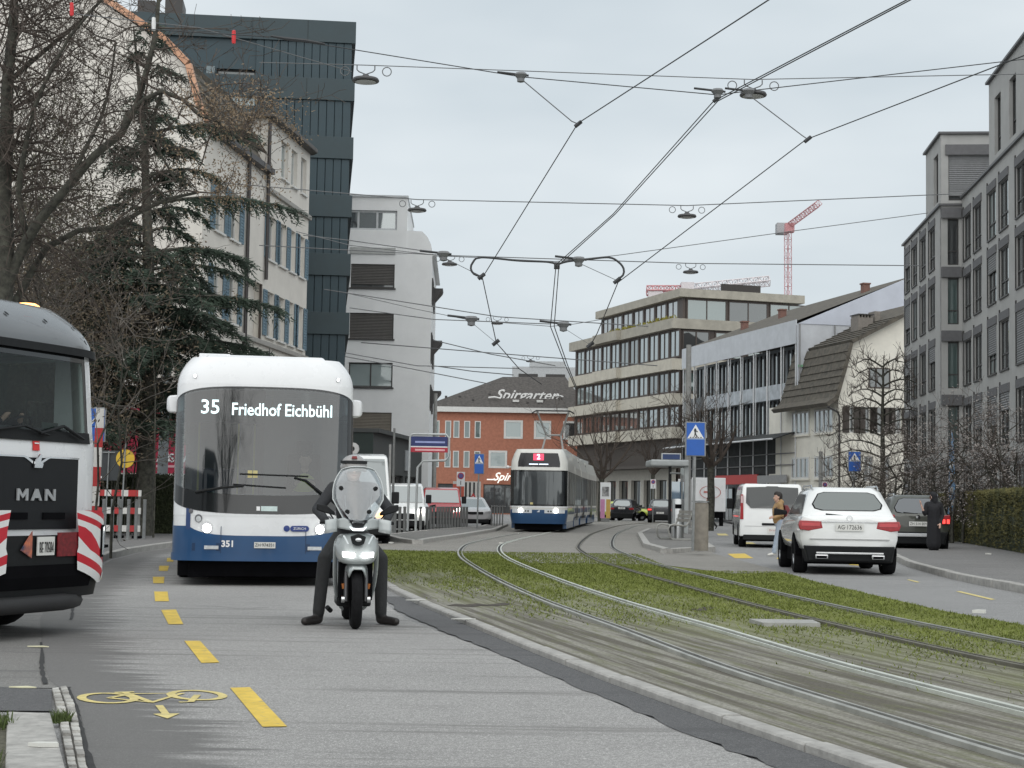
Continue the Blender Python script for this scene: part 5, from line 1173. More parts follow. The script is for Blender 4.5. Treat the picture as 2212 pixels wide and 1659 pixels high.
part('wiper_cowl', ft.patch(-.54, .54, 1.58, lambda f: 1.72 + .02 * abs(f), .022, 32, 2), vm_black, trk, 40)
part('sun_visor', ft.patch(-.92, .92, 2.37, lambda f: 2.45, .06, 32, 3), vm_black, trk, 40)
for sgn in (-1, 1):
    mb = MB(); q = [ft.pt(sgn * f, z, .03) for f, z in ((.52, 2.58), (.62, 2.60), (.86, 2.52), (.90, 2.44), (.72, 2.46), (.6, 2.52))]
    mb.add(q, [tuple(range(6))]); part('roof_lamp_recess', mb, vm_black, trk)
for pts in ([(-.75, 1.66), (-.2, 1.76), (.12, 1.66)], [(.0, 1.68), (.36, 1.78), (.66, 1.64)]):
    mb = MB(); mb.tube([ft.at(x, z, .06) for x, z in pts], [.018, .014, .018], 6); part('wiper', mb, vm_black, trk)
# black grille with lettering
gl = lambda f: .74 + .02 * abs(f); gh = lambda f: 1.30 - (.10 if abs(f) < .12 else 0)
part('grille', ft.patch(-.38, .38, .72, 1.36, .016, 24, 6), mat('grille_black', (.009, .010, .012), .5, .2, 40, spec=.3), trk, 40)
part('grille_trim', ft.patch(-.38, .38, lambda f: 1.36 - .07 * max(0, 1 - abs(f) / .10), lambda f: 1.38 - .07 * max(0, 1 - abs(f) / .10), .026, 36, 1), vm_chrome, trk, 40)
for k, pl_ in enumerate(([(0, 0), (.2, 0), (.2, .62), (.5, .2), (.8, .62), (.8, 0), (1, 0), (1, 1), (.8, 1), (.5, .55), (.2, 1), (0, 1)], [(0, 0), (.22, 0), (.30, .24), (.70, .24), (.78, 0), (1, 0), (.62, 1), (.38, 1)], [(0, 0), (.2, 0), (.2, .65), (.75, 0), (1, 0), (1, 1), (.8, 1), (.8, .35), (.25, 1), (0, 1)])):
    mb = MB(); mb.prism([(x * .15, z * .11) for x, z in pl_], 0, .012); part('brand_letter', ft.wrap(mb, -.27 + k * .195, 1.02, .036), mat('letter_silver', (.38, .39, .40), .4, .1, metal=.3), trk)
# lion emblem as a simple curved badge
mb = MB(); mb.prism([(-.06, -.05), (.05, -.05), (.065, -.02), (.03, 0), (.045, .06), (.02, .07), (-.01, .03), (-.05, .0)], 0, .012); part('emblem', ft.wrap(mb, .0, 1.335, .045), vm_chrome, trk)
for sgn in (-1, 1):
    mb = MB(); mb.box(-.16, .16, 0, .03, -.035, .035); part('grille_slot', ft.wrap(mb, sgn * .27, .86, .03), vm_under, trk)
mb = MB(); mb.box(-.045, .045, 0, .006, -.065, .065); st_ = part('red_sticker', ft.wrap(mb, .0, 1.51, .014), mat('sticker_red', (.62, .03, .03), .5, .1), trk)
mb = MB(); mb.box(-.03, .03, 0, .004, -.01, .01); part('sticker_lettering', ft.wrap(mb, .0, 1.54, .02), mat('sticker_white', (.8, .8, .8), .5, 0), st_)
# bumper
fbp = FB(lambda z: 1.13, .36, 3.5, lambda z: -.10 if z > .45 else -.10 + .35 * (.45 - z))
part('bumper', fbp.shell([.30, .36, .48, .62, .70], 1.0), vm_black, trk, 40)
part('bumper_recess', fbp.patch(-.5, .5, .36, .54, .006, 16, 2), vm_under, trk)
mb = MB(); mb.box(-.12, .12, 0, .012, -.042, .042); pl = part('number_plate', fbp.wrap(mb, .03, .655, .03), vm_plate, trk); part('plate_text', fbp.wrap(text_mb('BE 70584', .066, .001, sx=.80), .03, .655, .036), vm_ink, pl)
mb = MB(); mb.box(-.16, .16, 0, .01, -.055, .055); part('red_plate', fbp.wrap(mb, .37, .655, .02), mat('plate_red', (.16, .012, .016), .4, .5, 25), trk)
mb = MB(); mb.prism([(-.15, 0), (0, .06), (.0, -.06)], 0, .01); part('company_badge', fbp.wrap(mb, -.16, .655, .025), mat('badge_blue', (.12, .22, .45), .4, .8, 9, col2=(.7, .2, .08)), trk)
m_strw = mat('stripe_white', (.72, .72, .71), .4, .05); m_strr = mat('stripe_red', (.50, .015, .03), .4, .08)
for sgn in (-1, 1):
    f0, f1 = .27, .88
    def sp_(u_, v_, off): 
        z = .38 + .54 * v_; f = (f0 + (.06 if v_ > .5 else .03) * (1 - v_) + (f1 - f0) * u_); fr = fbp if z < .705 else ft
        return fbp.pt(sgn * f, z, off)
    root_ = None
    for k in range(8):
        mb = MB()
        def ff(u_, v_, k=k):
            zz = k / 8 + (v_ / 8) + (.5 - u_) * .42; zz = min(1.0, max(0.0, zz)); return sp_(u_, zz, .03)
        mb.grid(ff, 8, 2); part('warning_stripe', mb, m_strr if k % 2 else m_strw, trk, 40)
    h_ = part('headlight', fbp.patch(sgn * .60, sgn * .80, .58, .76, .036, 6, 3), vm_under, trk); part('lens', fbp.patch(sgn * .63, sgn * .70, .60, .74, .042, 4, 3), vm_lampdim, h_)
    part('fog_lamp', fbp.patch(sgn * .66, sgn * .8, .40, .46, .036, 4, 2), vm_lampdim, trk)
    # corner air deflector
    mb = MB(); mb.prismz([(sgn * 1.10, .28), (sgn * 1.19, .34), (sgn * 1.19, .52), (sgn * 1.15, .52), (sgn * 1.15, .36)], .93, 1.45); part('air_deflector', mb, vm_white, trk, bevel=.01)
    mb = MB(); mb.prismz([(sgn * 1.12, .5), (sgn * 1.24, .55), (sgn * 1.24, .72), (sgn * 1.14, .72)], 2.42, 2.62); part('visor_end', mb, vm_white, trk, bevel=.01)
    mb = MB(); mb.prismz([(sgn * 1.18, .42), (sgn * 1.38, .44), (sgn * 1.40, .60), (sgn * 1.2, .58)], 1.75, 2.25); m_ = part('mirror', mb, vm_white, trk, bevel=.02)
    mb = MB(); mb.tube([(sgn * 1.1, .5, 2.3), (sgn * 1.28, .52, 2.25)], .02, 6); part('mirror_arm', mb, vm_black, m_)
    wheel(trk, sgn * .98, 1.15, .43, .26, sgn)
    wheel(trk, sgn * .98, 4.6, .43, .26, sgn)
mb = MB(); mb.tube([(-1.05, .28, .30), (-.9, .05, .30), (-.4, -.06, .30), (.4, -.06, .30), (.72, .05, .30), (.85, .28, .30)], .075, 8); part('rubber_lip', mb, mat('rubber_dark', (.02, .02, .021), .7, .2, 15), trk, 50)
# roof kit: amber beacon, horn, lamp bar
Tb_ = Tm((.10, .8, 2.90)); mb = MB(); mb.lathe([(.09, 0), (.09, .04), (.075, .09), (.03, .11), (0, .112)], 20, T=Tb_); part('lamp_housing', mb, vm_chrome, trk, 50)
mb = MB(); mb.lathe([(.12, 0), (.115, .03), (.08, .05), (0, .055)], 20, T=Tm((.62, .62, 2.875))); part('amber_beacon', mb, vm_amber, trk, 50)
mb = MB(); mb.box(-.9, -.05, .9, 1.0, 2.92, 2.97); part('lamp_bar', mb, vm_white, trk)
for (f, z) in ((-.1, 2.72), (.22, 2.71), (.55, 2.69)): part('roof_bolt', ft.disc(1.1 * math.sin(f * 1.57), z, .02, .045), vm_black, trk)
mb = MB(); mb.box(-.9, .9, .5, 1.8, .5, .7); mb.box(-.45, .45, .9, 7.5, .42, .75); part('chassis', mb, vm_under, trk)
mb = MB(); mb.box(-1.2, 1.2, 2.15, 7.6, .95, 2.35); part('load_body', mb, vm_white, trk, bevel=.03)
# interior glimpse
mb = MB(); mb.lathe([(.20, -.012), (.215, 0), (.20, .012), (.185, 0)], 20, T=Tm((.45, .62, 1.75)) @ Rx(R(-35)), closed=True); part('steering_wheel', mb, vm_black, trk)

# the cab stands tall on its springs: stretch the parts to the measured heights
_zi = [-1, 0, .30, .36, .655, .72, 1.10, 1.36, 1.51, 1.60, 1.76, 2.33, 2.42, 2.89, 9]; _zo = [-1, 0, .34, .43, .775, .95, 1.27, 1.58, 1.69, 1.74, 1.85, 2.50, 2.58, 3.00, 9.11]
def restretch(o):
    for c in o.children:
        if c.type == 'MESH' and not c.name.startswith(('wheel', 'rubber')) and not c.name.startswith('rim'):
            for v in c.data.vertices: v.co.z = float(np.interp(v.co.z, _zi, _zo))
            restretch(c)
restretch(trk)

# ------------------------------------------------------------------ passenger cars
def car(name, label, loc, rz, P, group=None, cat='car'):
    """local -y forward. P: L,W,H, belt, hood, wheel r, paint, flags"""
    o = thing(name, label, cat, loc, rz, group); L, W, Hh = P['L'], P['W'], P['H']; hb = P['belt']; hw = W / 2; r = P['r']; yr = L / 2; yf = -L / 2
    pm = P['paint']; gl_ = P.get('glass', vm_glass); hoodz = P.get('hood', hb - .1); z0 = P.get('z0', .26); clad = P.get('clad', .5)
    def ring(y, wb, zb, wm, zm, ws, zs): return [(x, y, z) for x, z in ((ws, zs), (wm, zm * .75 + zs * .25), (wm, zm), (wb * .5 + wm * .5, zb * .55 + zm * .45), (wb, zb), (wb * .8, zb + .025))] + [(-x, y, z) for x, z in ((wb * .8, zb + .025), (wb, zb), (wb * .5 + wm * .5, zb * .55 + zm * .45), (wm, zm), (wm, zm * .75 + zs * .25), (ws, zs))]
    zm = hb * .78; nose = P.get('nose', .9)
    st = [(yr, .86, hb - .04, .90, zm, .84), (yr - .06, .93, hb, .96, zm, .9), (yr - .35, .95, hb, .995, zm, .94), (yr - 1.0, .94, hb, 1., zm, .95), (0, .93, hb - .01, 1., zm, .96), (yf + nose + .3, .92, hb - .03, 1., zm, .95), (yf + nose, .90, hoodz + .04, .995, zm * .98, .94), (yf + .35, .86, hoodz - .05, .96, zm * .93, .92), (yf + .08, .76, hoodz - .16, .87, zm * .88, .85), (yf, .66, hoodz - .24, .78, zm * .82, .76)]
    mb = MB(); mb.loft([ring(y, hw * a, zb, hw * b, zmm, hw * c, z0) for y, a, zb, b, zmm, c in st]); part('body', mb, pm, o, 30, bevel=0, subsurf=1)
    # greenhouse
    gy1 = yr - P.get('rear_in', .1); gy0 = yf + P['ws0']; ry1 = yr - P['roof_r']; ry0 = yf + P['ws1']; zr = Hh - .03; wb = hw * .92; wr = hw * P.get('tumble', .70)
    def oct_(y0, y1, w_, z, c=.14): return [(-w_, y0 + c, z), (-w_ + c, y0, z), (w_ - c, y0, z), (w_, y0 + c, z), (w_, y1 - c, z), (w_ - c, y1, z), (-w_ + c, y1, z), (-w_, y1 - c, z)]
    A0 = oct_(gy0, gy1, wb, hb - .03); A1 = oct_(ry0, ry1, wr, zr - .05); A2 = oct_(ry0 + .12, ry1 - .12, wr - .12, zr + .03, .1)
    mb = MB(); mb.loft([A0, A1, A2]); part('cabin', mb, pm, o, 40, bevel=.02)
    def face(i0, i1, u0, u1, v0, v1, off, nm, m_, parent=o, curve=None):
        a, b, c, d = Vector(A0[i0]), Vector(A0[i1]), Vector(A1[i1]), Vector(A1[i0]); n = (b - a).cross(d - a).normalized()
        if n.dot((a + c) / 2 - Vector((0, (gy0 + gy1) / 2, hb))) < 0: n = -n
        P_ = lambda u_, v_: a.lerp(b, u_).lerp(d.lerp(c, u_), v_) + n * off
        mb = MB()
        if curve:
            q = [P_(u_, v_) for u_, v_ in curve]; mb.add(q, [tuple(range(len(q)))])
        else: mb.add([P_(u0, v0), P_(u1, v0), P_(u1, v1), P_(u0, v1)], [(0, 1, 2, 3)])
        return part(nm, mb, m_, parent)
    rw = P.get('rearwin', [(.06, .16), (.0, .4), (.05, .86), (.16, .95), (.84, .95), (.95, .86), (1.0, .4), (.94, .16), (.8, .08), (.2, .08)])
    face(5, 6, 0, 1, 0, 1, .006, 'rear_window_surround', P.get('surround', vm_under), curve=[(.5 + (u_ - .5) * 1.04, .5 + (v_ - .5) * 1.06) for u_, v_ in rw]); face(5, 6, 0, 1, 0, 1, .012, 'rear_window', gl_, curve=rw)
    face(1, 2, .03, .97, .08, .95, .008, 'windscreen', P.get('wsglass', vm_glassg))
    for (i0, i1) in ((7, 0), (3, 4)):
        k = [(.03, .1), (.97, .1), (.93, .55), (.86, .88), (.1, .9)] if i0 == 3 else [(.97, .1), (.03, .1), (.07, .55), (.14, .88), (.9, .9)]
        s_ = face(i0, i1, 0, 1, 0, 1, .006, 'side_windows', vm_glass, curve=k)
    # wheels
    wbz = P['wb']
    for sg in (-1, 1):
        for yy in (yr - P['ro'], yr - P['ro'] - wbz):
            wheel(o, sg * (hw - .115), yy, r, P.get('tw', .23), sg)
            mb = MB(); n = 16; pts = [(yy + (r + .055) * math.cos(a), r + (r + .055) * math.sin(a)) for a in [math.pi * k / n for k in range(n + 1)]]; mb.prismx(pts, min(sg * (hw - .3), sg * (hw + .004)), max(sg * (hw - .3), sg * (hw + .004))); part('wheel_arch', mb, vm_under, o)
        mb = MB(); mb.loft([[(sg * x, y, z) for x, y, z in q] for q in ([(hw * .93, yf + P['ws0'] + .25, hb - .0), (hw * .93, yf + P['ws0'] + .4, hb - .0), (hw * .93, yf + P['ws0'] + .4, hb + .08), (hw * .93, yf + P['ws0'] + .25, hb + .08)], [(hw + .2, yf + P['ws0'] + .25, hb - .02), (hw + .2, yf + P['ws0'] + .42, hb - .02), (hw + .19, yf + P['ws0'] + .42, hb + .13), (hw + .19, yf + P['ws0'] + .25, hb + .13)])]); m_ = part('mirror', mb, P.get('mirror', vm_black), o, bevel=.02)
        if P.get('rails'):
            mb = MB(); mb.tube([(sg * (wr - .06), ry1 - .1, zr + .0), (sg * (wr - .06), ry1 - .25, zr + .06), (sg * (wr - .06), ry0 + .3, zr + .06), (sg * (wr - .06), ry0 + .15, zr)], .018, 6); part('roof_rail', mb, vm_chrome, o)
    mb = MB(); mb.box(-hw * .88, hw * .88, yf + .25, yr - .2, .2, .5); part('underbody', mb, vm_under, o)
    # rear kit
    yb = yr
    mb = MB(); q0 = P.get('diff', .52); mb.loft([[(-hw * .93, yb - .25, q0), (hw * .93, yb - .25, q0), (hw * .88, yb - .25, z0 - .04), (-hw * .88, yb - .25, z0 - .04)], [(-hw * .88, yb + .02, q0 - .02), (hw * .88, yb + .02, q0 - .02), (hw * .80, yb - .02, z0), (-hw * .80, yb - .02, z0)]]); part('rear_bumper', mb, P.get('bumper', vm_black), o, bevel=.02)
    if P.get('chromebar'):
        mb = MB(); mb.box(-hw * .66, hw * .66, yb + .02, yb + .05, .39, .43); part('bumper_trim', mb, vm_chrome, o, bevel=.01)
        for sg in (-1, 1):
            mb = MB(); mb.box(min(sg * hw * .42, sg * hw * .68), max(sg * hw * .42, sg * hw * .68), yb + .02, yb + .06, .30, .385); e_ = part('exhaust', mb, vm_chrome, o, bevel=.02)
            mb = MB(); mb.box(min(sg * hw * .45, sg * hw * .65), max(sg * hw * .45, sg * hw * .65), yb + .055, yb + .064, .315, .36); part('exhaust_opening', mb, vm_under, e_)
    for sg in (-1, 1):
        tl = P['tail']   # list of (x frac, z) polygon, wraps a little
        mb = MB(); pts = [(sg * hw * x, z) for x, z in tl]; mb.prism(pts, yb - .18, yb + P.get('tail_out', -.005)); t_ = part('tail_light', mb, vm_red, o, bevel=.012)
        if P.get('lit'):
            for (x0, x1, za, zb) in P['lit']:
                mb = MB(); mb.box(min(sg * hw * x0, sg * hw * x1), max(sg * hw * x0, sg * hw * x1), yb - .05, yb + P.get('tail_out', -.005) + .006, za, zb); part('lit_lamp', mb, vm_redlit if P.get('on', True) else mat('tail_mid', (.55, .08, .09), .3), t_)
    pz = P['plate'][0]; py_ = yb + P['plate'][1]
    mb = MB(); mb.box(-.26, .26, py_, py_ + .012, pz - .065, pz + .065); pl = part('number_plate', mb, vm_plate, o)
    tb = text_mb(P['plate'][2], .115, .001, sx=.84); tb = wrap(tb, lambda x, y, z: (-x, -y + py_ + .0135, pz + z)); part('plate_text', tb, vm_ink, pl)
    if P.get('wiper'):
        a, b, c, d = Vector(A0[5]), Vector(A0[6]), Vector(A1[6]), Vector(A1[5]); f_ = lambda u_, v_: a.lerp(b, u_).lerp(d.lerp(c, u_), v_) + Vector((0, .03, 0))
        mb = MB(); mb.tube([f_(.5, .05), f_(.2, .13)], .015, 5); part('rear_wiper', mb, vm_black, o)
    # front kit
    for sg in (-1, 1):
        mb = MB(); zf = hoodz - .20; mb.prism([(sg * hw * .45, zf - .06), (sg * hw * .80, zf - .02), (sg * hw * .82, zf + .07), (sg * hw * .5, zf + .03)], yf - .01 if False else yf + .0, yf + .3); h_ = part('headlight', mb, P.get('lamp', vm_lampdim), o, bevel=.01)
    mb = MB(); mb.box(-hw * .42, hw * .42, yf - .015, yf + .1, hoodz - .33, hoodz - .2); part('grille', mb, vm_black, o, bevel=.01)
    mb = MB(); mb.box(-hw * .74, hw * .74, yf - .02, yf + .2, .24, .42); part('front_bumper', mb, P.get('bumper', vm_black), o, bevel=.03)
    return o
suv_tail = [(.52, .87), (.55, 1.0), (.97, 1.01), (1.0, .93), (.97, .84), (.80, .82)]
vm_cwhite = mat('car_white', (.76, .77, .76), .22, .02, 2, coat=.8)
GLC = dict(L=4.65, W=1.89, H=1.64, belt=1.10, hood=1.03, wb=2.87, r=.36, tw=.25, paint=vm_cwhite, roof_r=.62, ws0=1.35, ws1=2.15, rear_in=.12, ro=.92, tumble=.72, glass=glassy('suv_rear_glass', (.06, .072, .068), .04, .03, .35), rails=True, diff=.56, rearwin=[(.05, .34), (.0, .5), (.04, .88), (.14, .95), (.86, .95), (.96, .88), (1.0, .5), (.95, .34), (.84, .27), (.16, .27)], chromebar=True, tail=suv_tail, lit=[(.58, .94, .91, .97)], on=False, plate=(.89, .02, 'AG·172636'), wiper=True)
pc_ = Vector((6.55, 32.3 - .9 + 2.33, 0))
o = car('parked_suv', 'white SUV with chrome roof rails seen from behind on the right road', (6.5, 33.5, 0), R(180 - 4), GLC)
hw = .945; mb = MB(); 
# tailgate crease and star badge
mb.box(-.74, .74, 2.322, 2.335, .66, .675); part('tailgate_seam', mb, mat('seam_grey', (.3, .3, .3), .5), o)
mb = MB(); mb.lathe([(.05, 0), (.055, .008), (.045, .008), (.045, 0)], 20, T=Tm((0, 2.31, 1.055)) @ Rx(R(-90)), closed=True); part('badge', mb, vm_chrome, o)
mb = MB(); mb.box(-.52, .52, 2.30, 2.335, .985, 1.0); part('chrome_strip', mb, vm_chrome, o)
DUS = dict(L=4.34, W=1.83, H=1.66, belt=1.12, hood=1.05, wb=2.67, r=.35, tw=.23, paint=mat('car_olive', (.055, .058, .048), .3, .05, 3, coat=.7), roof_r=.45, ws0=1.3, ws1=2.0, rear_in=.06, ro=.8, tumble=.74, glass=glassy('suv_rear_glass2', (.06, .065, .075), .03, .03, .3), rails=True, diff=.62, tail=[(.72, .82), (.72, 1.08), (.97, 1.10), (1., .98), (.97, .84)], lit=[(.75, .83, .85, .97), (.88, .96, .85, .97)], plate=(.83, .03, 'ZH 514 809'), wiper=True, tail_out=.01)
o = car('parked_suv', 'olive green SUV half on the right pavement beside the hedge', (12.0, 50.2, .0), R(180 - 7), DUS)
mb = MB(); mb.box(-.62, .62, 2.17, 2.215, .46, .56); part('skid_plate', mb, mat('silver_trim', (.5, .51, .52), .35, .05), o, bevel=.02)
mb = MB(); mb.lathe([(.06, 0), (.06, .012), (0, .014)], 16, T=Tm((.0, 2.19, 1.03)) @ Rx(R(-90))); part('badge', mb, vm_chrome, o)
far_tail = [(.62, .88), (.62, 1.0), (.97, 1.02), (1., .94), (.97, .86)]
SUVB = dict(DUS, paint=mat('car_black', (.012, .013, .017), .25, .05, 3, coat=.8), rails=False, tail=far_tail, lit=None, plate=(.98, .0, 'ZH 402'), glass=vm_glassg)
car('moving_suv', 'small black SUV driving away beyond the tram tail', (8.9, 127.5, 0), R(180 - 14), SUVB, 'far cars beyond the tram')
SUVG = dict(SUVB, paint=mat('car_graphite', (.05, .05, .055), .25, .05, 3, coat=.8), W=1.82, lit=[(.66, .93, .9, .98)], plate=(.72, .02, 'ZH 718'))
car('moving_suv', 'graphite grey SUV with lit red tail lamps driving away left of the bus shelter', (10.7, 117, 0), R(180 - 10), SUVG, 'far cars beyond the tram')
car('parked_car', 'bright lime yellow car half hidden between the two far dark SUVs', (9.6, 132, 0), R(60), dict(SUVB, H=1.48, belt=.95, hood=.9, paint=mat('car_lime', (.50, .58, .10), .3, .05, 3, coat=.7)), 'far cars beyond the tram')
BWC = dict(L=4.3, W=1.8, H=1.5, belt=1.0, hood=.98, wb=2.6, r=.33, paint=mat('car_silver', (.45, .46, .47), .25, .03, 3, coat=.8), roof_r=.5, ws0=1.05, ws1=1.8, rear_in=.1, ro=.8, tail=far_tail, plate=(.85, .02, 'ZH 33'), lamp=vm_lampdim, wsglass=vm_glassg)
car('queued_car', 'silver and black hatchback at the front of the queue right of the red van', (-1.95, 84.5, 0), R(7), BWC, 'vehicles queued on the left road')
car('queued_car', 'pale grey car with its bonnet showing between the white vans and the red van', (-4.25, 70.5, 0), R(4), dict(BWC, paint=mat('car_pale', (.5, .52, .53), .25, .03, 3, coat=.8)), 'vehicles queued on the left road')

# ------------------------------------------------------------------ vans
def van(name, label, loc, rz, L, W, Hh, paint, slope=.55, hoodL=.95, hoodz=1.15, group=None, lampm=vm_lampdim, rear=False, belt=1.15):
    o = thing(name, label, 'van', loc, rz, group); hw = W / 2; yf, yr = -L / 2, L / 2
    prof = [(yr, .35), (yr + .0, 1.0), (yr - .04, 1.25), (yr - .14, Hh - .18), (yr - .24, Hh - .03), (yf + hoodL + slope + .6, Hh), (yf + hoodL + slope, Hh - .07), (yf + hoodL, hoodz + .06), (yf + .3, hoodz - .1), (yf + .05, hoodz - .35), (yf, .55), (yf + .02, .32)]
    rings = []
    for t, wv in ((-1, .93), (-.965, .985), (-.9, 1.0), (.9, 1.0), (.965, .985), (1, .93)):
        x = t * hw; cz = .30 if False else 0
        ring = []
        for (y, z) in prof:
            inset = (abs(t) - .9) / .1 if abs(t) > .9 else 0
            ring.append((x * (1 - .11 * max(0, (z - belt)) / (Hh - belt)), y * (1 - .012 * inset), z - (.05 * inset if z > belt else 0)))
        rings.append(ring)
    mb = MB(); mb.loft(rings); part('body', mb, paint, o, 40, bevel=.03)
    def sidex(z): return hw * (1 - .11 * max(0, z - belt) / (Hh - belt))
    # windscreen
    y0_, z0_, y1_, z1_ = yf + hoodL, hoodz + .06, yf + hoodL + slope, Hh - .07
    def ws(u_, v_):
        v2 = .06 + .86 * v_; z = z0_ + (z1_ - z0_) * v2; return Vector(((u_ * 2 - 1) * (sidex(z) - .09), y0_ + (y1_ - y0_) * v2 - .014, z + .008))
    mb = MB(); mb.grid(ws, 6, 2); part('windscreen', mb, vm_glassg, o)
    for sg in (-1, 1):
        mb = MB(); q = [(yf + hoodL + .2, belt + .05), (yf + hoodL + .95, belt + .0), (yf + hoodL + .98, Hh - .42), (yf + hoodL + slope + .2, Hh - .40)]; mb.add([(sg * (sidex(z) + .008), y, z) for y, z in q], [(0, 1, 2, 3)]); part('side_window', mb, vm_glass, o)
        mb = MB(); mb.box(min(sg * (hw + .02), sg * (hw + .24)), max(sg * (hw + .02), sg * (hw + .24)), yf + hoodL + .18, yf + hoodL + .36, belt + .02, belt + .36); part('mirror', mb, vm_black, o, bevel=.03)
        wheel(o, sg * (hw - .13), yf + .85, .34, .22, sg); wheel(o, sg * (hw - .13), yr - 1.0, .34, .22, sg)
        for yy in (yf + .85, yr - 1.0):
            n = 14; mb = MB(); mb.prismx([(yy + .4 * math.cos(a), .34 + .4 * math.sin(a)) for a in [math.pi * k / n for k in range(n + 1)]], min(sg * (hw - .3), sg * (hw + .006)), max(sg * (hw - .3), sg * (hw + .006))); part('wheel_arch', mb, vm_under, o)
        mb = MB(); mb.prism([(sg * hw * .56, .78), (sg * hw * .95, .82), (sg * hw * .96, 1.0), (sg * hw * .62, .92)], yf - .01, yf + .35); part('headlight', mb, lampm, o, bevel=.015)
        if rear:
            mb = MB(); mb.prism([(sg * hw * .88, .86), (sg * hw * .99, .86), (sg * hw * .965, 1.62), (sg * hw * .90, 1.62)], yr - .4, yr + .012); t_ = part('tail_light', mb, vm_red, o, bevel=.01)
            mb = MB(); mb.prism([(sg * hw * .90, 1.36), (sg * hw * .97, 1.36), (sg * hw * .955, 1.58), (sg * hw * .915, 1.58)], yr - .1, yr + .018); part('clear_lens', mb, mat('lens_pink', (.6, .45, .46), .3), t_)
    mb = MB(); mb.box(-hw * .55, hw * .55, yf - .015, yf + .1, .55, .78); part('grille', mb, vm_black, o, bevel=.01)
    mb = MB(); mb.box(-hw * .97, hw * .97, yf - .03, yf + .3, .28, .52); part('front_bumper', mb, vm_black, o, bevel=.04)
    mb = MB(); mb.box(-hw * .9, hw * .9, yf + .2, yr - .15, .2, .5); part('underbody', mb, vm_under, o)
    if rear:
        def rw(x, z): 
            y = yr - .04 - (z - 1.25) * .10 / (Hh - 1.43) if z > 1.25 else yr - .005
            return Vector((x, y + .012, z))
        pts = [(-.66, 1.22), (-.80, 1.36), (-.78, 1.84), (-.2, 1.86), (-.15, 1.88), (.15, 1.88), (.2, 1.86), (.78, 1.84), (.80, 1.36), (.66, 1.22)]
        mb = MB(); mb.add([rw(x, z) for x, z in pts], [tuple(range(10))]); part('rear_window', mb, vm_glass, o)
        mb = MB(); mb.box(-.32, .32, yr - .02, yr + .012, .68, .76); part('tailgate_handle', mb, vm_black, o, bevel=.02)
        mb = MB(); mb.box(-.84, .84, yr - .01, yr + .006, .655, .665); part('tailgate_seam', mb, mat('seam_grey', (.3, .3, .3), .5), o)
        mb = MB(); mb.box(-.88, .88, yr - .3, yr + .03, .24, .40); part('rear_bumper', mb, vm_black, o, bevel=.02)
        mb = MB(); mb.box(-.16, .16, yr - .01, yr + .014, .45, .63); pl = part('number_plate', mb, vm_plate, o); part('plate_text', wrap(text_mb('ZH 61', .08, .001), lambda x, y, z: (-x, -y + yr + .016, .54 + z)), mat('ink_red', (.4, .08, .08), .6), pl)
    return o
van('panel_van', 'white van with a wide dark rear window driving away ahead of the white SUV', (8.2, 53.3, 0), R(180 - 5), 4.97, 1.98, 1.98, vm_cwhite, rear=True)
van('queued_van', 'tall white panel van just behind the scooter rider', (-4.62, 49.8, 0), R(6), 5.9, 2.0, 2.62, vm_cwhite, .75, .95, 1.25, 'vehicles queued on the left road', mat('indicator_amber', (1., .5, .2), .3, 0, emit=2.))
van('queued_van', 'smaller white van waiting behind the tall panel van', (-4.3, 66, 0), R(4), 4.5, 1.85, 1.95, vm_cwhite, .7, .95, 1.1, 'vehicles queued on the left road', vm_lamp)
van('queued_van', 'red compact van waiting behind the grey posts of the left island', (-3.3, 79.8, 0), R(4), 4.4, 1.85, 1.92, mat('van_red', (.42, .045, .05), .3, .05, 3, coat=.6), .6, 1.0, 1.1, 'vehicles queued on the left road', vm_lamp)

# white box lorry with oval emblem far right of the shelter
pb = A(1520, 1100, 104.); o = thing('box_lorry', 'small white box lorry with a red oval emblem parked by the scaffolded building', 'truck', (pb.x + .3, 104, 0), R(-6))
mb = MB(); mb.box(-1.05, 1.05, 0, 3.6, .9, 3.0); part('cargo_box', mb, vm_white, o, bevel=.03)
mb = MB(); mb.box(-1.9, -1.06, .3, 2.2, .5, 2.9); part('side_box', mb, vm_white, o, bevel=.03)
rg = MB(); rg.lathe([(.62, -.01), (.66, -.01), (.66, .01), (.62, .01)], 28, T=Tm((.1, -.02, 2.1)) @ Rx(R(90)) @ Matrix.Diagonal((1, .62, 1, 1)), closed=True); part('oval_emblem', rg, mat('emblem_red', (.5, .14, .12), .5), o)
mb = MB(); mb.box(-.3, .35, -.03, -.01, 2.06, 2.16); part('emblem_bar', mb, mat('emblem_red', (.5, .14, .12), .5), o)
for sg in (-.8, .8): wheel(o, sg, .7, .38, .25, 1 if sg > 0 else -1)
mb = MB(); mb.box(-.95, .95, .1, 3.4, .5, .88); part('chassis', mb, vm_under, o)

# ------------------------------------------------------------------ tram (line 2)
def track_at(d):
    acc = 0
    for a, b in zip(TC1, TC1[1:]):
        l_ = (b - a).length
        if acc + l_ >= d: t = (d - acc) / l_; return a.lerp(b, t), (b - a).normalized()
        acc += l_
    return TC1[-1], (TC1[-1] - TC1[-2]).normalized()
acc = 0; D0 = 0
for a, b in zip(TC1, TC1[1:]):
    if a.y < 69.3: acc += (b - a).length
D0 = acc
p0, d0_ = track_at(D0); p1, _ = track_at(D0 + 7)
tram = thing('tram', 'white and blue articulated tram on line 2 approaching on the left track', 'tram', (p0.x, p0.y, 0), math.atan2((p1 - p0).y, (p1 - p0).x) - R(90))
Minv = (Tm(tram.location) @ Rz(tram.rotation_euler[2])).inverted()
Wm = lambda z: 1.2 - (0 if z > .8 else .16 * (.8 - z)) - (0 if z < 2.9 else .22 * ((z - 2.9) / .6) ** 1.5)
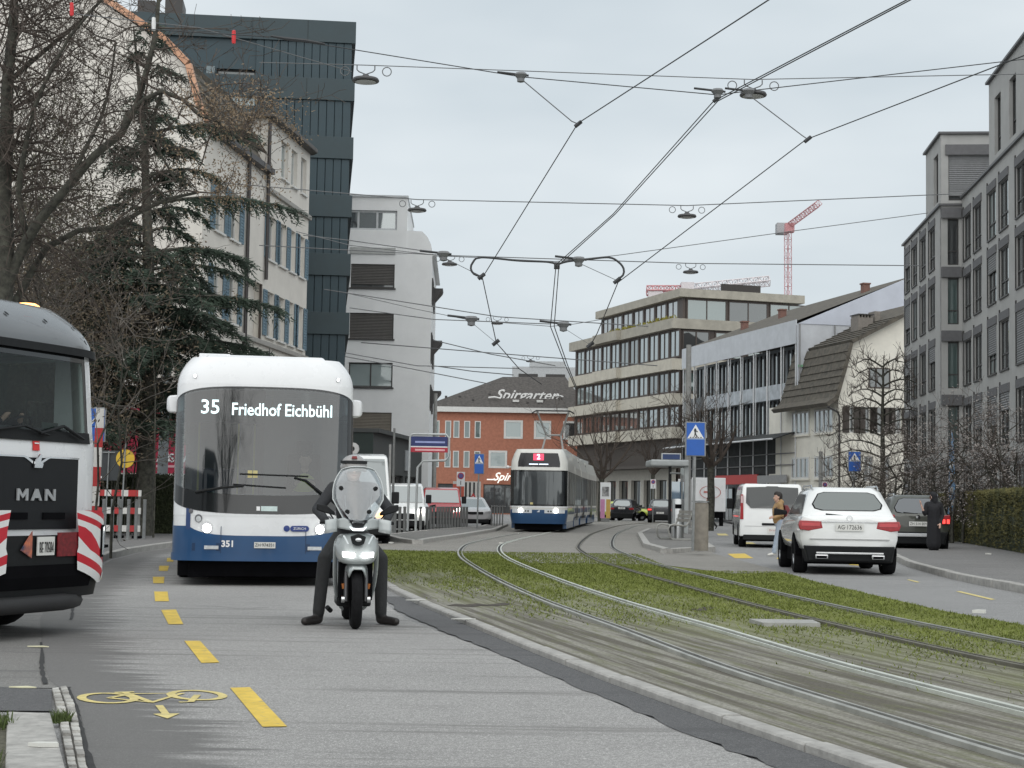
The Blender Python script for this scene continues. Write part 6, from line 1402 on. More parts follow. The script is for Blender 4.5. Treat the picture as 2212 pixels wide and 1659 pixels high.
lnm = lambda z: (.0 if z > .75 else .18 * (.75 - z)) + (0 if z < 2.65 else .16 * (z - 2.65) + .25 * max(0, z - 3.3))
fm = FB(Wm, .5, 3.0, lnm)
part('cab_shell', fm.shell([.42, .6, .8, 1.0, 1.2, 1.6, 2.2, 2.62, 2.7, 3.0, 3.3, 3.42, 3.5], 6.5), vm_cream, tram, 35)
part('blue_front', fm.patch(-1, 1, .40, .98, .01, 32, 3), vm_blue, tram, 40)
part('windscreen_surround', fm.patch(-1, 1, 1.12, 2.62, .008, 32, 4), mat('black_glass_edge', (.008, .009, .01), .12, 0, coat=.5), tram, 40)
part('windscreen', fm.patch(-.66, .66, 1.2, 2.56, .014, 24, 4), glassy('tram_windscreen', (.018, .023, .027), .07, .02, .6), tram, 40)
part('destination_box', fm.patch(-.52, .52, 2.76, 3.34, .012, 20, 3), mat('display_black', (.008, .008, .01), .2, 0), tram, 40)
mb = MB(); mb.box(-.22, .22, 0, .01, -.14, .14); q_ = part('route_panel', fm.wrap(mb, -.02, 3.17, .03), mat('route_red', (.75, .06, .12), .5, 0, emit=.7), tram); part('route_number', fm.wrap(text_mb('2', .30, .001, bold=.006), -.02, 3.17, .045), mat('route_white', (.9, .85, 1.), .5, 0, emit=1.2), q_)
for k in range(2):
    mb = MB(); mb.box(-.19, .19, 0, .01, -.02, .02); part('destination_line', fm.wrap(mb, -.22 + k * .42, 2.87, .03), mat('led_line', (.75, .85, 1.), .5, 0, emit=.9), tram)
part('white_belt', fm.patch(-1, 1, 1.06, 1.13, .018, 32, 1), vm_white, tram, 40)
for sg in (-1, 1):
    l_ = part('lamp_panel', fm.patch(sg * .14, sg * .72, .84, 1.01, .022, 12, 2), mat('lamp_panel', (.62, .64, .66), .3, .03), tram); part('headlight', fm.disc(sg * .74, .94, .085, .045), mat('tram_lamp', (1., .97, .9), .3, 0, emit=9.), l_)
    for q in (.42, .53): part('small_lamp', fm.disc(sg * q, .92, .035, .03), vm_black, l_)
mb = MB(); mb.prism([(-.06, -.05), (.06, .06), (.06, -.05)], 0, .01); part('crest', fm.wrap(mb, 0, .93, .03), mat('crest_white', (.6, .65, .72), .5), tram)
mb = MB(); mb.box(-.06, .06, 0, .01, -.045, .045); part('yellow_sticker', fm.wrap(mb, -.28, 1.24, .03), mat('sticker_yellow', (.55, .48, .22), .5, .1), tram)
mb = MB(); mb.box(-1.0, 1.0, .3, 6.3, .14, .44); part('underbody', mb, vm_under, tram)
def tram_section(dA, dB, nm, gap=.25):
    a, _ = track_at(D0 + dA + gap); b, _ = track_at(D0 + dB - gap); a = Minv @ a; b = Minv @ b; d = b - a; T = Tm(a) @ Rz(math.atan2(d.y, d.x) - R(90)); L = d.length
    mb = MB(T=T); mb.loft([[(x, y, z) for x, z in ((-1.05, .42), (-1.2, .8), (-1.2, 2.9), (-.98, 3.5), (.98, 3.5), (1.2, 2.9), (1.2, .8), (1.05, .42))] for y in (0, L)]); s_ = part('car_section', mb, vm_cream, tram)
    for sg in (-1, 1):
        def sb(y0, y1, z0, z1, off, name, m_): mb = MB(T=T); mb.box(min(sg * 1.19, sg * (1.2 + off)), max(sg * 1.19, sg * (1.2 + off)), y0, y1, z0, z1); part(name, mb, m_, s_)
        sb(.05, L - .05, .82, 1.06, .006, 'blue_band', vm_blue); sb(.05, L - .05, 1.15, 2.6, .006, 'glazing', vm_glass)
        n = max(2, int(L / 1.6))
        for q in range(n + 1): sb(q * (L - .1) / n + .02, q * (L - .1) / n + .1, 1.15, 2.6, .012, 'window_post', vm_black)
        sb(.05, L - .05, 2.62, 2.9, .004, 'upper_band', vm_cream); sb(L * .3, L * .3 + 1.3, .5, 2.6, .01, 'door', vm_glass)
        mb = MB(T=T); mb.prismz([(sg * 1.0, .6), (sg * 1.14, .6), (sg * 1.14, L - .6), (sg * 1.0, L - .6)], .2, .8); part('blue_skirt', mb, vm_blue, s_)
    mb = MB(T=T); mb.box(-1.0, 1.0, .2, L - .2, .12, .45); part('underbody', mb, vm_under, s_)
    mb = MB(T=T); mb.box(-.75, .75, .6, L - .6, 3.5, 3.75); part('roof_pod', mb, mat('pod_grey', (.42, .43, .42), .6), s_, bevel=.03)
    mb = MB(T=T); mb.box(-1.05, 1.05, -.5, .0, .5, 3.35); part('bellows', mb, vm_under, s_)
for sg in (-1, 1):
    def sb2(y0, y1, z0, z1, off, name, m_): mb = MB(); mb.box(min(sg * 1.19, sg * (1.2 + off)), max(sg * 1.19, sg * (1.2 + off)), y0, y1, z0, z1); part(name, mb, m_, tram)
    sb2(.55, 6.45, 1.15, 2.6, .007, 'side_glazing', vm_glass); sb2(.5, 6.45, .8, 1.06, .008, 'blue_band', vm_blue)
    for q in range(4): sb2(1.6 + q * 1.5, 1.68 + q * 1.5, 1.15, 2.6, .013, 'window_post', vm_black)
    mb = MB(); mb.prismz([(sg * 1.0, .55), (sg * 1.15, .55), (sg * 1.15, 6.4), (sg * 1.0, 6.4)], .2, .8); part('blue_skirt', mb, vm_blue, tram)
mb = MB(); mb.tube([(-1.15, .5, 2.75), (-1.3, .42, 2.74)], .03, 6); mb.lathe([(0, -.07), (.06, -.05), (.075, 0), (.06, .05), (0, .07)], 12, T=Tm((-1.33, .4, 2.74))); part('mirror_camera', mb, vm_white, tram, 60)
tram_section(6.6, 14.6, 'b'); tram_section(14.6, 22.5, 'c'); tram_section(22.5, 30, 'd')
# pantograph on the second car
pa, _ = track_at(D0 + 9.5); pa = Minv @ pa
mb = MB(); mb.tube([pa + Vector((-.5, 0, 3.75)), pa + Vector((-.35, .6, 4.5)), pa + Vector((-.75, -.1, 5.6))], .05, 6); mb.tube([pa + Vector((.5, 0, 3.75)), pa + Vector((.35, .6, 4.5)), pa + Vector((.75, -.1, 5.6))], .05, 6); mb.tube([pa + Vector((-.35, .6, 4.5)), pa + Vector((.35, .6, 4.5))], .05, 6)
pg = part('pantograph', mb, mat('panto_grey', (.30, .30, .29), .6), tram)
mb = MB(); mb.tube([pa + Vector((x, -.1, z)) for x, z in ((-1.0, 5.5), (-.8, 5.62), (.8, 5.62), (1.0, 5.5))], .035, 6); part('contact_bow', mb, vm_black, pg)
# ================================================================== PEOPLE
def capsule(mb, p0, p1, r0, r1, n=10):
    p0 = Vector(p0); p1 = Vector(p1); d = p1 - p0
    if d.length < 1e-6: d = Vector((0, 0, 1e-4))
    q = d.to_track_quat('Z', 'Y').to_matrix().to_4x4(); L = d.length
    prof = [(r0 * math.sin(a), -r0 * math.cos(a)) for a in [math.pi / 2 * k / 4 for k in range(5)]] + [(r1 * math.cos(a), L + r1 * math.sin(a)) for a in [math.pi / 2 * k / 4 for k in range(5)]]
    prof[0] = (0.0005, prof[0][1]); prof[-1] = (.0005, prof[-1][1])
    mb.lathe(prof, n, T=Tm(p0) @ q)
def body(name, caps, mats, parent, vox=.012, smooth=3):
    """caps = [(p0, p1, r0, r1, mat index)] fused into one skin; each face takes the material of the nearest limb"""
    mb = MB()
    for c in caps: capsule(mb, *c[:4])
    o = obj('tmp', mb.mesh('tmp', mats[0])); m = o.modifiers.new('r', 'REMESH'); m.mode = 'VOXEL'; m.voxel_size = vox
    dg = bpy.context.evaluated_depsgraph_get(); me = bpy.data.meshes.new_from_object(o.evaluated_get(dg)); bpy.data.objects.remove(o)
    bm = bmesh.new(); bm.from_mesh(me)
    for _ in range(smooth): bmesh.ops.smooth_vert(bm, verts=bm.verts, factor=.5, use_axis_x=True, use_axis_y=True, use_axis_z=True)
    for f in bm.faces: f.smooth = True
    bm.to_mesh(me); bm.free()
    co = np.empty(len(me.vertices) * 3); me.vertices.foreach_get('co', co); co = co.reshape(-1, 3)
    cen = np.array([co[list(p.vertices)].mean(0) for p in me.polygons]); best = np.full(len(cen), 1e9); idx = np.zeros(len(cen), int)
    for p0, p1, r0, r1, mi in caps:
        a = np.array(p0, float); b = np.array(p1, float); ab = b - a; t = np.clip(((cen - a) @ ab) / max(ab @ ab, 1e-9), 0, 1); d = np.linalg.norm(cen - (a + t[:, None] * ab), axis=1) - (r0 + (r1 - r0) * t)
        k = d < best; best[k] = d[k]; idx[k] = mi
    me.materials.clear()
    for m_ in mats: me.materials.append(m_)
    me.polygons.foreach_set('material_index', idx.tolist()); me.update()
    me.name = name; return obj(name, me, parent)
m_skin = mat('skin', (.52, .33, .26), .6, .08, 20); m_hair = mat('hair_dark', (.02, .016, .014), .7, .3, 60)
m_jkt = mat('jacket_dark', (.02, .021, .024), .8, .25, 14, bump=.3, bscale=40); m_trs = mat('trousers_dark', (.024, .025, .026), .85, .2, 20, bump=.2); m_shoe = mat('shoe_black', (.018, .015, .014), .5, .2)
m_tan = mat('jacket_tan', (.33, .21, .10), .85, .18, 10, bump=.3, bscale=30); m_jean = mat('jeans_pale', (.32, .38, .47), .85, .12, 10, bump=.15); m_wsh = mat('shoe_white', (.68, .67, .63), .6, .06)
m_coat = mat('coat_black', (.012, .012, .015), .85, .25, 12, bump=.3)
def hand(caps, w_, d, up, side, mi, s=1.):
    """palm + four fingers + thumb; w_ wrist, d pointing direction, side = thumb side"""
    w_ = Vector(w_); d = Vector(d).normalized(); side = Vector(side).normalized(); pe_ = w_ + d * .085 * s
    caps.append((w_, pe_, .026 * s, .030 * s, mi))
    for k, ln in enumerate((.065, .075, .07, .055)):
        b = pe_ + side * (.028 - .019 * k) * s; m_ = b + d * ln * .55 * s; caps.append((b, m_, .0105, .010, mi)); caps.append((m_, m_ + (d * .6 - Vector(up) * .8) * ln * .5 * s, .010, .009, mi))
    t = w_ + d * .03 * s + side * .028 * s; caps.append((t, t + (d * .6 + side * .7) * .055 * s, .012, .010, mi))
def head(caps, c, face, skin, hair, longhair=False):
    """c head centre, face = facing direction"""
    c = Vector(c); f = Vector(face).normalized(); r_ = f.cross(Vector((0, 0, 1))).normalized(); u_ = Vector((0, 0, 1))
    caps += [(c + u_ * .02, c - u_ * .05 + f * .02, .085, .07, skin), (c - u_ * .085 + f * .05, c - u_ * .085 + f * .045, .035, .035, skin), (c + f * .085 - u_ * .005, c + f * .103 - u_ * .025, .014, .018, skin), (c + r_ * .085, c + r_ * .085 - u_ * .03, .016, .014, skin), (c - r_ * .085, c - r_ * .085 - u_ * .03, .016, .014, skin)]
    caps += [(c + u_ * .045 - f * .03, c + u_ * .03 - f * .04, .098, .095, hair), (c + u_ * .085 + f * .02, c + u_ * .08, .07, .07, hair)]
    if longhair: caps += [(c - f * .05, c - f * .07 - u_ * .13, .08, .06, hair)]

# ------------------------------------------------------------------ scooter and rider
heads = R(8.7); p = G(767, 1359)
sco = thing('scooter', 'pale grey motor scooter with tall clear windscreen and lit headlights facing the camera', 'scooter', (p.x, p.y, 0), heads)
r_w = .29
def mwheel(y, r, wd, nm):
    T = Tm((0, y, r)) @ Ry(R(90)); mb = MB(); mb.lathe([(r * .72, -wd * .42), (r * .86, -wd / 2), (r * .97, -wd * .3), (r, 0), (r * .97, wd * .3), (r * .86, wd / 2), (r * .72, wd * .42)], 30, closed=True); o = obj(nm, mb.mesh('tyre', vm_tyre, 50), sco, T)
    mb = MB(); mb.lathe([(r * .72, -wd * .3), (r * .73, 0), (r * .72, wd * .3), (r * .62, wd * .2), (r * .14, wd * .35), (0, wd * .35)], 24)
    obj('rim', mb.mesh('rim', vm_black, 40), o)
mwheel(.0, r_w, .105, 'front_wheel'); mwheel(1.33, .27, .12, 'rear_wheel')
# fender over the front wheel
mb = MB(); rings = []
for k in range(9):
    a = R(55 + 80 * k / 8); cy, cz = -math.cos(a) * .33, r_w + math.sin(a) * .33; wv = .115 - .03 * abs(k - 4) / 4
    rings.append([(-wv, cy, cz - .05), (-wv * .75, cy - math.cos(a) * .02, cz + .01), (-.04, cy - math.cos(a) * .035, cz + .03), (.04, cy - math.cos(a) * .035, cz + .03), (wv * .75, cy - math.cos(a) * .02, cz + .01), (wv, cy, cz - .05)])
mb.loft(rings, cap=False, closed=False); o = part('front_fender', mb, vm_grey, sco, 60); o.modifiers.new('s', 'SOLIDIFY').thickness = .012
for sg in (-1, 1):
    mb = MB(); mb.tube([(sg * .095, .0, r_w - .02), (sg * .095, .06, .72)], [.024, .028], 10); f_ = part('fork_leg', mb, mat('fork_grey', (.10, .10, .105), .35, .1, metal=.5), sco, 40)
    mb = MB(); mb.lathe([(.035, 0), (.035, .03), (0, .032)], 12, T=Tm((sg * .11, 0, r_w)) @ Ry(R(90 * sg))); part('axle_nut', mb, vm_chrome, f_, 40)
    mb = MB(); mb.tube([(sg * .115, .02, r_w + .10), (sg * .125, .02, r_w + .15)], .018, 8); part('reflector', mb, mat('amber_dull', (.35, .12, .03), .3), f_)
# front apron (shield): rings by height, local section from side to side
def sring(z, w_, yf_, yb_, dep=.6):
    n = 12; pts = []
    for k in range(n + 1):
        t = -1 + 2 * k / n; pts.append((w_ * math.sin(t * math.pi / 2), yf_ + (yb_ - yf_) * (1 - math.cos(t * math.pi / 2) ** dep), z))
    return pts + [(w_ * .98, yb_ + .06, z), (-w_ * .98, yb_ + .06, z)]
mb = MB(); mb.loft([sring(.62, .15, -.20, .10), sring(.68, .195, -.225, .10), sring(.76, .215, -.20, .12), sring(.84, .218, -.15, .14), sring(.90, .19, -.10, .16), sring(.93, .15, -.06, .16)]); part('front_apron', mb, vm_grey, sco, 50, subsurf=1)
for sg in (-1, 1):       # leg shield sides sweeping down round the wheel
    pr = [(.220, .88, .16), (.225, .70, .15), (.222, .52, .20), (.205, .36, .30), (.165, .22, .42), (.11, .14, .52)]
    rings = [[(sg * x, y - .07, z), (sg * (x + .006), y, z), (sg * (x - .03), y + .05, z), (sg * (x - .055), y - .03, z)] for x, z, y in pr]
    mb = MB(); mb.loft(rings); part('leg_shield', mb, vm_grey, sco, 60, subsurf=1)
    mb = MB(); q = [(.042, -.236, .695), (.15, -.202, .705), (.152, -.197, .755), (.030, -.238, .742)]; mb.loft([[(sg * x, y, z) for x, y, z in q], [(sg * x, y - .02, z) for x, y, z in q]]); h_ = part('headlight', mb, mat('scooter_lamp', (1., .99, .97), .3, 0, emit=4.), sco, bevel=.006)
    mb = MB(); mb.add([(sg * .13, -.20, .93 - .02), (sg * .15, -.19, .93 - .02), (sg * .105, -.225, .83), (sg * .09, -.23, .83)], [(0, 1, 2, 3)]); part('running_light', mb, mat('drl', (.7, .75, .76), .2), sco)
    # handlebar cover wings and hand guards
    mb = MB(); mb.loft([[(sg * .03, -.12, .95), (sg * .03, .04, .95), (sg * .03, .04, 1.06), (sg * .03, -.12, 1.04)], [(sg * .14, -.11, .97), (sg * .14, .05, .97), (sg * .14, .05, 1.08), (sg * .14, -.10, 1.08)], [(sg * .22, -.04, .98), (sg * .22, .06, .98), (sg * .22, .06, 1.06), (sg * .22, -.04, 1.06)]]); part('handlebar_cover', mb, vm_grey, sco, 50, bevel=.015)
    mb = MB(); mb.grid(lambda u_, v_: Vector((sg * (.20 + .12 * u_), -.10 - .05 * math.sin(u_ * 2.2) + .02 * v_, .945 + .13 * v_ - .02 * u_)), 6, 3); o = part('hand_guard', mb, mat('guard_grey', (.42, .45, .45), .2, .05, coat=.6), sco, 60); o.modifiers.new('s', 'SOLIDIFY').thickness = .008
    mb = MB(); mb.tube([(sg * .2, .05, 1.03), (sg * .36, .09, 1.03)], .017, 8); part('grip', mb, vm_black, sco)
    mb = MB(); mb.tube([(sg * .23, .05, 1.06), (sg * .29, .04, 1.15)], .008, 6); m_ = part('mirror_stalk', mb, vm_black, sco)
    mb = MB(); mb.loft([[(sg * .22, .02, 1.10), (sg * .22, .08, 1.10), (sg * .22, .08, 1.13), (sg * .22, .02, 1.13)], [(sg * .31, -.02, 1.12), (sg * .31, .07, 1.12), (sg * .31, .07, 1.20), (sg * .31, -.01, 1.20)], [(sg * .40, .0, 1.15), (sg * .40, .06, 1.15), (sg * .40, .06, 1.215), (sg * .40, .0, 1.21)]]); part('mirror', mb, vm_black, sco, 60, bevel=.01)
    mb = MB(); mb.tube([(sg * .10, -.06, 1.05), (sg * .13, -.03, 1.30)], .007, 6); part('screen_bracket', mb, mat('bracket', (.2, .2, .2), .4, metal=.6), sco)
mb = MB(); mb.prism([(-.075, .90), (-.055, .83), (-.02, .815), (.02, .815), (.055, .83), (.075, .90), (.0, .93)], -.215, -.12); part('badge_plate', mb, vm_black, sco, bevel=.01)
mb = MB(); mb.lathe([(.035, 0), (.03, .008), (0, .01)], 16, T=Tm((0, -.216, .87)) @ Rx(R(90)) @ Matrix.Diagonal((1, .6, 1, 1))); part('emblem', mb, vm_chrome, sco)
mb = MB(); mb.prism([(-.09, 1.06), (-.05, .985), (.05, .985), (.09, 1.06)], -.13, -.02); part('front_panel', mb, vm_black, sco, bevel=.01)
mb = MB(); mb.prism([(-.085, .995), (-.05, .955), (.05, .955), (.085, .995), (.05, .978), (-.05, .978)], -.15, -.10); part('position_light', mb, mat('position_lamp', (.85, .9, .92), .3, 0, emit=1.6), sco, bevel=.004)
# wind screen: curved clear sheet
def scr(u_, v_):
    x = (u_ * 2 - 1); v = v_; w_ = .12 + .125 * min(1, v * 2.4) - .085 * max(0, (v - .55) / .45) ** 2; z = 1.03 + .55 * v + .0 * x
    top = 1.0 - .055 * abs(x) ** 2.5 * max(0, (v - .4) / .6); return Vector((x * w_, -.15 + .16 * v + .07 * x * x, 1.03 + .55 * v * top))
mb = MB(); mb.grid(scr, 14, 14); o = part('windscreen', mb, clear_glass('scooter_screen', (.72, .76, .78), .16), sco, 60); o.modifiers.new('s', 'SOLIDIFY').thickness = .004
edge = [scr(0, v / 12) for v in range(13)] + [scr(u_ / 12, 1) for u_ in range(1, 13)] + [scr(1, 1 - v / 12) for v in range(1, 13)]
mb = MB(); mb.tube(edge, .006, 5); part('screen_edge', mb, mat('screen_rim', (.55, .58, .58), .3), sco, 60)
for (u_, v_) in ((.15, .62), (.85, .62), (.2, .2), (.8, .2)):
    q = scr(u_, v_); mb = MB(); mb.lathe([(.022, 0), (.02, .018), (0, .02)], 12, T=Tm((q.x, q.y, q.z)) @ Rx(R(90))); part('screen_knob', mb, vm_black, sco, 40)
# floor, tail, seat
mb = MB(); mb.box(-.17, .17, .30, .80, .20, .30); part('footboard', mb, vm_black, sco, bevel=.02)
mb = MB(); mb.loft([[(-.12, .75, .30), (.12, .75, .30), (.12, .75, .66), (-.12, .75, .66)], [(-.17, 1.05, .42), (.17, 1.05, .42), (.16, 1.05, .74), (-.16, 1.05, .74)], [(-.12, 1.65, .62), (.12, 1.65, .62), (.10, 1.65, .80), (-.10, 1.65, .80)]]); part('rear_body', mb, vm_grey, sco, 50, bevel=.03)
mb = MB(); mb.loft([[(-.10, .74, .68), (.10, .74, .68), (.09, .74, .75), (-.09, .74, .75)], [(-.15, 1.1, .73), (.15, 1.1, .73), (.14, 1.1, .80), (-.14, 1.1, .80)], [(-.12, 1.5, .79), (.12, 1.5, .79), (.11, 1.5, .85), (-.11, 1.5, .85)]]); part('seat', mb, vm_black, sco, bevel=.03)
mb = MB(); mb.box(-.16, .16, .02, .34, .28, .68); part('inner_shield', mb, vm_under, sco)
mb = MB(); mb.tube([(-.20, .85, .12), (-.24, .80, .16)], .025, 8); part('stand', mb, vm_black, sco)
# rider (own thing, sits on the seat, feet on the road)
rd = thing('person', 'scooter rider in dark jacket and silver helmet with both feet on the road', 'person', (p.x, p.y, 0), heads)
cp = [((0, 1.03, .90), (0, .98, .93), .15, .15, 2), ((0, .98, .95), (0, .90, 1.22), .155, .175, 0), ((-.13, .90, 1.30), (.13, .90, 1.30), .12, .12, 0), ((-.17, .89, 1.37), (.17, .89, 1.37), .075, .075, 0), ((0, .88, 1.42), (0, .86, 1.50), .065, .06, 0)]
for sg, foot in ((-1, (-.335, .50)), (1, (.29, .50))):
    cp += [((sg * .20, .89, 1.37), (sg * .37, .66, 1.15), .072, .056, 0), ((sg * .37, .66, 1.15), (sg * .30, .22, 1.045), .054, .042, 0)]
    hand(cp, (sg * .295, .18, 1.045), (-sg * .12, -1, -.05), (0, 0, 1), (-sg, 0, .1), 4, .95)
    kx = sg * .285; cp += [((sg * .10, 1.0, .88), (kx, .62, .66), .092, .072, 2), ((kx, .62, .66), (foot[0], foot[1] + .06, .13), .072, .062, 2), ((foot[0], foot[1] + .07, .12), (foot[0], foot[1] + .09, .07), .06, .05, 3), ((foot[0], foot[1] + .08, .055), (foot[0] + sg * .14, foot[1] - .09, .045), .05, .042, 3)]
c = Vector((.0, .83, 1.57))
cp += [(c, c - Vector((0, .0, .05)), .085, .075, 1), (c + Vector((0, -.06, -.09)), c + Vector((0, -.055, -.09)), .035, .035, 1), (c + Vector((0, -.088, -.015)), c + Vector((0, -.105, -.035)), .014, .017, 1)]
body('rider_body', cp, [m_jkt, m_skin, m_trs, m_shoe, mat('glove_black', (.015, .015, .016), .7)], rd, .011)
for sg in (-1, 1):
    mb = MB(); mb.lathe([(0, -.01), (.010, 0), (0, .01)], 8, T=Tm(c + Vector((sg * .032, -.086, .005)))); part('eye', mb, vm_ink, rd)
mb = MB(); mb.box(-.025, .025, -.006, .004, -.004, .004); part('mouth', mb, mat('lips', (.30, .13, .11), .6), rd, T=Tm(c + Vector((0, -.088, -.068))))
mb = MB(); hp = []
for k in range(13):
    a = math.pi * k / 12 * .62; hp.append((.138 * math.sin(a) + .0005, .02 + .13 * math.cos(a)))
mb.lathe(hp, 24, T=Tm(c + Vector((0, .02, .0)))); o = part('helmet', mb, mat('helmet_silver', (.30, .29, .285), .25, .05, coat=.6), rd, 60); o.modifiers.new('s', 'SOLIDIFY').thickness = .015
mb = MB(); mb.grid(lambda u_, v_: c + Vector((.146 * math.sin((u_ - .5) * 2.4), -.146 * math.cos((u_ - .5) * 2.4) + .02 + .012 * v_, .055 + .03 * v_)), 12, 2); o_ = part('visor', mb, vm_black, o); o_.modifiers.new('s', 'SOLIDIFY').thickness = .006
mb = MB(); mb.prism([(-.03, .105), (.03, .105), (.022, .13), (-.022, .13)], -.125, -.10); part('helmet_mark', mb, mat('mark_red', (.25, .04, .04), .5), o, T=Tm(c + Vector((0, .02, 0))))

# ------------------------------------------------------------------ pedestrians
pt = G(1683, 1202)
o = thing('person', 'walking person in tan hooded jacket, pale jeans and white shoes with a maroon backpack', 'person', (pt.x, pt.y, 0), R(8))
cp = [((0, 0, .86), (0, 0, .93), .135, .14, 1), ((-.02, 0, .92), (-.03, 0, 1.18), .145, .155, 0), ((-.03, -.10, 1.24), (-.03, .10, 1.24), .105, .105, 0), ((-.02, -.13, 1.31), (-.02, .13, 1.31), .075, .075, 0), ((.03, -.06, 1.37), (.03, .06, 1.37), .075, .075, 0), ((-.03, 0, 1.35), (-.04, 0, 1.42), .06, .055, 3),
      ((-.02, -.17, 1.30), (-.00, -.21, 1.05), .068, .058, 0), ((.0, -.21, 1.05), (-.16, -.16, .98), .056, .046, 0), ((-.02, .17, 1.30), (.04, .20, 1.05), .068, .058, 0), ((.04, .20, 1.05), (-.10, .14, .98), .056, .046, 0),
      ((0, -.08, .86), (-.07, -.08, .50), .098, .074, 1), ((-.07, -.08, .50), (-.15, -.08, .12), .076, .066, 1), ((-.16, -.08, .07), (-.30, -.08, .04), .042, .034, 2),
      ((0, .08, .86), (.07, .08, .50), .098, .074, 1), ((.07, .08, .50), (.24, .08, .16), .072, .058, 1), ((.25, .08, .10), (.16, .08, .035), .042, .034, 2)]
hand(cp, (-.18, -.15, .98), (-1, .3, 0), (0, 0, 1), (0, .3, 1), 3, .85); hand(cp, (-.12, .13, .98), (-1, -.3, 0), (0, 0, 1), (0, -.3, 1), 3, .85)
head(cp, (-.05, 0, 1.50), (-1, -.05, -.05), 3, 4, True)
body('walker_body', cp, [m_tan, m_jean, m_wsh, m_skin, m_hair], o, .012)
mb = MB(); mb.loft([[(.12, -.14, .90), (.26, -.12, .92), (.26, .12, .92), (.12, .14, .90)], [(.12, -.15, 1.12), (.30, -.13, 1.10), (.30, .13, 1.10), (.12, .15, 1.12)], [(.10, -.12, 1.30), (.20, -.10, 1.30), (.20, .10, 1.30), (.10, .12, 1.30)]])
bp_o = part('backpack', mb, mat('maroon', (.16, .035, .04), .8, .2, 12), o, 50, bevel=.03)
mb = MB(); mb.tube([(.10, -.13, 1.28), (-.0, -.155, 1.36), (-.12, -.155, 1.22), (-.10, -.15, 1.02), (.10, -.14, .95)], .016, 6); part('strap', mb, mat('strap_dark', (.08, .03, .03), .8), bp_o)

pt = G(2017, 1198)
o = thing('person', 'person in a long black coat and dark head covering standing behind the olive SUV', 'person', (pt.x, pt.y, .0), R(-10))
cp = [((0, 0, .30), (0, 0, .62), .20, .19, 0), ((0, 0, .62), (0, 0, 1.0), .19, .175, 0), ((0, 0, 1.0), (0, 0, 1.25), .175, .18, 0), ((-.11, 0, 1.33), (.11, 0, 1.33), .11, .11, 0), ((-.16, 0, 1.40), (.16, 0, 1.40), .075, .075, 0), ((0, 0, 1.44), (-.01, 0, 1.52), .06, .06, 3), ((.19, .02, 1.38), (.24, .03, 1.10), .068, .058, 0), ((.24, .03, 1.10), (.18, -.12, .88), .056, .045, 0),
      ((-.19, 0, 1.38), (-.24, -.05, 1.12), .068, .058, 0), ((-.24, -.05, 1.12), (-.28, -.10, 1.18), .055, .05, 0), ((-.28, -.10, 1.18), (-.34, -.12, 1.36), .034, .028, 2),
      ((-.07, 0, .42), (-.08, -.02, .10), .075, .06, 1), ((.07, 0, .42), (.08, .02, .10), .075, .06, 1), ((-.08, .0, .05), (-.12, -.14, .04), .045, .038, 1), ((.08, .02, .05), (.06, -.12, .04), .045, .038, 1)]
hand(cp, (-.35, -.125, 1.39), (-.3, -.1, 1), (.3, 0, 0), (0, -1, .1), 2, .9); hand(cp, (.17, -.14, .87), (-.2, -.5, -1), (0, 0, 1), (-1, 0, 0), 2, .9)
head(cp, (-.02, 0, 1.60), (-.8, .5, 0), 2, 3, True)
cp += [((0, .02, 1.60), (.02, .03, 1.50), .115, .11, 3)]
body('coat_body', cp, [m_coat, mat('boots_dark', (.02, .018, .017), .7), m_skin, m_coat], o, .013)

pt = G(1531, 1143)
o = thing('person', 'small dark clothed person striding across the road beyond the right island', 'person', (pt.x, pt.y, 0), R(0))
cp = [((0, 0, .86), (0, 0, .95), .13, .135, 1), ((0, 0, .95), (-.02, 0, 1.25), .14, .155, 0), ((-.02, -.12, 1.32), (-.02, .12, 1.32), .10, .10, 0), ((-.02, 0, 1.42), (-.03, 0, 1.48), .06, .055, 2), ((-.02, -.17, 1.36), (-.1, -.2, 1.1), .065, .055, 0), ((-.1, -.2, 1.1), (-.3, -.15, 1.18), .052, .042, 0), ((-.02, .17, 1.36), (.14, .2, 1.1), .065, .055, 0), ((.14, .2, 1.1), (.2, .2, .9), .052, .042, 0),
      ((0, -.08, .88), (-.12, -.08, .48), .095, .07, 1), ((-.12, -.08, .48), (-.22, -.08, .10), .068, .052, 1), ((-.22, -.08, .06), (-.36, -.08, .04), .042, .034, 1), ((0, .08, .88), (.16, .08, .5), .095, .07, 1), ((.16, .08, .5), (.42, .08, .18), .068, .052, 1), ((.43, .08, .13), (.38, .08, .04), .042, .034, 1)]
hand(cp, (-.32, -.14, 1.19), (-1, 0, .2), (0, 0, 1), (0, 1, 0), 2, .9); hand(cp, (.21, .2, .87), (.1, 0, -1), (0, 1, 0), (-1, 0, 0), 2, .9)
head(cp, (-.04, 0, 1.56), (-1, 0, 0), 2, 3)
body('walker_body', cp, [m_jkt, m_trs, m_skin, mat('hair_red', (.10, .03, .025), .7)], o, .015)

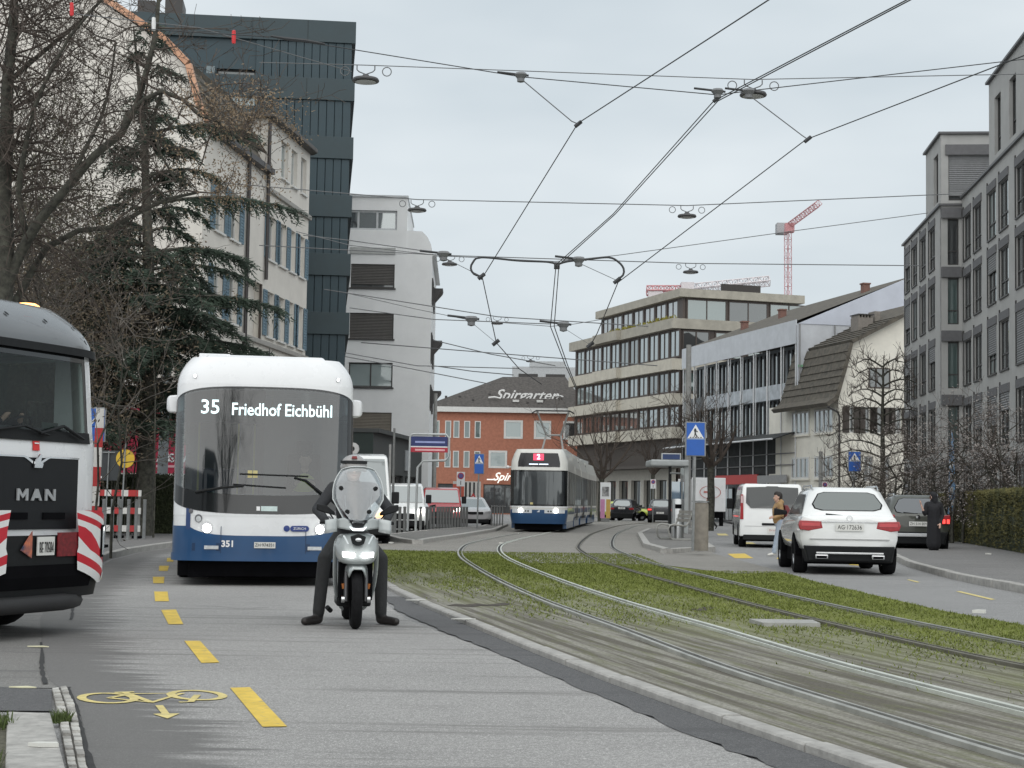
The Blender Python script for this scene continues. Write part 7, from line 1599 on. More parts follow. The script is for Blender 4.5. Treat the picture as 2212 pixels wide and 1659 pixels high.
# truck driver behind the wheel
o = thing('person', 'truck driver in a dark jacket sitting behind the windscreen of the truck cab', 'person', tuple(trk.location), a_t)
cp = [((.45, 1.12, 1.72), (.45, 1.12, 2.0), .17, .18, 0), ((.30, 1.10, 2.08), (.60, 1.10, 2.08), .09, .09, 0), ((.45, 1.08, 2.12), (.45, 1.06, 2.22), .06, .055, 1), ((.28, 1.08, 2.06), (.22, .85, 1.86), .065, .055, 0), ((.22, .85, 1.86), (.30, .64, 1.92), .052, .04, 0), ((.62, 1.08, 2.06), (.68, .85, 1.86), .065, .055, 0), ((.68, .85, 1.86), (.60, .64, 1.92), .052, .04, 0)]
hand(cp, (.31, .63, 1.92), (.3, -.4, .6), (0, 0, 1), (1, 0, 0), 1, .9); hand(cp, (.59, .63, 1.92), (-.3, -.4, .6), (0, 0, 1), (-1, 0, 0), 1, .9)
head(cp, (.45, 1.04, 2.31), (0, -1, 0), 1, 2)
body('driver_body', cp, [m_jkt, m_skin, mat('hair_brown', (.10, .06, .04), .7)], o, .014)

o = thing('person', 'bus driver in dark clothes with a yellow vest behind the bus windscreen', 'person', tuple(bus.location), heading)
cp = [((.65, 1.5, 1.15), (.65, 1.48, 1.50), .17, .18, 3), ((.50, 1.46, 1.62), (.80, 1.46, 1.62), .09, .09, 0), ((.65, 1.44, 1.66), (.65, 1.42, 1.76), .06, .055, 1), ((.47, 1.45, 1.60), (.40, 1.25, 1.40), .065, .055, 0), ((.40, 1.25, 1.40), (.48, 1.02, 1.46), .052, .04, 0), ((.83, 1.45, 1.60), (.90, 1.25, 1.40), .065, .055, 0), ((.90, 1.25, 1.40), (.78, 1.02, 1.46), .052, .04, 0)]
hand(cp, (.49, 1.0, 1.47), (.3, -.4, .6), (0, 0, 1), (1, 0, 0), 1, .9); hand(cp, (.77, 1.0, 1.47), (-.3, -.4, .6), (0, 0, 1), (-1, 0, 0), 1, .9)
head(cp, (.65, 1.40, 1.85), (-.1, -1, 0), 1, 2)
body('driver_body', cp, [m_jkt, m_skin, m_hair, mat('hi_vis', (.45, .50, .08), .8, .1)], o, .014)
# ================================================================== VEGETATION
m_bark = mat('bark_dark', (.035, .032, .028), .95, .35, 9, bump=.6, col2=(.095, .095, .075)); m_twig = mat('twig_brown', (.075, .06, .05), .95, .3, 4); m_twig2 = mat('twig_grey', (.13, .115, .10), .95, .3, 4)
def grow(mb, r_, p, d, L, r, depth, bend=.35, up=.1, kids=(3, 5), minr=.004, shrink=.62, nseg=4, tips=None):
    pts = [Vector(p)]; rr = [r]; dd = Vector(d).normalized()
    for i in range(nseg):
        dd = (dd + Vector((r_.gauss(0, bend), r_.gauss(0, bend), r_.gauss(0, bend) + up)) * .5).normalized(); pts.append(pts[-1] + dd * L / nseg); rr.append(max(minr, r * (1 - .6 * (i + 1) / nseg)))
    mb.tube(pts, rr, 5 if r > .03 else (4 if r > .015 else 3), cap=False)
    if depth <= 0:
        if tips is not None: tips.append(pts[-1])
        return
    for _ in range(r_.randint(*kids)):
        i = r_.randint(1, nseg); q = pts[i]; v = Vector((r_.gauss(0, 1), r_.gauss(0, 1), r_.gauss(0, .7) + .25)).normalized(); nd = (dd * .75 + v * .8).normalized()
        grow(mb, r_, q, nd, L * r_.uniform(.45, .8) * (shrink / .62), max(minr, rr[i] * .6), depth - 1, bend, up, kids, minr, shrink, max(2, nseg - 1), tips)
def leaves(mb, r_, pts, n, size, spread, flat=1.):
    """n small two-triangle leaves about the given points"""
    for _ in range(n):
        c = r_.choice(pts); p = Vector(c) + Vector((r_.gauss(0, spread), r_.gauss(0, spread), r_.gauss(0, spread * flat))); a = Vector((r_.gauss(0, 1), r_.gauss(0, 1), r_.gauss(0, 1))).normalized() * size * r_.uniform(.6, 1.3); b = a.orthogonal().normalized() * size * .45
        mb.add([p - a, p + b, p + a, p - b], [(0, 1, 2, 3)])

# ---- big bare tree at the left ------------------------------------------------
r1 = random.Random(21); Yt = 28.
tree = thing('bare_tree', 'large bare deciduous tree with mossy limbs leaning in from the left edge', 'tree', (A(-28, 900, Yt).x, Yt, .1))
o_ = Vector(tree.location)
def PL(pts): return [A(x, y, Yt + dz) - o_ for x, y, dz in pts]
trunk = [Vector((0, 0, 0))] + PL([(-14, 800, 0), (2, 640, 0), (10, 520, 0), (6, 420, 0), (14, 300, 0), (16, 180, 0), (28, 60, 0), (34, -70, .5)])
limbs = [(PL([(8, 640, 0), (38, 560, 0), (85, 478, -.3), (150, 400, -.6), (205, 335, -.8), (262, 290, -1.0), (296, 225, -1.1), (318, 150, -1.2), (338, 60, -1.2), (345, -30, -1.2)]), .13),
         (PL([(262, 290, -1), (275, 250, -1), (312, 215, -1.2), (350, 197, -1.3), (395, 215, -1.3), (430, 248, -1.4), (470, 262, -1.4), (520, 300, -1.5), (575, 330, -1.6)]), .06),
         (PL([(4, 680, 0), (40, 640, .3), (100, 535, .5), (170, 498, .6), (235, 492, .6), (300, 460, .7), (360, 430, .8), (430, 415, .8)]), .09),
         (PL([(60, 520, 0), (40, 420, -.4), (52, 330, -.6), (75, 230, -.8), (110, 150, -1), (150, 80, -1), (200, 20, -1)]), .07),
         (PL([(16, 180, 0), (60, 140, .4), (120, 90, .5), (180, 40, .6), (240, -20, .6)]), .06),
         (PL([(150, 400, -.6), (180, 330, -.2), (220, 250, 0), (240, 170, .2), (250, 90, .3)]), .05),
         (PL([(350, 197, -1.3), (330, 260, -1), (345, 330, -.8), (380, 390, -.6)]), .035)]
mb = MB(); mb.tube(trunk, [.26, .23, .2, .16, .14, .12, .10, .08, .05], 10); part('trunk', mb, m_bark, tree, 60)
mbl = MB(); mbt = MB(); tips = []; tipsR = []
for pts, r0 in limbs:
    sp = cr_spline(pts, .35); n = len(sp); mb = MB(); mb.tube(sp, [r0 * .72 * (1 - .8 * i / n) + .007 for i in range(n)], 7); part('limb', mb, m_bark, tree, 60)
    for i in range(2, n, 1):
        for _ in range(2):
            d = Vector((r1.gauss(0, 1), r1.gauss(0, .6), r1.gauss(.25, .8)))
            grow(mbt, r1, sp[i], d, r1.uniform(.6, 1.5), .016, 3, .5, .05, (2, 4), .0045, tips=tips)
for p_ in cr_spline(trunk[3:], .4):
    for _ in range(8): grow(mbt, r1, p_, (r1.gauss(.5, 1), r1.gauss(0, .6), r1.gauss(.2, .8)), r1.uniform(.8, 2.0), .02, 3, .5, .05, (2, 4), .0045, tips=tips)
part('crown', mbt, m_twig, tree, kind='stuff', fixn=False)
# dry brown seed clusters on the twigs at the right of the crown
rt = [t for t in tips if t.x > 3.4 and t.z < 7.7]
mb = MB(); leaves(mb, r1, rt or tips, 3200, .028, .12); part('dry_seeds', mb, mat('dry_seed', (.18, .115, .07), .9, .5, 8, col2=(.30, .23, .15)), tree, kind='stuff', fixn=False)
# dense thicket of bare shrubs behind the truck
def thicket(name, label, base, n, h, spread, seed, m_, lean=(0, 0), twl=1.2, depth=3, leaf=None, rad=.03):
    r_ = random.Random(seed); o = thing(name, label, 'shrub', base); mb = MB(); st = MB(); tp = []
    for _ in range(n):
        b = Vector((r_.gauss(0, spread), r_.gauss(0, spread * .5), 0)); hh = h * r_.uniform(.6, 1.05); pts = [b]
        for k in range(6): pts.append(b + Vector((lean[0] * k / 6 + r_.gauss(0, .10) * k, lean[1] * k / 6 + r_.gauss(0, .07) * k, hh * (k + 1) / 6)))
        st.tube(pts, [rad * (1 - .12 * k) for k in range(7)], 4, cap=False)
        for k in range(2, 7):
            for _ in range(2): grow(mb, r_, pts[k], (r_.gauss(0, 1), r_.gauss(0, 1), r_.gauss(.5, .6)), twl * r_.uniform(.5, 1.1), .012, depth - 1, .45, .1, (2, 4), .005, tips=tp)
    part('stems', st, m_bark, o, kind='stuff', fixn=False); part('crown', mb, m_, o, kind='stuff', fixn=False)
    if leaf: mb = MB(); leaves(mb, r_, tp, *leaf[:3]); part('foliage', mb, leaf[3], o, kind='stuff', fixn=False)
    return o
m_ivy = mat('ivy_leaf', (.035, .045, .018), .7, .5, 5, col2=(.09, .085, .045)); m_brn = mat('brown_leaf', (.09, .065, .04), .9, .4, 5, col2=(.15, .12, .08))
thicket('shrub_thicket', 'dense brown thicket of bare shrubs right behind the truck cab', (A(60, 900, 47).x, 47, .1), 30, 8.0, 1.6, 31, m_twig, twl=1.3, leaf=(14000, .055, .25, m_brn))
thicket('shrub_thicket', 'ivy grown thicket between the truck cab and the cedar', (A(150, 900, 49).x, 49, .1), 30, 8.6, 1.0, 32, m_twig2, twl=1.2, leaf=(24000, .06, .25, m_ivy))
thicket('shrub_thicket', 'tall pale twigged shrub at the left edge beside the bare tree', (A(20, 900, 31).x, 31, .1), 16, 7.0, .7, 33, m_twig2, twl=1.4, leaf=(2500, .04, .2, m_brn))
thicket('shrub_thicket', 'tall twiggy shrub reaching up beside the cedar top', (A(110, 900, 51).x, 51, .1), 22, 13.5, 1.3, 34, m_twig, twl=1.7, leaf=(16000, .065, .32, m_ivy))

# ---- cedar ---------------------------------------------------------------------
r2 = random.Random(5); Yc = 49.; cx = A(316, 900, Yc).x
ced = thing('cedar_tree', 'dark green cedar with drooping tiered branches behind the bus', 'tree', (cx, Yc, .1)); ced.scale = (1.07, 1.07, 1.07)
mb = MB(); mb.tube([(0, 0, 0), (.05, 0, 4), (-.1, 0, 8), (-.3, 0, 11), (-.7, 0, 14.2)], [.26, .22, .15, .09, .02], 10); part('trunk', mb, m_bark, ced, 60)
m_need = mat('cedar_needles', (.020, .034, .022), .85, .5, 2.5, col2=(.048, .075, .05)); nd = MB(); bmB = MB()
z = 3.0
while z < 14.2:
    t = (z - 3) / 11.2; Lb = 3.7 * (1 - t) ** 1.05 + .45; Lb *= r2.uniform(.6, 1.15)
    for k in range(r2.randint(4, 6) if z < 7.5 else r2.randint(2, 4)):
        az = r2.uniform(0, 6.28); L_ = Lb * r2.uniform(.65, 1.1); xo = -.05 * z + .15; pts = []
        for q in range(7):
            s_ = q / 6; pts.append(Vector((xo * .4 + math.cos(az) * L_ * s_, math.sin(az) * L_ * s_, z + .35 * math.sin(s_ * 2.2) - .55 * s_ * s_ * (1.2 - t))))
        bmB.tube(pts, [.05 * (1 - .85 * q / 6) * (1.3 - t) + .006 for q in range(7)], 4, cap=False)
        for q in range(int(L_ * 32)):
            s_ = r2.uniform(.18, 1.0); i = min(5, int(s_ * 6)); b = pts[i].lerp(pts[i + 1], s_ * 6 - i); side = Vector((-math.sin(az), math.cos(az), 0)) * r2.choice((-1, 1)); fw = Vector((math.cos(az), math.sin(az), 0))
            sd = (side * r2.uniform(.4, 1) + fw * r2.uniform(.2, 1) + Vector((0, 0, r2.uniform(-.55, .05)))).normalized(); sl = r2.uniform(.25, .65) * (1.15 - .5 * s_)
            for j in range(9):
                bb = b + sd * sl * (j / 9) - Vector((0, 0, .18 * (j / 9) ** 2)); a = (Vector((r2.gauss(0, 1), r2.gauss(0, 1), r2.gauss(-.25, .5))).normalized() + sd * .8) * r2.uniform(.08, .16); w_ = a.orthogonal().normalized() * .024
                nd.add([bb - w_, bb + w_, bb + a], [(0, 1, 2)])
    z += r2.uniform(.24, .40) if z < 7.5 else r2.uniform(.3, .7)
# long low limbs towards the street
for (zz, az, L_) in ((9.2, .05, 3.9), (6.4, -.1, 3.6), (5.2, .15, 3.3), (4.0, -.25, 2.6), (3.4, .2, 1.8), (3.2, 2.8, 2.4), (11.2, -.1, 2.8), (7.8, .3, 2.6)):
    pts = [Vector((math.cos(az) * L_ * s_ / 6, math.sin(az) * L_ * s_ / 6, zz + .3 * math.sin(s_ / 6 * 2.6) - .25 * (s_ / 6) ** 2)) for s_ in range(7)]
    bmB.tube(pts, [.06 * (1 - .8 * q / 6) for q in range(7)], 4, cap=False)
    for q in range(170):
        s_ = r2.uniform(.2, 1.0); i = min(5, int(s_ * 6)); b = pts[i].lerp(pts[i + 1], s_ * 6 - i); sd = Vector((r2.uniform(.2, 1), r2.choice((-1, 1)) * r2.uniform(.1, .8), r2.uniform(-.7, .1))).normalized(); sl = r2.uniform(.25, .7)
        for j in range(9):
            bb = b + sd * sl * (j / 9) - Vector((0, 0, .2 * (j / 9) ** 2)); a = (Vector((r2.gauss(0, 1), r2.gauss(0, 1), r2.gauss(-.3, .5))).normalized() + sd * .8) * r2.uniform(.08, .16); w_ = a.orthogonal().normalized() * .024; nd.add([bb - w_, bb + w_, bb + a], [(0, 1, 2)])
part('branches', bmB, m_bark, ced, kind='stuff', fixn=False); part('crown', nd, m_need, ced, kind='stuff', fixn=False)
# second, smaller conifer behind
# ---- street trees and shrubs on the right -------------------------------------------
def street_tree(name, label, base, fork, h, spread, seed, m_=m_twig, trunk_r=.14, depth=3, n=7, up=.22, group=None, L=None):
    r_ = random.Random(seed); o = thing(name, label, 'tree', base, 0, group); mb = MB(); mb.tube([(0, 0, 0), (r_.gauss(0, .05), 0, fork * .5), (r_.gauss(0, .08), 0, fork)], [trunk_r * 1.15, trunk_r, trunk_r * .9], 8); part('trunk', mb, m_bark, o, 60)
    mb = MB()
    for k in range(n):
        a = 2 * math.pi * k / n + r_.gauss(0, .3); grow(mb, r_, (0, 0, fork - .05), (math.cos(a) * spread, math.sin(a) * spread, 1.0), L or (h - fork) * .62, trunk_r * .6, depth, .28, up, (3, 4), .010 if base[1] > 80 else .008)
    part('crown', mb, m_, o, kind='stuff', fixn=False); return o
street_tree('street_tree', 'bare street tree right of the tram in front of the concrete terrace block', (A(1298, 1100, 116).x, 116, 0), 3.0, 8.2, .9, 41, trunk_r=.2, group='bare street trees')
street_tree('street_tree', 'slim bare street tree left of the tram shelter', (A(1410, 1100, 118).x, 118, 0), 3.4, 7.5, .7, 42, trunk_r=.15, group='bare street trees')
street_tree('street_tree', 'dark trunked bare street tree just right of the near pedestrian crossing sign', (A(1533, 1100, 84).x, 84, 0), 3.2, 7.4, .85, 43, trunk_r=.19, group='bare street trees')
# pollarded tree in front of the farmhouse: leader with arching side limbs
r_ = random.Random(44); Yp = 84.; base = A(1906, 1000, Yp); o = thing('pollard_tree', 'bare tree with a tall leader and arching side limbs in front of the cream farmhouse', 'tree', (base.x, Yp, 0))
mb = MB(); mb.tube([(0, 0, 0), (.03, 0, 3), (.0, 0, 6), (.08, 0, 9.0)], [.17, .14, .09, .02], 8); part('trunk', mb, m_bark, o, 60)
mb = MB(); lb = MB()
for zz in (2.6, 3.2, 3.8, 4.3, 4.9, 5.4, 5.9, 6.4, 6.9, 7.4, 7.9, 8.4):
    for sg in (-1, 1):
        L_ = (3.0 - .26 * (zz - 2.6)) * r_.uniform(.7, 1.15); pts = [Vector((sg * L_ * q / 5, r_.gauss(0, .12) * q, zz + .45 * math.sin(q / 5 * 3.0) - .12 * q / 5)) for q in range(6)]
        lb.tube(pts, [.055 * (1 - .14 * q) for q in range(6)], 5, cap=False)
        for q in range(1, 6):
            for _ in range(3): grow(mb, r_, pts[q], (sg * .4 + r_.gauss(0, .5), r_.gauss(0, .6), r_.gauss(.5, .5)), r_.uniform(.4, .9), .018, 1, .4, .15, (2, 3), .009)
part('limbs', lb, m_bark, o, kind='stuff', fixn=False); part('crown', mb, m_twig, o, kind='stuff', fixn=False)
# gnarled shrubs with pale buds above the hedge
m_bud = mat('pale_buds', (.30, .27, .25), .9, .3, 4)
for i, (u_, Yq, h, n, lab) in enumerate(((1865, 62, 3.9, 7, 'gnarled dark stemmed shrub left of the second crossing sign'), (1985, 60, 4.6, 9, 'pale budding shrub rising over the hedge beside the blue banner'), (2085, 57, 5.2, 10, 'large pale budding shrub over the hedge in front of the grey apartments'), (2180, 54, 5.0, 10, 'pale budding shrub over the hedge at the right edge'), (1925, 66, 3.2, 7, 'low gnarled shrub behind the hedge right of the second crossing sign'))):
    thicket('flowering_shrub', lab, (A(u_, 1000, Yq).x, Yq, 0), n, h * .8, .55, 60 + i, m_twig, twl=1.1, depth=3, leaf=(2600 if i in (1, 2, 3) else 700, .038, .12, m_bud), rad=.06)
street_tree('bare_tree', 'bare street tree across the crossing, seen only mirrored in the bus windscreen', (-1.2, -9, 0), 4.4, 9.5, 1.1, 71, m_bark, .26, 4, 7, .15)
# ---- clipped hedge on the right ---------------------------------------------------
hr = random.Random(9); HY0, HY1 = 33., 74.
hb_l = [(interp(HB, y), y) for y in np.linspace(HY0, HY1, 50)]
hed = thing('clipped_hedge', 'long clipped thuja hedge along the right pavement', 'hedge', (0, 0, 0)); mb = MB(); rings = []
for x, y in hb_l: rings.append([(x + .12, y, .1), (x + .05, y, 1.0), (x + .10, y, 1.78), (x + .9, y, 1.80), (x + 1.1, y, 1.0), (x + 1.05, y, .1)])
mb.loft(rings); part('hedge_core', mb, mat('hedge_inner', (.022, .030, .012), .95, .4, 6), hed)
mb = MB()
for _ in range(52000):
    y = hr.uniform(HY0, HY1); x0 = interp(HB, y); k = hr.random(); z = .12 + 1.75 * hr.random() ** .8
    if k < .72: x = x0 + .03 + abs(hr.gauss(0, .05)) - .02 * math.sin(y * 3.1)
    else: z = 1.80 + hr.gauss(0, .04); x = x0 + hr.uniform(0, 1.0)
    if z < .5 and hr.random() < .4: continue
    s_ = hr.uniform(.022, .05); a = Vector((hr.gauss(-.3, .5), hr.gauss(0, .5), hr.gauss(.5, .6))).normalized() * s_ * 1.5; b = a.orthogonal().normalized() * s_ * .5; p_ = Vector((x, y, z)); mb.add([p_ - b, p_ + b, p_ + a], [(0, 1, 2)])
part('foliage', mb, mat('thuja_leaf', (.07, .08, .022), .85, .45, 1.3, col2=(.17, .15, .05)), hed, kind='stuff', fixn=False)
# dark hedge behind the bollards on the left
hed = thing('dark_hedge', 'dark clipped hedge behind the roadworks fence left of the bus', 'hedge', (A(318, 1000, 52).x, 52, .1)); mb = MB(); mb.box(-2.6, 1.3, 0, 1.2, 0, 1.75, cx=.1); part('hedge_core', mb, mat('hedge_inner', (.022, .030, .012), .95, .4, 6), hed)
mb = MB()
for _ in range(9000):
    p_ = Vector((hr.uniform(-2.65, 1.35), hr.choice((-.02, hr.uniform(0, 1.2))) + hr.gauss(0, .03), hr.uniform(0, 1.8)))
    if p_.y > .1: p_.z = 1.76 + hr.gauss(0, .05)
    s_ = hr.uniform(.03, .06); a = Vector((hr.gauss(0, .5), hr.gauss(-.3, .5), hr.gauss(.4, .6))).normalized() * s_ * 1.4; b = a.orthogonal().normalized() * s_ * .5; mb.add([p_ - b, p_ + b, p_ + a], [(0, 1, 2)])
part('foliage', mb, mat('ivy_dark', (.025, .035, .014), .85, .5, 3, col2=(.05, .06, .025)), hed, kind='stuff', fixn=False)

# ================================================================== STREET FURNITURE
m_galv = mat('galvanised', (.24, .25, .25), .55, .2, 6, metal=.3); m_galvd = mat('post_grey', (.17, .175, .172), .6, .2, 8)
m_sblue = mat('sign_blue', (.012, .10, .42), .4, .05); m_swhite = mat('sign_face_white', (.72, .73, .74), .4, .04); m_sred = mat('barrier_red', (.42, .03, .03), .5, .12); m_swht = mat('barrier_white', (.62, .61, .58), .5, .1)
def Fz(z_, x, y): return (z_[0] + x * z_[2]) * .5486, (z_[1] + y * z_[2]) * .5486
ZL = (320, 1560, .3616)
# bollards on the left pavement corner
bx0 = None
for i, (x, yb, yt) in enumerate(((150, 1600, 1075), (235, 1590, 1080), (330, 1580, 1085), (415, 1580, 1090), (505, 1565, 1095), (590, 1560, 1095), (680, 1555, 1090))):
    u_, v_ = Fz(ZL, x, yb); p = G(u_, v_, .12); u2, v2 = Fz(ZL, x + (22 if i == 6 else 12), yt); top = A(u2, v2, p.y)
    lab = ['leftmost steel bollard beside the truck bumper', 'second steel bollard from the truck', 'third steel bollard from the truck', 'fourth steel bollard from the truck', 'fifth steel bollard from the truck', 'sixth steel bollard from the truck', 'rightmost steel bollard nearest the grey lamp pole'][i]
    o = thing('bollard', lab, 'bollard', (p.x, p.y, .12), 0, 'steel bollards at the left corner')
    if bx0 is None:
        mb = MB(); mb.lathe([(.045, 0), (.045, 1.02), (.05, 1.03), (.05, 1.06), (0, 1.065)], 12); bx0 = mb.mesh('post', m_galv, 40)
        mb = MB(); mb.lathe([(.07, 0), (.07, .015), (.046, .02)], 12); bx1 = mb.mesh('base', m_galvd, 40)
    obj('post', bx0, o); obj('base', bx1, o)
# chain-like sagging bars between bollards omitted where hidden; roadworks fence behind
p = A(*Fz(ZL, 390, 1500), 45.5); fen = thing('roadworks_barrier', 'red and white striped roadworks barrier boards behind the bollards', 'barrier', (p.x, 45.5, .12))
for k, zz in enumerate((1.14, .66, .18)):
    b_ = MB(); b_.box(-.66, .62, 0, .04, zz, zz + .17); pb_ = part('board', b_, m_swht, fen)
    for q in range(3):
        mb = MB(); x0 = -.66 + q * .46; mb.box(x0 + .01, x0 + .28, -.006, .0, zz, zz + .17); part('red_band', mb, m_sred, pb_)
for xx in (-.6, 0.0, .56):
    mb = MB(); mb.box(xx - .03, xx + .03, .041, .09, 0, 1.25); part('leg', mb, m_galvd, fen)
    mb = MB(); mb.box(xx - .12, xx + .12, -.2, .3, 0, .07); part('foot', mb, vm_under, fen)
# red white beacon post left
u_, v_ = Fz(ZL, 130, 1400); Yb = 37.; p = A(u_, v_, Yb)
o = thing('warning_mast', 'tall red and white banded roadworks mast beside the truck cab', 'post', (p.x, Yb, .12), R(5))
zt = A(*Fz(ZL, 178, 120), Yb).z; n = 7
for k in range(n):
    mb = MB(); z0 = .05 + (zt - .2) * k / n; z1 = .05 + (zt - .2) * (k + 1) / n; mb.box(-.085 + .012 * k, .085 + .012 * k, -.05, .05, z0, z1); part('band', mb, m_sred if k % 2 else m_swht, o)
mb = MB(); mb.box(-.3, .3, -.3, .3, 0, .06); part('foot', mb, vm_under, o)
# blue arrow sign
u_, v_ = Fz(ZL, 150, 310); Ys = 38.5; p = A(u_, v_, Ys); o = thing('arrow_sign', 'blue sign with a white arrow partly hidden behind the truck cab', 'sign', (p.x, Ys, .12))
mb = MB(); mb.tube([(0, .03, 0), (.0, .03, p.z + .3)], .03, 8); part('pole', mb, m_galv, o)
zz = p.z - .12; mb = MB(); mb.box(-.25, .25, 0, .02, zz - .40, zz + .40); part('frame', mb, m_galv, o, bevel=.02); mb = MB(); mb.box(-.22, .22, -.012, 0, zz - .37, zz + .37); f_ = part('face', mb, m_sblue, o)
mb = MB(); mb.prism([(.01, -.15), (.12, -.15), (.12, .27), (.07, .27), (-.17, -.06), (-.12, -.06), (.01, .10)], -.02, -.013); part('arrow', mb, m_swhite, f_, T=Tm((0, 0, zz)))
# black backed sign and yellow disc
u_, v_ = Fz(ZL, 300, 760); Ys = 43.5; p = A(u_, v_, Ys); o = thing('sign_back', 'dark grey back of a rectangular sign on a thin pole behind the bollards', 'sign', (p.x, Ys, .12))
mb = MB(); mb.tube([(-.04, -.03, 0), (.0, -.03, p.z + .27)], .018, 8); part('pole', mb, m_galv, o); mb = MB(); mb.box(-.27, .27, 0, .02, p.z - .50, p.z + .28); part('plate', mb, mat('sign_back_dark', (.035, .04, .043), .6), o, bevel=.008)
mb = MB(); mb.box(-.25, -.17, -.012, -.001, p.z - .44, p.z - .39); part('sticker', mb, m_swhite, o); mb = MB(); mb.box(-.16, .16, -.05, -.02, p.z + .22, p.z + .25); part('clamp_rail', mb, m_galv, o)
u_, v_ = Fz(ZL, 480, 680); Ys = 42.5; p = A(u_, v_, Ys); o = thing('round_sign_back', 'yellow round sign seen from the back on a thin pole', 'sign', (p.x, Ys, .12))
mb = MB(); mb.tube([(-.05, -.03, 0), (.0, -.03, p.z + .3)], .02, 8); part('pole', mb, m_galv, o); mb = MB(); mb.lathe([(.235, 0), (.235, .015), (0, .016)], 32, T=Tm((0, 0, p.z - .12)) @ Rx(R(90))); part('disc', mb, mat('sign_yellow', (.62, .40, .03), .5, .06), o, 40)
# grey lamp pole and the red banner
u_, v_ = Fz(ZL, 860, 1440); Yq = 58.; p = A(u_, v_, Yq); o = thing('lamp_pole', 'thick grey steel pole rising between the cedar and the bus', 'pole', (p.x, Yq, .1))
mb = MB(); mb.tube([(0, 0, 0), (.05, 0, 6), (.1, 0, 9.5)], [.19, .16, .13], 14); part('shaft', mb, mat('pole_grey', (.17, .19, .20), .5, .1), o, 40); mb = MB(); mb.lathe([(.26, 0), (.26, .03), (.2, .05)], 14); part('base', mb, m_galvd, o)
p0_ = A(225, 980, 60); p1_ = A(378, 980, 60); zt, zb = A(300, 935, 60).z, A(300, 1022, 60).z
o = thing('red_banner', 'crimson shop banner with small white lettering behind the cedar and lamp pole', 'banner', (p0_.x, 60, 0)); wB = p1_.x - p0_.x
mb = MB(); mb.box(0, wB + .6, 0, .06, zb, zt + .9); part('panel', mb, mat('banner_red', (.33, .012, .045), .6, .08, 2), o)
mb = MB(); mb.prism([(0, 0), (.5, 0), (.42, .38), (.3, .30), (.2, .5)], -.02, -.005); part('logo', mb, m_swhite, o, T=Tm((wB * .74, 0, zb + .42)))
part('lettering', text_mb('MIGROSGARAGE'[:0] + 'SGA', .42, .01, align='LEFT', bold=.01), m_swhite, o, T=Tm((wB * .92, -.02, zb + .55)))
mb = MB(); mb.box(wB * .74, wB * .74 + .8, -.02, -.005, zb + .22, zb + .30); part('small_print', mb, mat('print_pink', (.6, .35, .38), .6), o)
mb = MB(); mb.box(0, wB + .6, .02, .5, .1, zb - .06); part('plinth', mb, bm_white, o)

# ---- pedestrian crossing signs -----------------------------------------------------
def crossing_sign(label, u_, vtop, vmid, vbot, wdt_u, Ys, base_z, two=True):
    c = A(u_, (vtop + vbot) / 2, Ys); k = K / Ys; hh = (vbot - vtop) / k; ww = wdt_u / k
    o = thing('crossing_sign', label, 'sign', (c.x, Ys, base_z), 0, 'pedestrian crossing signs'); zc = c.z - base_z
    mb = MB(); mb.tube([(-.04 if zc > 2 else 0, .05, 0), (0, .05, zc + hh * .4)], .035, 10); part('pole', mb, m_galv, o)
    mb = MB(); mb.box(-ww / 2, ww / 2, 0, .03, zc - hh / 2, zc + hh / 2); part('frame', mb, m_galv, o, bevel=.03)
    mb = MB(); mb.box(-ww * .43, ww * .43, -.012, .001, zc - hh * .47, zc + hh * .47); f_ = part('blue_face', mb, m_sblue, o)
    mb = MB(); mb.prism([(-ww * .40, .02 * hh), (ww * .40, .02 * hh), (0, hh * .42)], -.02, -.011); part('white_triangle', mb, m_swhite, f_, T=Tm((0, 0, zc)))
    s_ = hh * .25; fig = [(-.04, .06), (.06, .55), (-.02, .95), (.06, 1.2), (.2, 1.2), (.26, .95), (.45, .75), (.4, .68), (.2, .8), (.22, .5), (.42, .05), (.3, .0), (.1, .4), (.05, .0)]
    mb = MB(); mb.prism([((x - .18) * s_, .05 * hh + z * s_ * .85) for x, z in fig], -.026, -.0205); part('walking_figure', mb, vm_ink, f_, T=Tm((0, 0, zc)))
    for q in range(5):
        mb = MB(); mb.box(-ww * .28 + q * ww * .125, -ww * .28 + q * ww * .125 + ww * .07, -.024, -.0205, .035 * hh, .06 * hh); part('stripe', mb, vm_ink, f_, T=Tm((0, 0, zc)))
    mb = MB(); mb.box(-ww * .43, ww * .43, -.014, -.0115, -.012, .012); part('divider', mb, mat('sign_divider', (.2, .3, .5), .5), f_, T=Tm((0, 0, zc - .0)))
    return o
crossing_sign('largest blue pedestrian crossing sign, on the right tram island', 1502.5, 911, 950, 986, 45, G(1497, 1190, .15).y, .15)
crossing_sign('blue pedestrian crossing sign left of the tram behind the grey posts', 1035, 980, 1003, 1024, 22, G(1040, 1142, .15).y, .15)
crossing_sign('blue pedestrian crossing sign in front of the cream farmhouse', 1846, 975, 997, 1019, 29, 62., 0.)
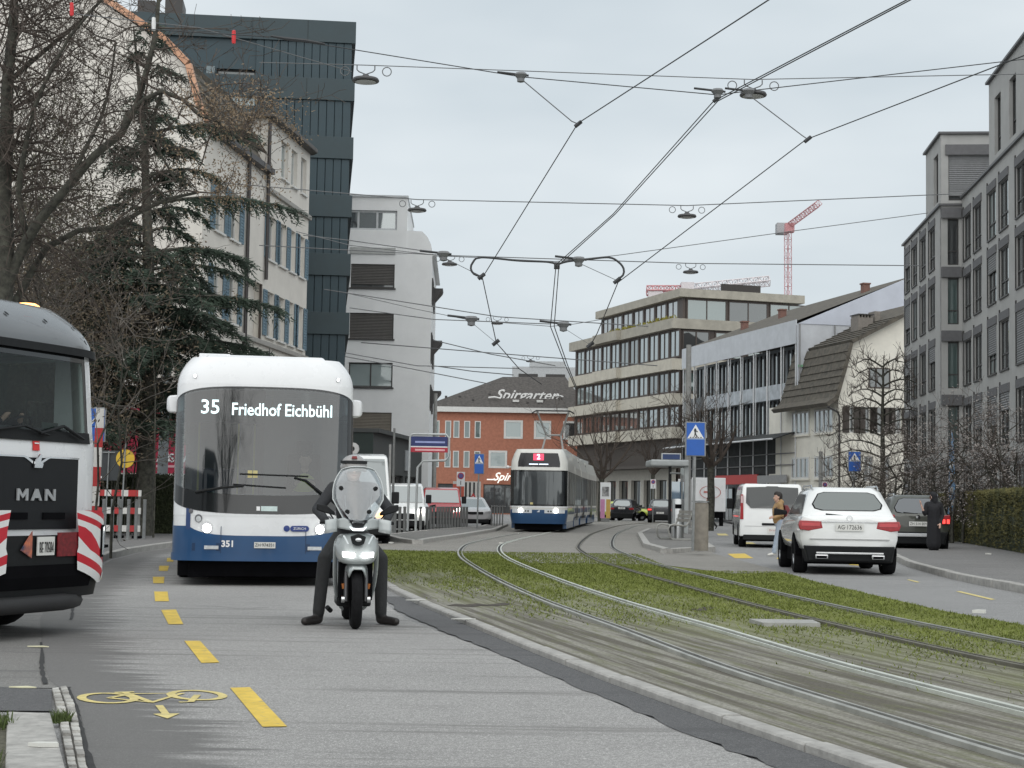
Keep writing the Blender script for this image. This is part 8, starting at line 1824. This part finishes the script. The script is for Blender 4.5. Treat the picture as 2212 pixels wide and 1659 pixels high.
# ---- tram stop on the left island: frame sign + many grey posts ---------------------------
Z1 = (1500, 1880, 1 / 4.424)
Ys = 62.; pA = A(884, 960, Ys); pB = A(970, 960, Ys); o = thing('stop_sign_frame', 'tram stop sign, blue over red, in a bent tubular steel frame', 'sign', (pA.x, Ys, .15)); wS = pB.x - pA.x
def zz_(v): return A(925, v, Ys).z - .15
mb = MB(); mb.tube([(0, 0, 0), (.03, 0, zz_(945)), (.12, 0, zz_(938)), (wS - .12, 0, zz_(938)), (wS, 0, zz_(946)), (wS, 0, zz_(985)), (wS - .12, 0, zz_(994)), (wS * .36, 0, zz_(996)), (wS * .22, 0, zz_(1010)), (wS * .2, 0, 0)], .045, 8); part('frame_tube', mb, mat('frame_pale', (.42, .44, .44), .4, .1, metal=.3), o, 60)
mb = MB(); mb.box(.05, wS - .05, -.03, .03, zz_(964), zz_(943)); part('blue_panel', mb, mat('panel_navy', (.02, .03, .13), .4), o); mb = MB(); mb.box(.05, wS - .05, -.03, .03, zz_(977), zz_(966.5)); part('red_panel', mb, mat('panel_red', (.42, .02, .04), .4), o)
mb = MB(); mb.box(.05, wS - .05, -.034, -.028, zz_(966.5), zz_(964)); part('white_line', mb, m_swhite, o)
for k, (v, m_) in enumerate(((955, mat('panel_text', (.3, .34, .6), .5)), (972, mat('panel_text2', (.75, .4, .42), .5)))):
    mb = MB(); mb.box(.22, wS - .15, -.036, -.031, zz_(v + 2), zz_(v - 2)); part('text_line', mb, m_, o)
pm1 = None
post_spots = []
for k in range(7): post_spots.append((1535 + k * 19, 2098 - k * 2.2))          # near group (F px)
for k in range(5): post_spots.append((1655 + k * 13, 2091 - k * 1.6))
for k in range(11): post_spots.append((1722 + k * 11.5, 2083 - k * .5))
labs = ['first', 'second', 'third', 'fourth', 'fifth', 'sixth', 'seventh', 'eighth', 'ninth', 'tenth', 'eleventh', 'twelfth', '13th', '14th', '15th', '16th', '17th', '18th', '19th', '20th', '21st', '22nd', '23rd']
for i, (fx_, fy_) in enumerate(post_spots):
    p = G(fx_ * .5486, fy_ * .5486, .12)
    if pm1 is None:
        mb = MB(); mb.lathe([(.055, 0), (.055, .98), (.06, .99), (.06, 1.04), (0, 1.05)], 10); pm1 = mb.mesh('post', m_galvd, 40); mb = MB(); mb.lathe([(.085, 0), (.085, .02), (.056, .025)], 10); pm2 = mb.mesh('base', m_galvd, 40)
    o = thing('railing_post', labs[i] + ' grey post from the scooter in the row along the left island', 'bollard', (p.x, p.y, .0), 0, 'grey posts along the left island'); obj('post', pm1, o); obj('base', pm2, o)
# slim poles near the stop
for i, (u_, v0, v1, r0, Yq, lab) in enumerate(((843, 960, 1135, .05, 58, 'slim pale steel pole just right of the white vans'), (852, 925, 1135, .05, 63, 'dark steel pole beside the tram stop frame'), (941, 850, 1000, .13, 96, 'grey catenary mast in front of the brick hotel'), (1488, 745, 1120, .17, 92, 'grey catenary mast behind the near crossing sign'), (1773, 975, 1060, .12, 90, 'grey mast in front of the farmhouse'))):
    a_ = A(u_, v0, Yq); o = thing('steel_mast', lab, 'pole', (a_.x, Yq, 0)); mb = MB(); mb.tube([(0, 0, 0), (0, 0, a_.z)], [r0 * 1.1, r0 * .85], 10); part('shaft', mb, m_galvd if i in (1,) else mat('mast_grey', (.28, .28, .27), .7, .15), o, 40); mb = MB(); mb.lathe([(r0 * 1.6, 0), (r0 * 1.6, .06), (r0 * 1.1, .08)], 10); part('base', mb, m_galvd, o)
# no-parking signs
def round_sign(lab, u_, v_, r_u, Yq, plate=True):
    k = K / Yq; c = A(u_, v_, Yq); r0 = r_u / k; o = thing('no_parking_sign', lab, 'sign', (c.x, Yq, 0), 0, 'no parking signs'); mb = MB(); mb.tube([(0, .04, 0), (0, .04, c.z + r0)], .03, 8); part('pole', mb, m_galv, o)
    mb = MB(); mb.box(-r0 * 1.25, r0 * 1.25, .0, .02, c.z - r0 * 3.2, c.z + r0 * 1.25); part('plate', mb, m_swhite, o)
    mb = MB(); mb.lathe([(r0, 0), (r0, .012), (0, .013)], 24, T=Tm((0, 0, c.z)) @ Rx(R(90))); d_ = part('red_ring', mb, mat('sign_ring', (.38, .02, .04), .5), o); mb = MB(); mb.lathe([(r0 * .72, 0), (r0 * .72, .006), (0, .007)], 24, T=Tm((0, -.012, c.z)) @ Rx(R(90))); part('blue_disc', mb, mat('sign_violet', (.10, .08, .25), .5), d_)
    mb = MB(); mb.box(-.1 * r0, .1 * r0, -.008, -.001, c.z - r0 * 2.8, c.z - r0 * 1.5); part('arrow', mb, vm_ink, o)
round_sign('no parking sign with an arrow plate in front of the brick hotel', 995.5, 1028, 7, 88); round_sign('lower no parking sign above the red van', 965, 1063, 6, 92); round_sign('no parking sign right of the white van against the farmhouse', 1782, 1047, 5, 82); round_sign('no parking sign left of the tram shelter by the slim tree', 1411, 1041, 4.5, 112)
# roadworks board cluster left of the tram
Yq = 90.; c = A(1008, 1078, Yq); o = thing('roadworks_board', 'red and white striped roadworks board with a small warning triangle left of the tram', 'sign', (c.x, Yq, 0)); mb = MB(); mb.box(-.75, .75, 0, .03, c.z - .9, c.z + .95); part('panel', mb, m_swht, o)
for q in range(4): mb = MB(); mb.box(-.1 + q * .22, .0 + q * .22, -.01, .0, c.z - .85, c.z + .9); part('black_bar', mb, vm_ink, o)
mb = MB(); mb.box(-.75, -.15, -.012, .0, c.z + .1, c.z + .8); part('red_panel', mb, mat('panel_orange', (.55, .10, .06), .5), o)
mb = MB(); mb.prism([(-.05, -.35), (.75, -.35), (.35, .35)], -.03, -.015); t_ = part('triangle', mb, mat('tri_red', (.5, .05, .05), .5), o, T=Tm((0, 0, c.z))); mb = MB(); mb.prism([(.1, -.27), (.6, -.27), (.35, .18)], -.035, -.031); part('triangle_face', mb, m_swhite, t_)
mb = MB(); mb.box(-.05, .05, .03, .08, 0, c.z); part('leg', mb, m_galvd, o)
# thin fence further on the left island
for q in range(5):
    p = A(1062 + q * 6, 1100, 80); o = thing('railing_post', ['first', 'second', 'third', 'fourth', 'last'][q] + ' short pale rail post just left of the tram nose', 'bollard', (p.x, 80, .12), 0, 'pale rail posts by the tram'); mb = MB(); mb.tube([(0, 0, 0), (0, 0, 1.0)], .035, 6); part('post', mb, m_galv, o); mb = MB(); mb.tube([(0, 0, .95), (.14, 0, .95)], .02, 6); part('bar', mb, m_galv, o)
# ---- right island: bench, bins, shelter --------------------------------------------
p = G((2350 + 1430 / 4.424) * .5486, (1900 + 1005 / 4.424) * .5486, .15); o = thing('bench', 'steel framed bench with curved side loop on the right tram island', 'bench', (p.x, p.y, .15), R(12)); o.scale = (.85, .85, 1)
for yy in (0, 1.5):
    mb = MB(); mb.tube([(.45, yy, .02), (-.25, yy, .02), (-.36, yy, .1), (-.42, yy, .35), (-.36, yy, .46), (-.2, yy, .5), (.25, yy, .44), (.38, yy, .55), (.55, yy, .98)], .035, 8); part('side_loop', mb, mat('bench_grey', (.30, .30, .28), .5, .1, metal=.3), o, 60)
for k in range(4): mb = MB(); mb.box(-.26 + k * .14, -.15 + k * .14, -.05, 1.55, .455, .48); part('seat_slat', mb, mat('bench_slat', (.25, .24, .22), .6, .15), o)
for k in range(3): mb = MB(); mb.box(.385 + k * .05, .41 + k * .05, -.05, 1.55, .58 + k * .13, .68 + k * .13); part('back_slat', mb, mat('bench_slat', (.25, .24, .22), .6, .15), o)
mb = MB(); mb.tube([(.1, .75, 0), (.1, .75, .45)], .05, 8); part('pedestal', mb, m_galvd, o)
p = A(1459, 1100, 57.); o = thing('litter_bin', 'tall stainless steel cylinder litter bin behind the island bench', 'bin', (p.x + .08, 57, .15)); mb = MB(); mb.lathe([(.21, 0), (.21, 1.28), (.19, 1.32), (0, 1.33)], 24); part('drum', mb, mat('stainless', (.45, .46, .46), .32, .08, 2, metal=.85), o, 40); mb = MB(); mb.box(-.11, .11, -.225, -.17, 1.0, 1.14); part('slot', mb, vm_under, o)
p = G((2350 + 1800 / 4.424) * .5486, (1900 + 1185 / 4.424) * .5486, .15); o = thing('concrete_bollard', 'round concrete bollard at the near end of the right island', 'bollard', (p.x, p.y, .15)); mb = MB(); mb.lathe([(.20, 0), (.20, 1.14), (.19, 1.17), (.17, 1.18), (0, 1.185)], 24); part('drum', mb, mat('concrete_brown', (.22, .20, .17), .85, .2, 6, bump=.2), o, 40); mb = MB(); mb.lathe([(.215, 1.19), (.215, 1.22), (0, 1.23)], 24); part('cap', mb, m_galv, o)
Yq = 66.; c = A(1448, 1000, Yq); k = K / Yq; o = thing('tram_shelter', 'grey glazed tram shelter with a blue sign box on its roof', 'shelter', (c.x, Yq, .15)); sh = lambda u_: (u_ - 1448) / k; sz = lambda v: A(1448, v, Yq).z - .15
mb = MB(); mb.box(sh(1406), sh(1489), 0, 2.6, sz(1007), sz(993)); part('roof', mb, mat('shelter_grey', (.36, .38, .38), .5), o, bevel=.06); mb = MB(); mb.box(sh(1429), sh(1472), .1, .2, sz(993), sz(979)); s_ = part('sign_box', mb, mat('frame_pale', (.42, .44, .44), .4, .1, metal=.3), o, bevel=.02); mb = MB(); mb.box(sh(1432), sh(1469), .08, .11, sz(992), sz(981)); part('sign_face', mb, mat('panel_navy2', (.015, .04, .13), .4), s_)
for (a, b, nm, m_) in ((1480, 1489, 'rear_post', mat('shelter_grey', (.36, .38, .38), .5)), (1446, 1452, 'front_post', vm_black)):
    mb = MB(); mb.box(sh(a), sh(b), .2, .35, 0, sz(1006)); part(nm, mb, m_, o)
mb = MB(); mb.box(sh(1453), sh(1479), .3, .33, .2, sz(1040)); part('glass_panel', mb, glassy('shelter_glass', (.06, .12, .2), .25), o)
mb = MB(); mb.box(sh(1484), sh(1488), .3, 2.5, .2, sz(1008)); part('side_glass', mb, glassy('shelter_glass', (.06, .12, .2), .25), o)
mb = MB(); mb.tube([(sh(1448), .1, sz(1022)), (sh(1470), .1, sz(1022)), (sh(1474), .1, sz(1027)), (sh(1474), .1, 0)], .04, 6); part('rail_frame', mb, m_galv, o, 60)
p = A(1308, 1070, 114.); o = thing('advert_panel', 'street poster panel with a grey portrait over pink and ochre blocks', 'poster', (p.x, 114, 0)); k = K / 114
zz0, zz1 = A(1308, 1105, 114).z, A(1308, 1042, 114).z
mb = MB(); mb.box(-.36, .36, 0, .06, max(.15, zz0), zz1); part('panel', mb, m_swhite, o)
mb = MB(); mb.box(-.24, .24, -.012, 0, zz1 - .95, zz1 - .3); part('portrait', mb, mat('portrait_grey', (.15, .15, .16), .6, .8, 3, col2=(.5, .5, .5)), o)
mb = MB(); mb.box(-.34, -.04, -.012, 0, .3, zz1 - 1.15); part('pink_block', mb, mat('poster_pink', (.5, .22, .38), .6), o); mb = MB(); mb.box(.05, .34, -.012, 0, .3, zz1 - 1.15); part('ochre_block', mb, mat('poster_ochre', (.5, .33, .08), .6), o)
mb = MB(); mb.box(-.3, .3, .0, .05, 0, .3); part('foot', mb, m_galvd, o)
p = A(1652, 1075, 92.); o = thing('planter', 'dark red round planter by the shop front left of the white van', 'planter', (p.x + .0, 92, 0)); mb = MB(); mb.lathe([(.34, 0), (.36, .3), (.5, .9), (.55, 1.15), (.5, 1.2), (.45, 1.1), (0, 1.05)], 20); part('pot', mb, mat('pot_red', (.16, .03, .03), .5, .15), o, 40); mb = MB(); mb.lathe([(.52, 1.0), (.57, 1.0), (.57, 1.18), (.52, 1.18)], 20, closed=True); part('rim', mb, mat('pot_rim', (.24, .05, .05), .5), o, 40)
# blue feather banner by the hedge
Yq = 59.; a_ = A(2053, 1050, Yq); t_ = A(2056, 930, Yq); o = thing('feather_banner', 'narrow pale blue feather banner standing behind the hedge', 'banner', (a_.x, Yq, 0)); h_ = t_.z
mb = MB(); mb.tube([(0, 0, 0), (0, 0, h_ * .8), (.05, 0, h_), (.12, 0, h_ + .02)], .015, 6); part('pole', mb, m_galv, o)
mb = MB(); mb.prism([(-.10, 1.1), (.14, 1.1), (.17, 2.2), (.12, h_ * .9), (.06, h_), (.0, h_ - .05)], -.01, .0); f_ = part('flag', mb, mat('flag_blue', (.25, .45, .72), .7, .2, 4), o)
for q in range(4): mb = MB(); mb.box(-.03, .1, -.016, -.0105, 1.4 + q * .45, 1.6 + q * .45); part('flag_mark', mb, m_swhite, f_)

# ================================================================== OVERHEAD WIRES
m_wire = mat('wire_black', (.035, .037, .04), .6, .1); m_wirel = mat('wire_grey', (.12, .125, .13), .6, .1); m_ins = mat('insulator_grey', (.16, .165, .17), .6, .1)
def wr(Y, f=.00030, mn=.007): return max(mn, Y * f)
def wire(label, pts, r=None, m_=m_wire, name='overhead_wire', group='overhead wires'):
    P = [Vector(p) for p in pts]; mb = MB(); rad = [r or wr(p.y) for p in P]; mb.tube(P, rad, 5); return tag(part(name, mb, m_, None, 60), label, 'wire', group)
# contact wires follow the measured droppers
def chain(pts, Yz): return [A(x, y, CH + 0) for x, y in pts]
def wz(x, y, z): 
    d = ray(x, y); t = (z - CH) / d.z; return Vector((d.x * t, d.y * t, z))
ZC = 5.9
wire('contact wire above the left tram track, top centre to the tram', [wz(1780, -78, ZC), wz(1660, 0, ZC), wz(1255, 262, ZC), wz(1245, 272, ZC), wz(1042, 600, ZC), wz(1072, 740, ZC), wz(1122, 797, ZC), wz(1170, 830, ZC)])
wire('contact wire above the right tram track, from the right edge down to the terrace block', [wz(2330, 75, ZC), wz(2212, 120, ZC), wz(1755, 296, ZC), wz(1735, 306, ZC), wz(1335, 610, ZC), wz(1290, 720, ZC), wz(1268, 760, ZC)])
ZF = 6.15
for k in range(2):
    e = k * 9
    wire(['left of the twin feeder wires between the two contact wires', 'right of the twin feeder wires between the two contact wires'][k], [wz(2060 + e, -62, ZF), wz(1958 + e * .9, 0, ZF), wz(1542 + e, 218, ZF), wz(1325 + e * .5, 462, ZF), wz(1201 + e * .7, 572, ZF), wz(1189 + e * .9, 705, ZF), wz(1222 + e * .5, 790, ZF), wz(1243 + e * .3, 838, ZF)])
Ysp = wz(1250, 265, ZC).y
wire('cross span wire carrying the first pair of hangers', [A(300, 62, Ysp), A(590, 80, Ysp), A(750, 105, Ysp), A(1125, 166, Ysp), A(1550, 205, Ysp), A(1630, 195, Ysp), A(2212, 128, Ysp)], .0065)
wire('thin pull wire at the upper left above the shutter house', [A(160, 30, Ysp + 6), A(430, 60, Ysp + 6), A(760, 155, Ysp + 8)], .008, m_wirel)
def hanger(label, pts, Yq, r=.007):
    o = thing('wire_hanger', label, 'hanger', tuple(A(*pts[0], Yq)), 0, 'contact wire hangers'); P = [A(x, y, Yq) - Vector(o.location) for x, y in pts]; mb = MB(); mb.tube(P, r, 5); part('dropper', mb, m_wirel, o); q = P[0]; s_ = Yq * .0016
    mb = MB(); mb.lathe([(s_ * 2.0, s_ * 2.2), (s_ * 2.6, s_ * 1.4), (s_ * 1.4, 0), (s_ * 1.4, -s_ * 1.2), (0, -s_ * 1.6)], 10, T=Tm(q)); part('insulator', mb, m_ins, o); mb = MB(); mb.tube([q + Vector((-s_ * 9, 0, s_ * 2.4)), q + Vector((s_ * 3, 0, s_ * 1.2))], s_ * .45, 5); part('clamp_bar', mb, m_wire, o)
    e = P[-1]; mb = MB(); mb.tube([e + Vector((-s_ * 1.2, 0, -s_)), e + Vector((s_ * 1.2, 0, s_))], s_ * .8, 6); part('wire_clip', mb, m_wire, o)
hanger('upper left hanger holding the left contact wire', [(1125, 170), (1235, 262), (1249, 268)], Ysp); hanger('upper right hanger holding the right contact wire', [(1617, 205), (1733, 293), (1745, 301)], Ysp * 1.0)
hanger('twin clamp at the centre of the first cross span', [(1550, 205), (1548, 214)], Ysp)
Y2 = wz(1040, 600, ZC).y
hanger('hanger left of the white block roof', [(958, 556), (1040, 597)], Y2); hanger('hanger right of the curved bracket', [(1250, 568), (1333, 606)], Y2)
wire('second cross span wire just above the curved brackets', [A(640, 500, Y2 + 1), A(757, 530, Y2), A(958, 553, Y2), A(1200, 565, Y2), A(1330, 552, Y2), A(1720, 498, Y2), A(2005, 460, Y2)], .008, m_wirel)
o = thing('curved_bracket', 'pair of black curved tubular arms spreading the two contact wires', 'bracket', tuple(A(1203, 572, Y2))); q = Vector(o.location)
mb = MB(); mb.tube(cr_spline([A(x, y, Y2) - q for x, y in ((1203, 572), (1185, 566), (1120, 563), (1040, 556), (1022, 566), (1017, 580), (1024, 592), (1040, 598), (1041, 604))], .05), .022, 8); part('left_arm', mb, m_wire, o, 60)
mb = MB(); mb.tube(cr_spline([A(x, y, Y2) - q for x, y in ((1203, 572), (1225, 565), (1270, 560), (1315, 556), (1336, 566), (1347, 580), (1346, 594), (1334, 604), (1333, 612))], .05), .022, 8); part('right_arm', mb, m_wire, o, 60)
mb = MB(); mb.box(-.06, .06, -.04, .04, -.09, .05); part('centre_clamp', mb, m_wire, o, bevel=.01)
Y3 = wz(1072, 740, ZC).y
hanger('small hanger above the brick hotel on the left', [(1018, 696), (1071, 740)], Y3); hanger('small hanger above the terrace block', [(1217, 708), (1275, 745)], Y3)
wire('third cross span wire', [A(745, 632, Y3), A(900, 668, Y3), A(1018, 692, Y3), A(1190, 705, Y3), A(1240, 700, Y3), A(1300, 690, Y3)], .010, m_wirel)
for i, (pts, lab, Yq) in enumerate((([(755, 665), (937, 690), (1190, 700)], 'thin wire crossing the white block below its second windows', 52), ([(745, 762), (900, 790), (1120, 796)], 'thin wire crossing the white block above its third windows', 64), ([(745, 770), (880, 795), (1060, 830)], 'lowest thin wire crossing the white block', 66), ([(937, 735), (1060, 765), (1200, 790)], 'thin wire running from the white block to the brick hotel roof', 75), ([(655, 508), (760, 520), (937, 545)], 'thin wire across the teal tower edge', 40), ([(937, 790), (1020, 802), (1110, 810)], 'short thin wire above the brick hotel roof', 90))):
    wire(lab, [A(x, y, Yq) for x, y in pts], None, m_wirel)
# suspended street lamps on their spans
lamp0 = None
def lamp_span(label, Yq, lamps, ends, zspan):
    c = [A(x, y, Yq) for x, y in lamps]
    P = [A(*ends[0], Yq)] + [Vector((q.x, Yq, q.z + .28)) for q in c] + [A(*ends[1], Yq)]
    wire(label, P, None, m_wirel)
    return c
lamp_labels = iter(['suspended street lamp beside the teal tower top', 'suspended street lamp at the centre of the first cross span', 'suspended street lamp above the white block roof', 'suspended street lamp left of the crane', 'suspended street lamp in front of the white block attic', 'suspended street lamp below the crane jib', 'small suspended street lamp above the brick hotel', 'farthest small suspended street lamp above the hotel roof sign'])
def street_lamp(p, Yq, ring=True, box=False):
    o = thing('street_lamp', next(lamp_labels), 'lamp', tuple(p), 0, 'suspended street lamps')
    mb = MB(); 
    if box: mb.box(-.32, .32, -.12, .12, -.03, .06); part('shade', mb, m_ins, o, bevel=.02)
    else:
        mb.lathe([(.0, .11), (.05, .10), (.09, .05), (.24, .02), (.26, -.02), (.25, -.04), (.0, -.035)], 24); part('shade', mb, mat('lamp_shade', (.06, .06, .062), .5, .1), o, 50)
        mb = MB(); mb.lathe([(.20, -.05), (.17, -.06), (0, -.062)], 20); part('lens', mb, mat('lamp_lens', (.45, .46, .46), .4), o)
    mb = MB(); mb.tube([(-.17, 0, .27), (-.17, 0, .19), (-.13, 0, .15), (0, 0, .10), (.13, 0, .15), (.17, 0, .19), (.17, 0, .27)], .012, 5); part('yoke', mb, m_wirel, o, 60)
    for sg in (-1, 1):
        mb = MB(); n = 16; mb.tube([(sg * .40 + .085 * math.cos(2 * math.pi * k / n), 0, .16 + .085 * math.sin(2 * math.pi * k / n)) for k in range(n + 1)], .010, 5); part('cable_loop', mb, m_wirel, o, 60)
for lab, Yq, lamps, ends in (('lamp span wire crossing the top of the sky', 31.3, [(790, 172), (1627, 203)], [(560, 135), (2212, 160)]), ('lamp span wire at the height of the white block roof', 45., [(901, 453), (1484, 466)], [(480, 395), (2080, 418)]), ('lamp span wire below the curved brackets', 55., [(971, 570), (1492, 587)], [(560, 530), (1990, 574)]), ('lamp span wire above the brick hotel', 72., [(1074, 698)], [(700, 625), (1400, 705)]), ('farthest lamp span wire above the hotel roof', 92., [(1146, 780)], [(780, 740), (1420, 790)])):
    c = lamp_span(lab, Yq, lamps, ends, 0)
    for q in c: street_lamp(q, Yq, box=False)
# red and white line insulators at the upper left
for i, (u_, v_, c2, lab) in enumerate(((505, 80, (.62, .03, .035), 'red insulator tube hanging in front of the teal tower'), (332, 52, (.75, .75, .74), 'white insulator tube among the tree branches'), (155, 20, (.62, .03, .035), 'red insulator among the branches at the upper left'))):
    q = A(u_, v_, 21.); mb = MB(); mb.lathe([(0, -.09), (.024, -.08), (.028, 0), (.024, .08), (0, .09)], 10, T=Tm(q) @ Rx(R(8))); tag(part('wire_insulator', mb, mat('insul%d' % i, c2, .4, .05), None, 50), lab, 'insulator', 'wire insulators')
q = A(665, 90, Ysp); mb = MB(); mb.tube([A(585, 78, Ysp), A(620, 84, Ysp), A(660, 88, Ysp), A(702, 95, Ysp)], [.012, .022, .022, .012], 6); tag(part('wire_insulator', mb, m_wire, None, 50), 'dark strain insulator on the wire in front of the teal tower', 'insulator', 'wire insulators')
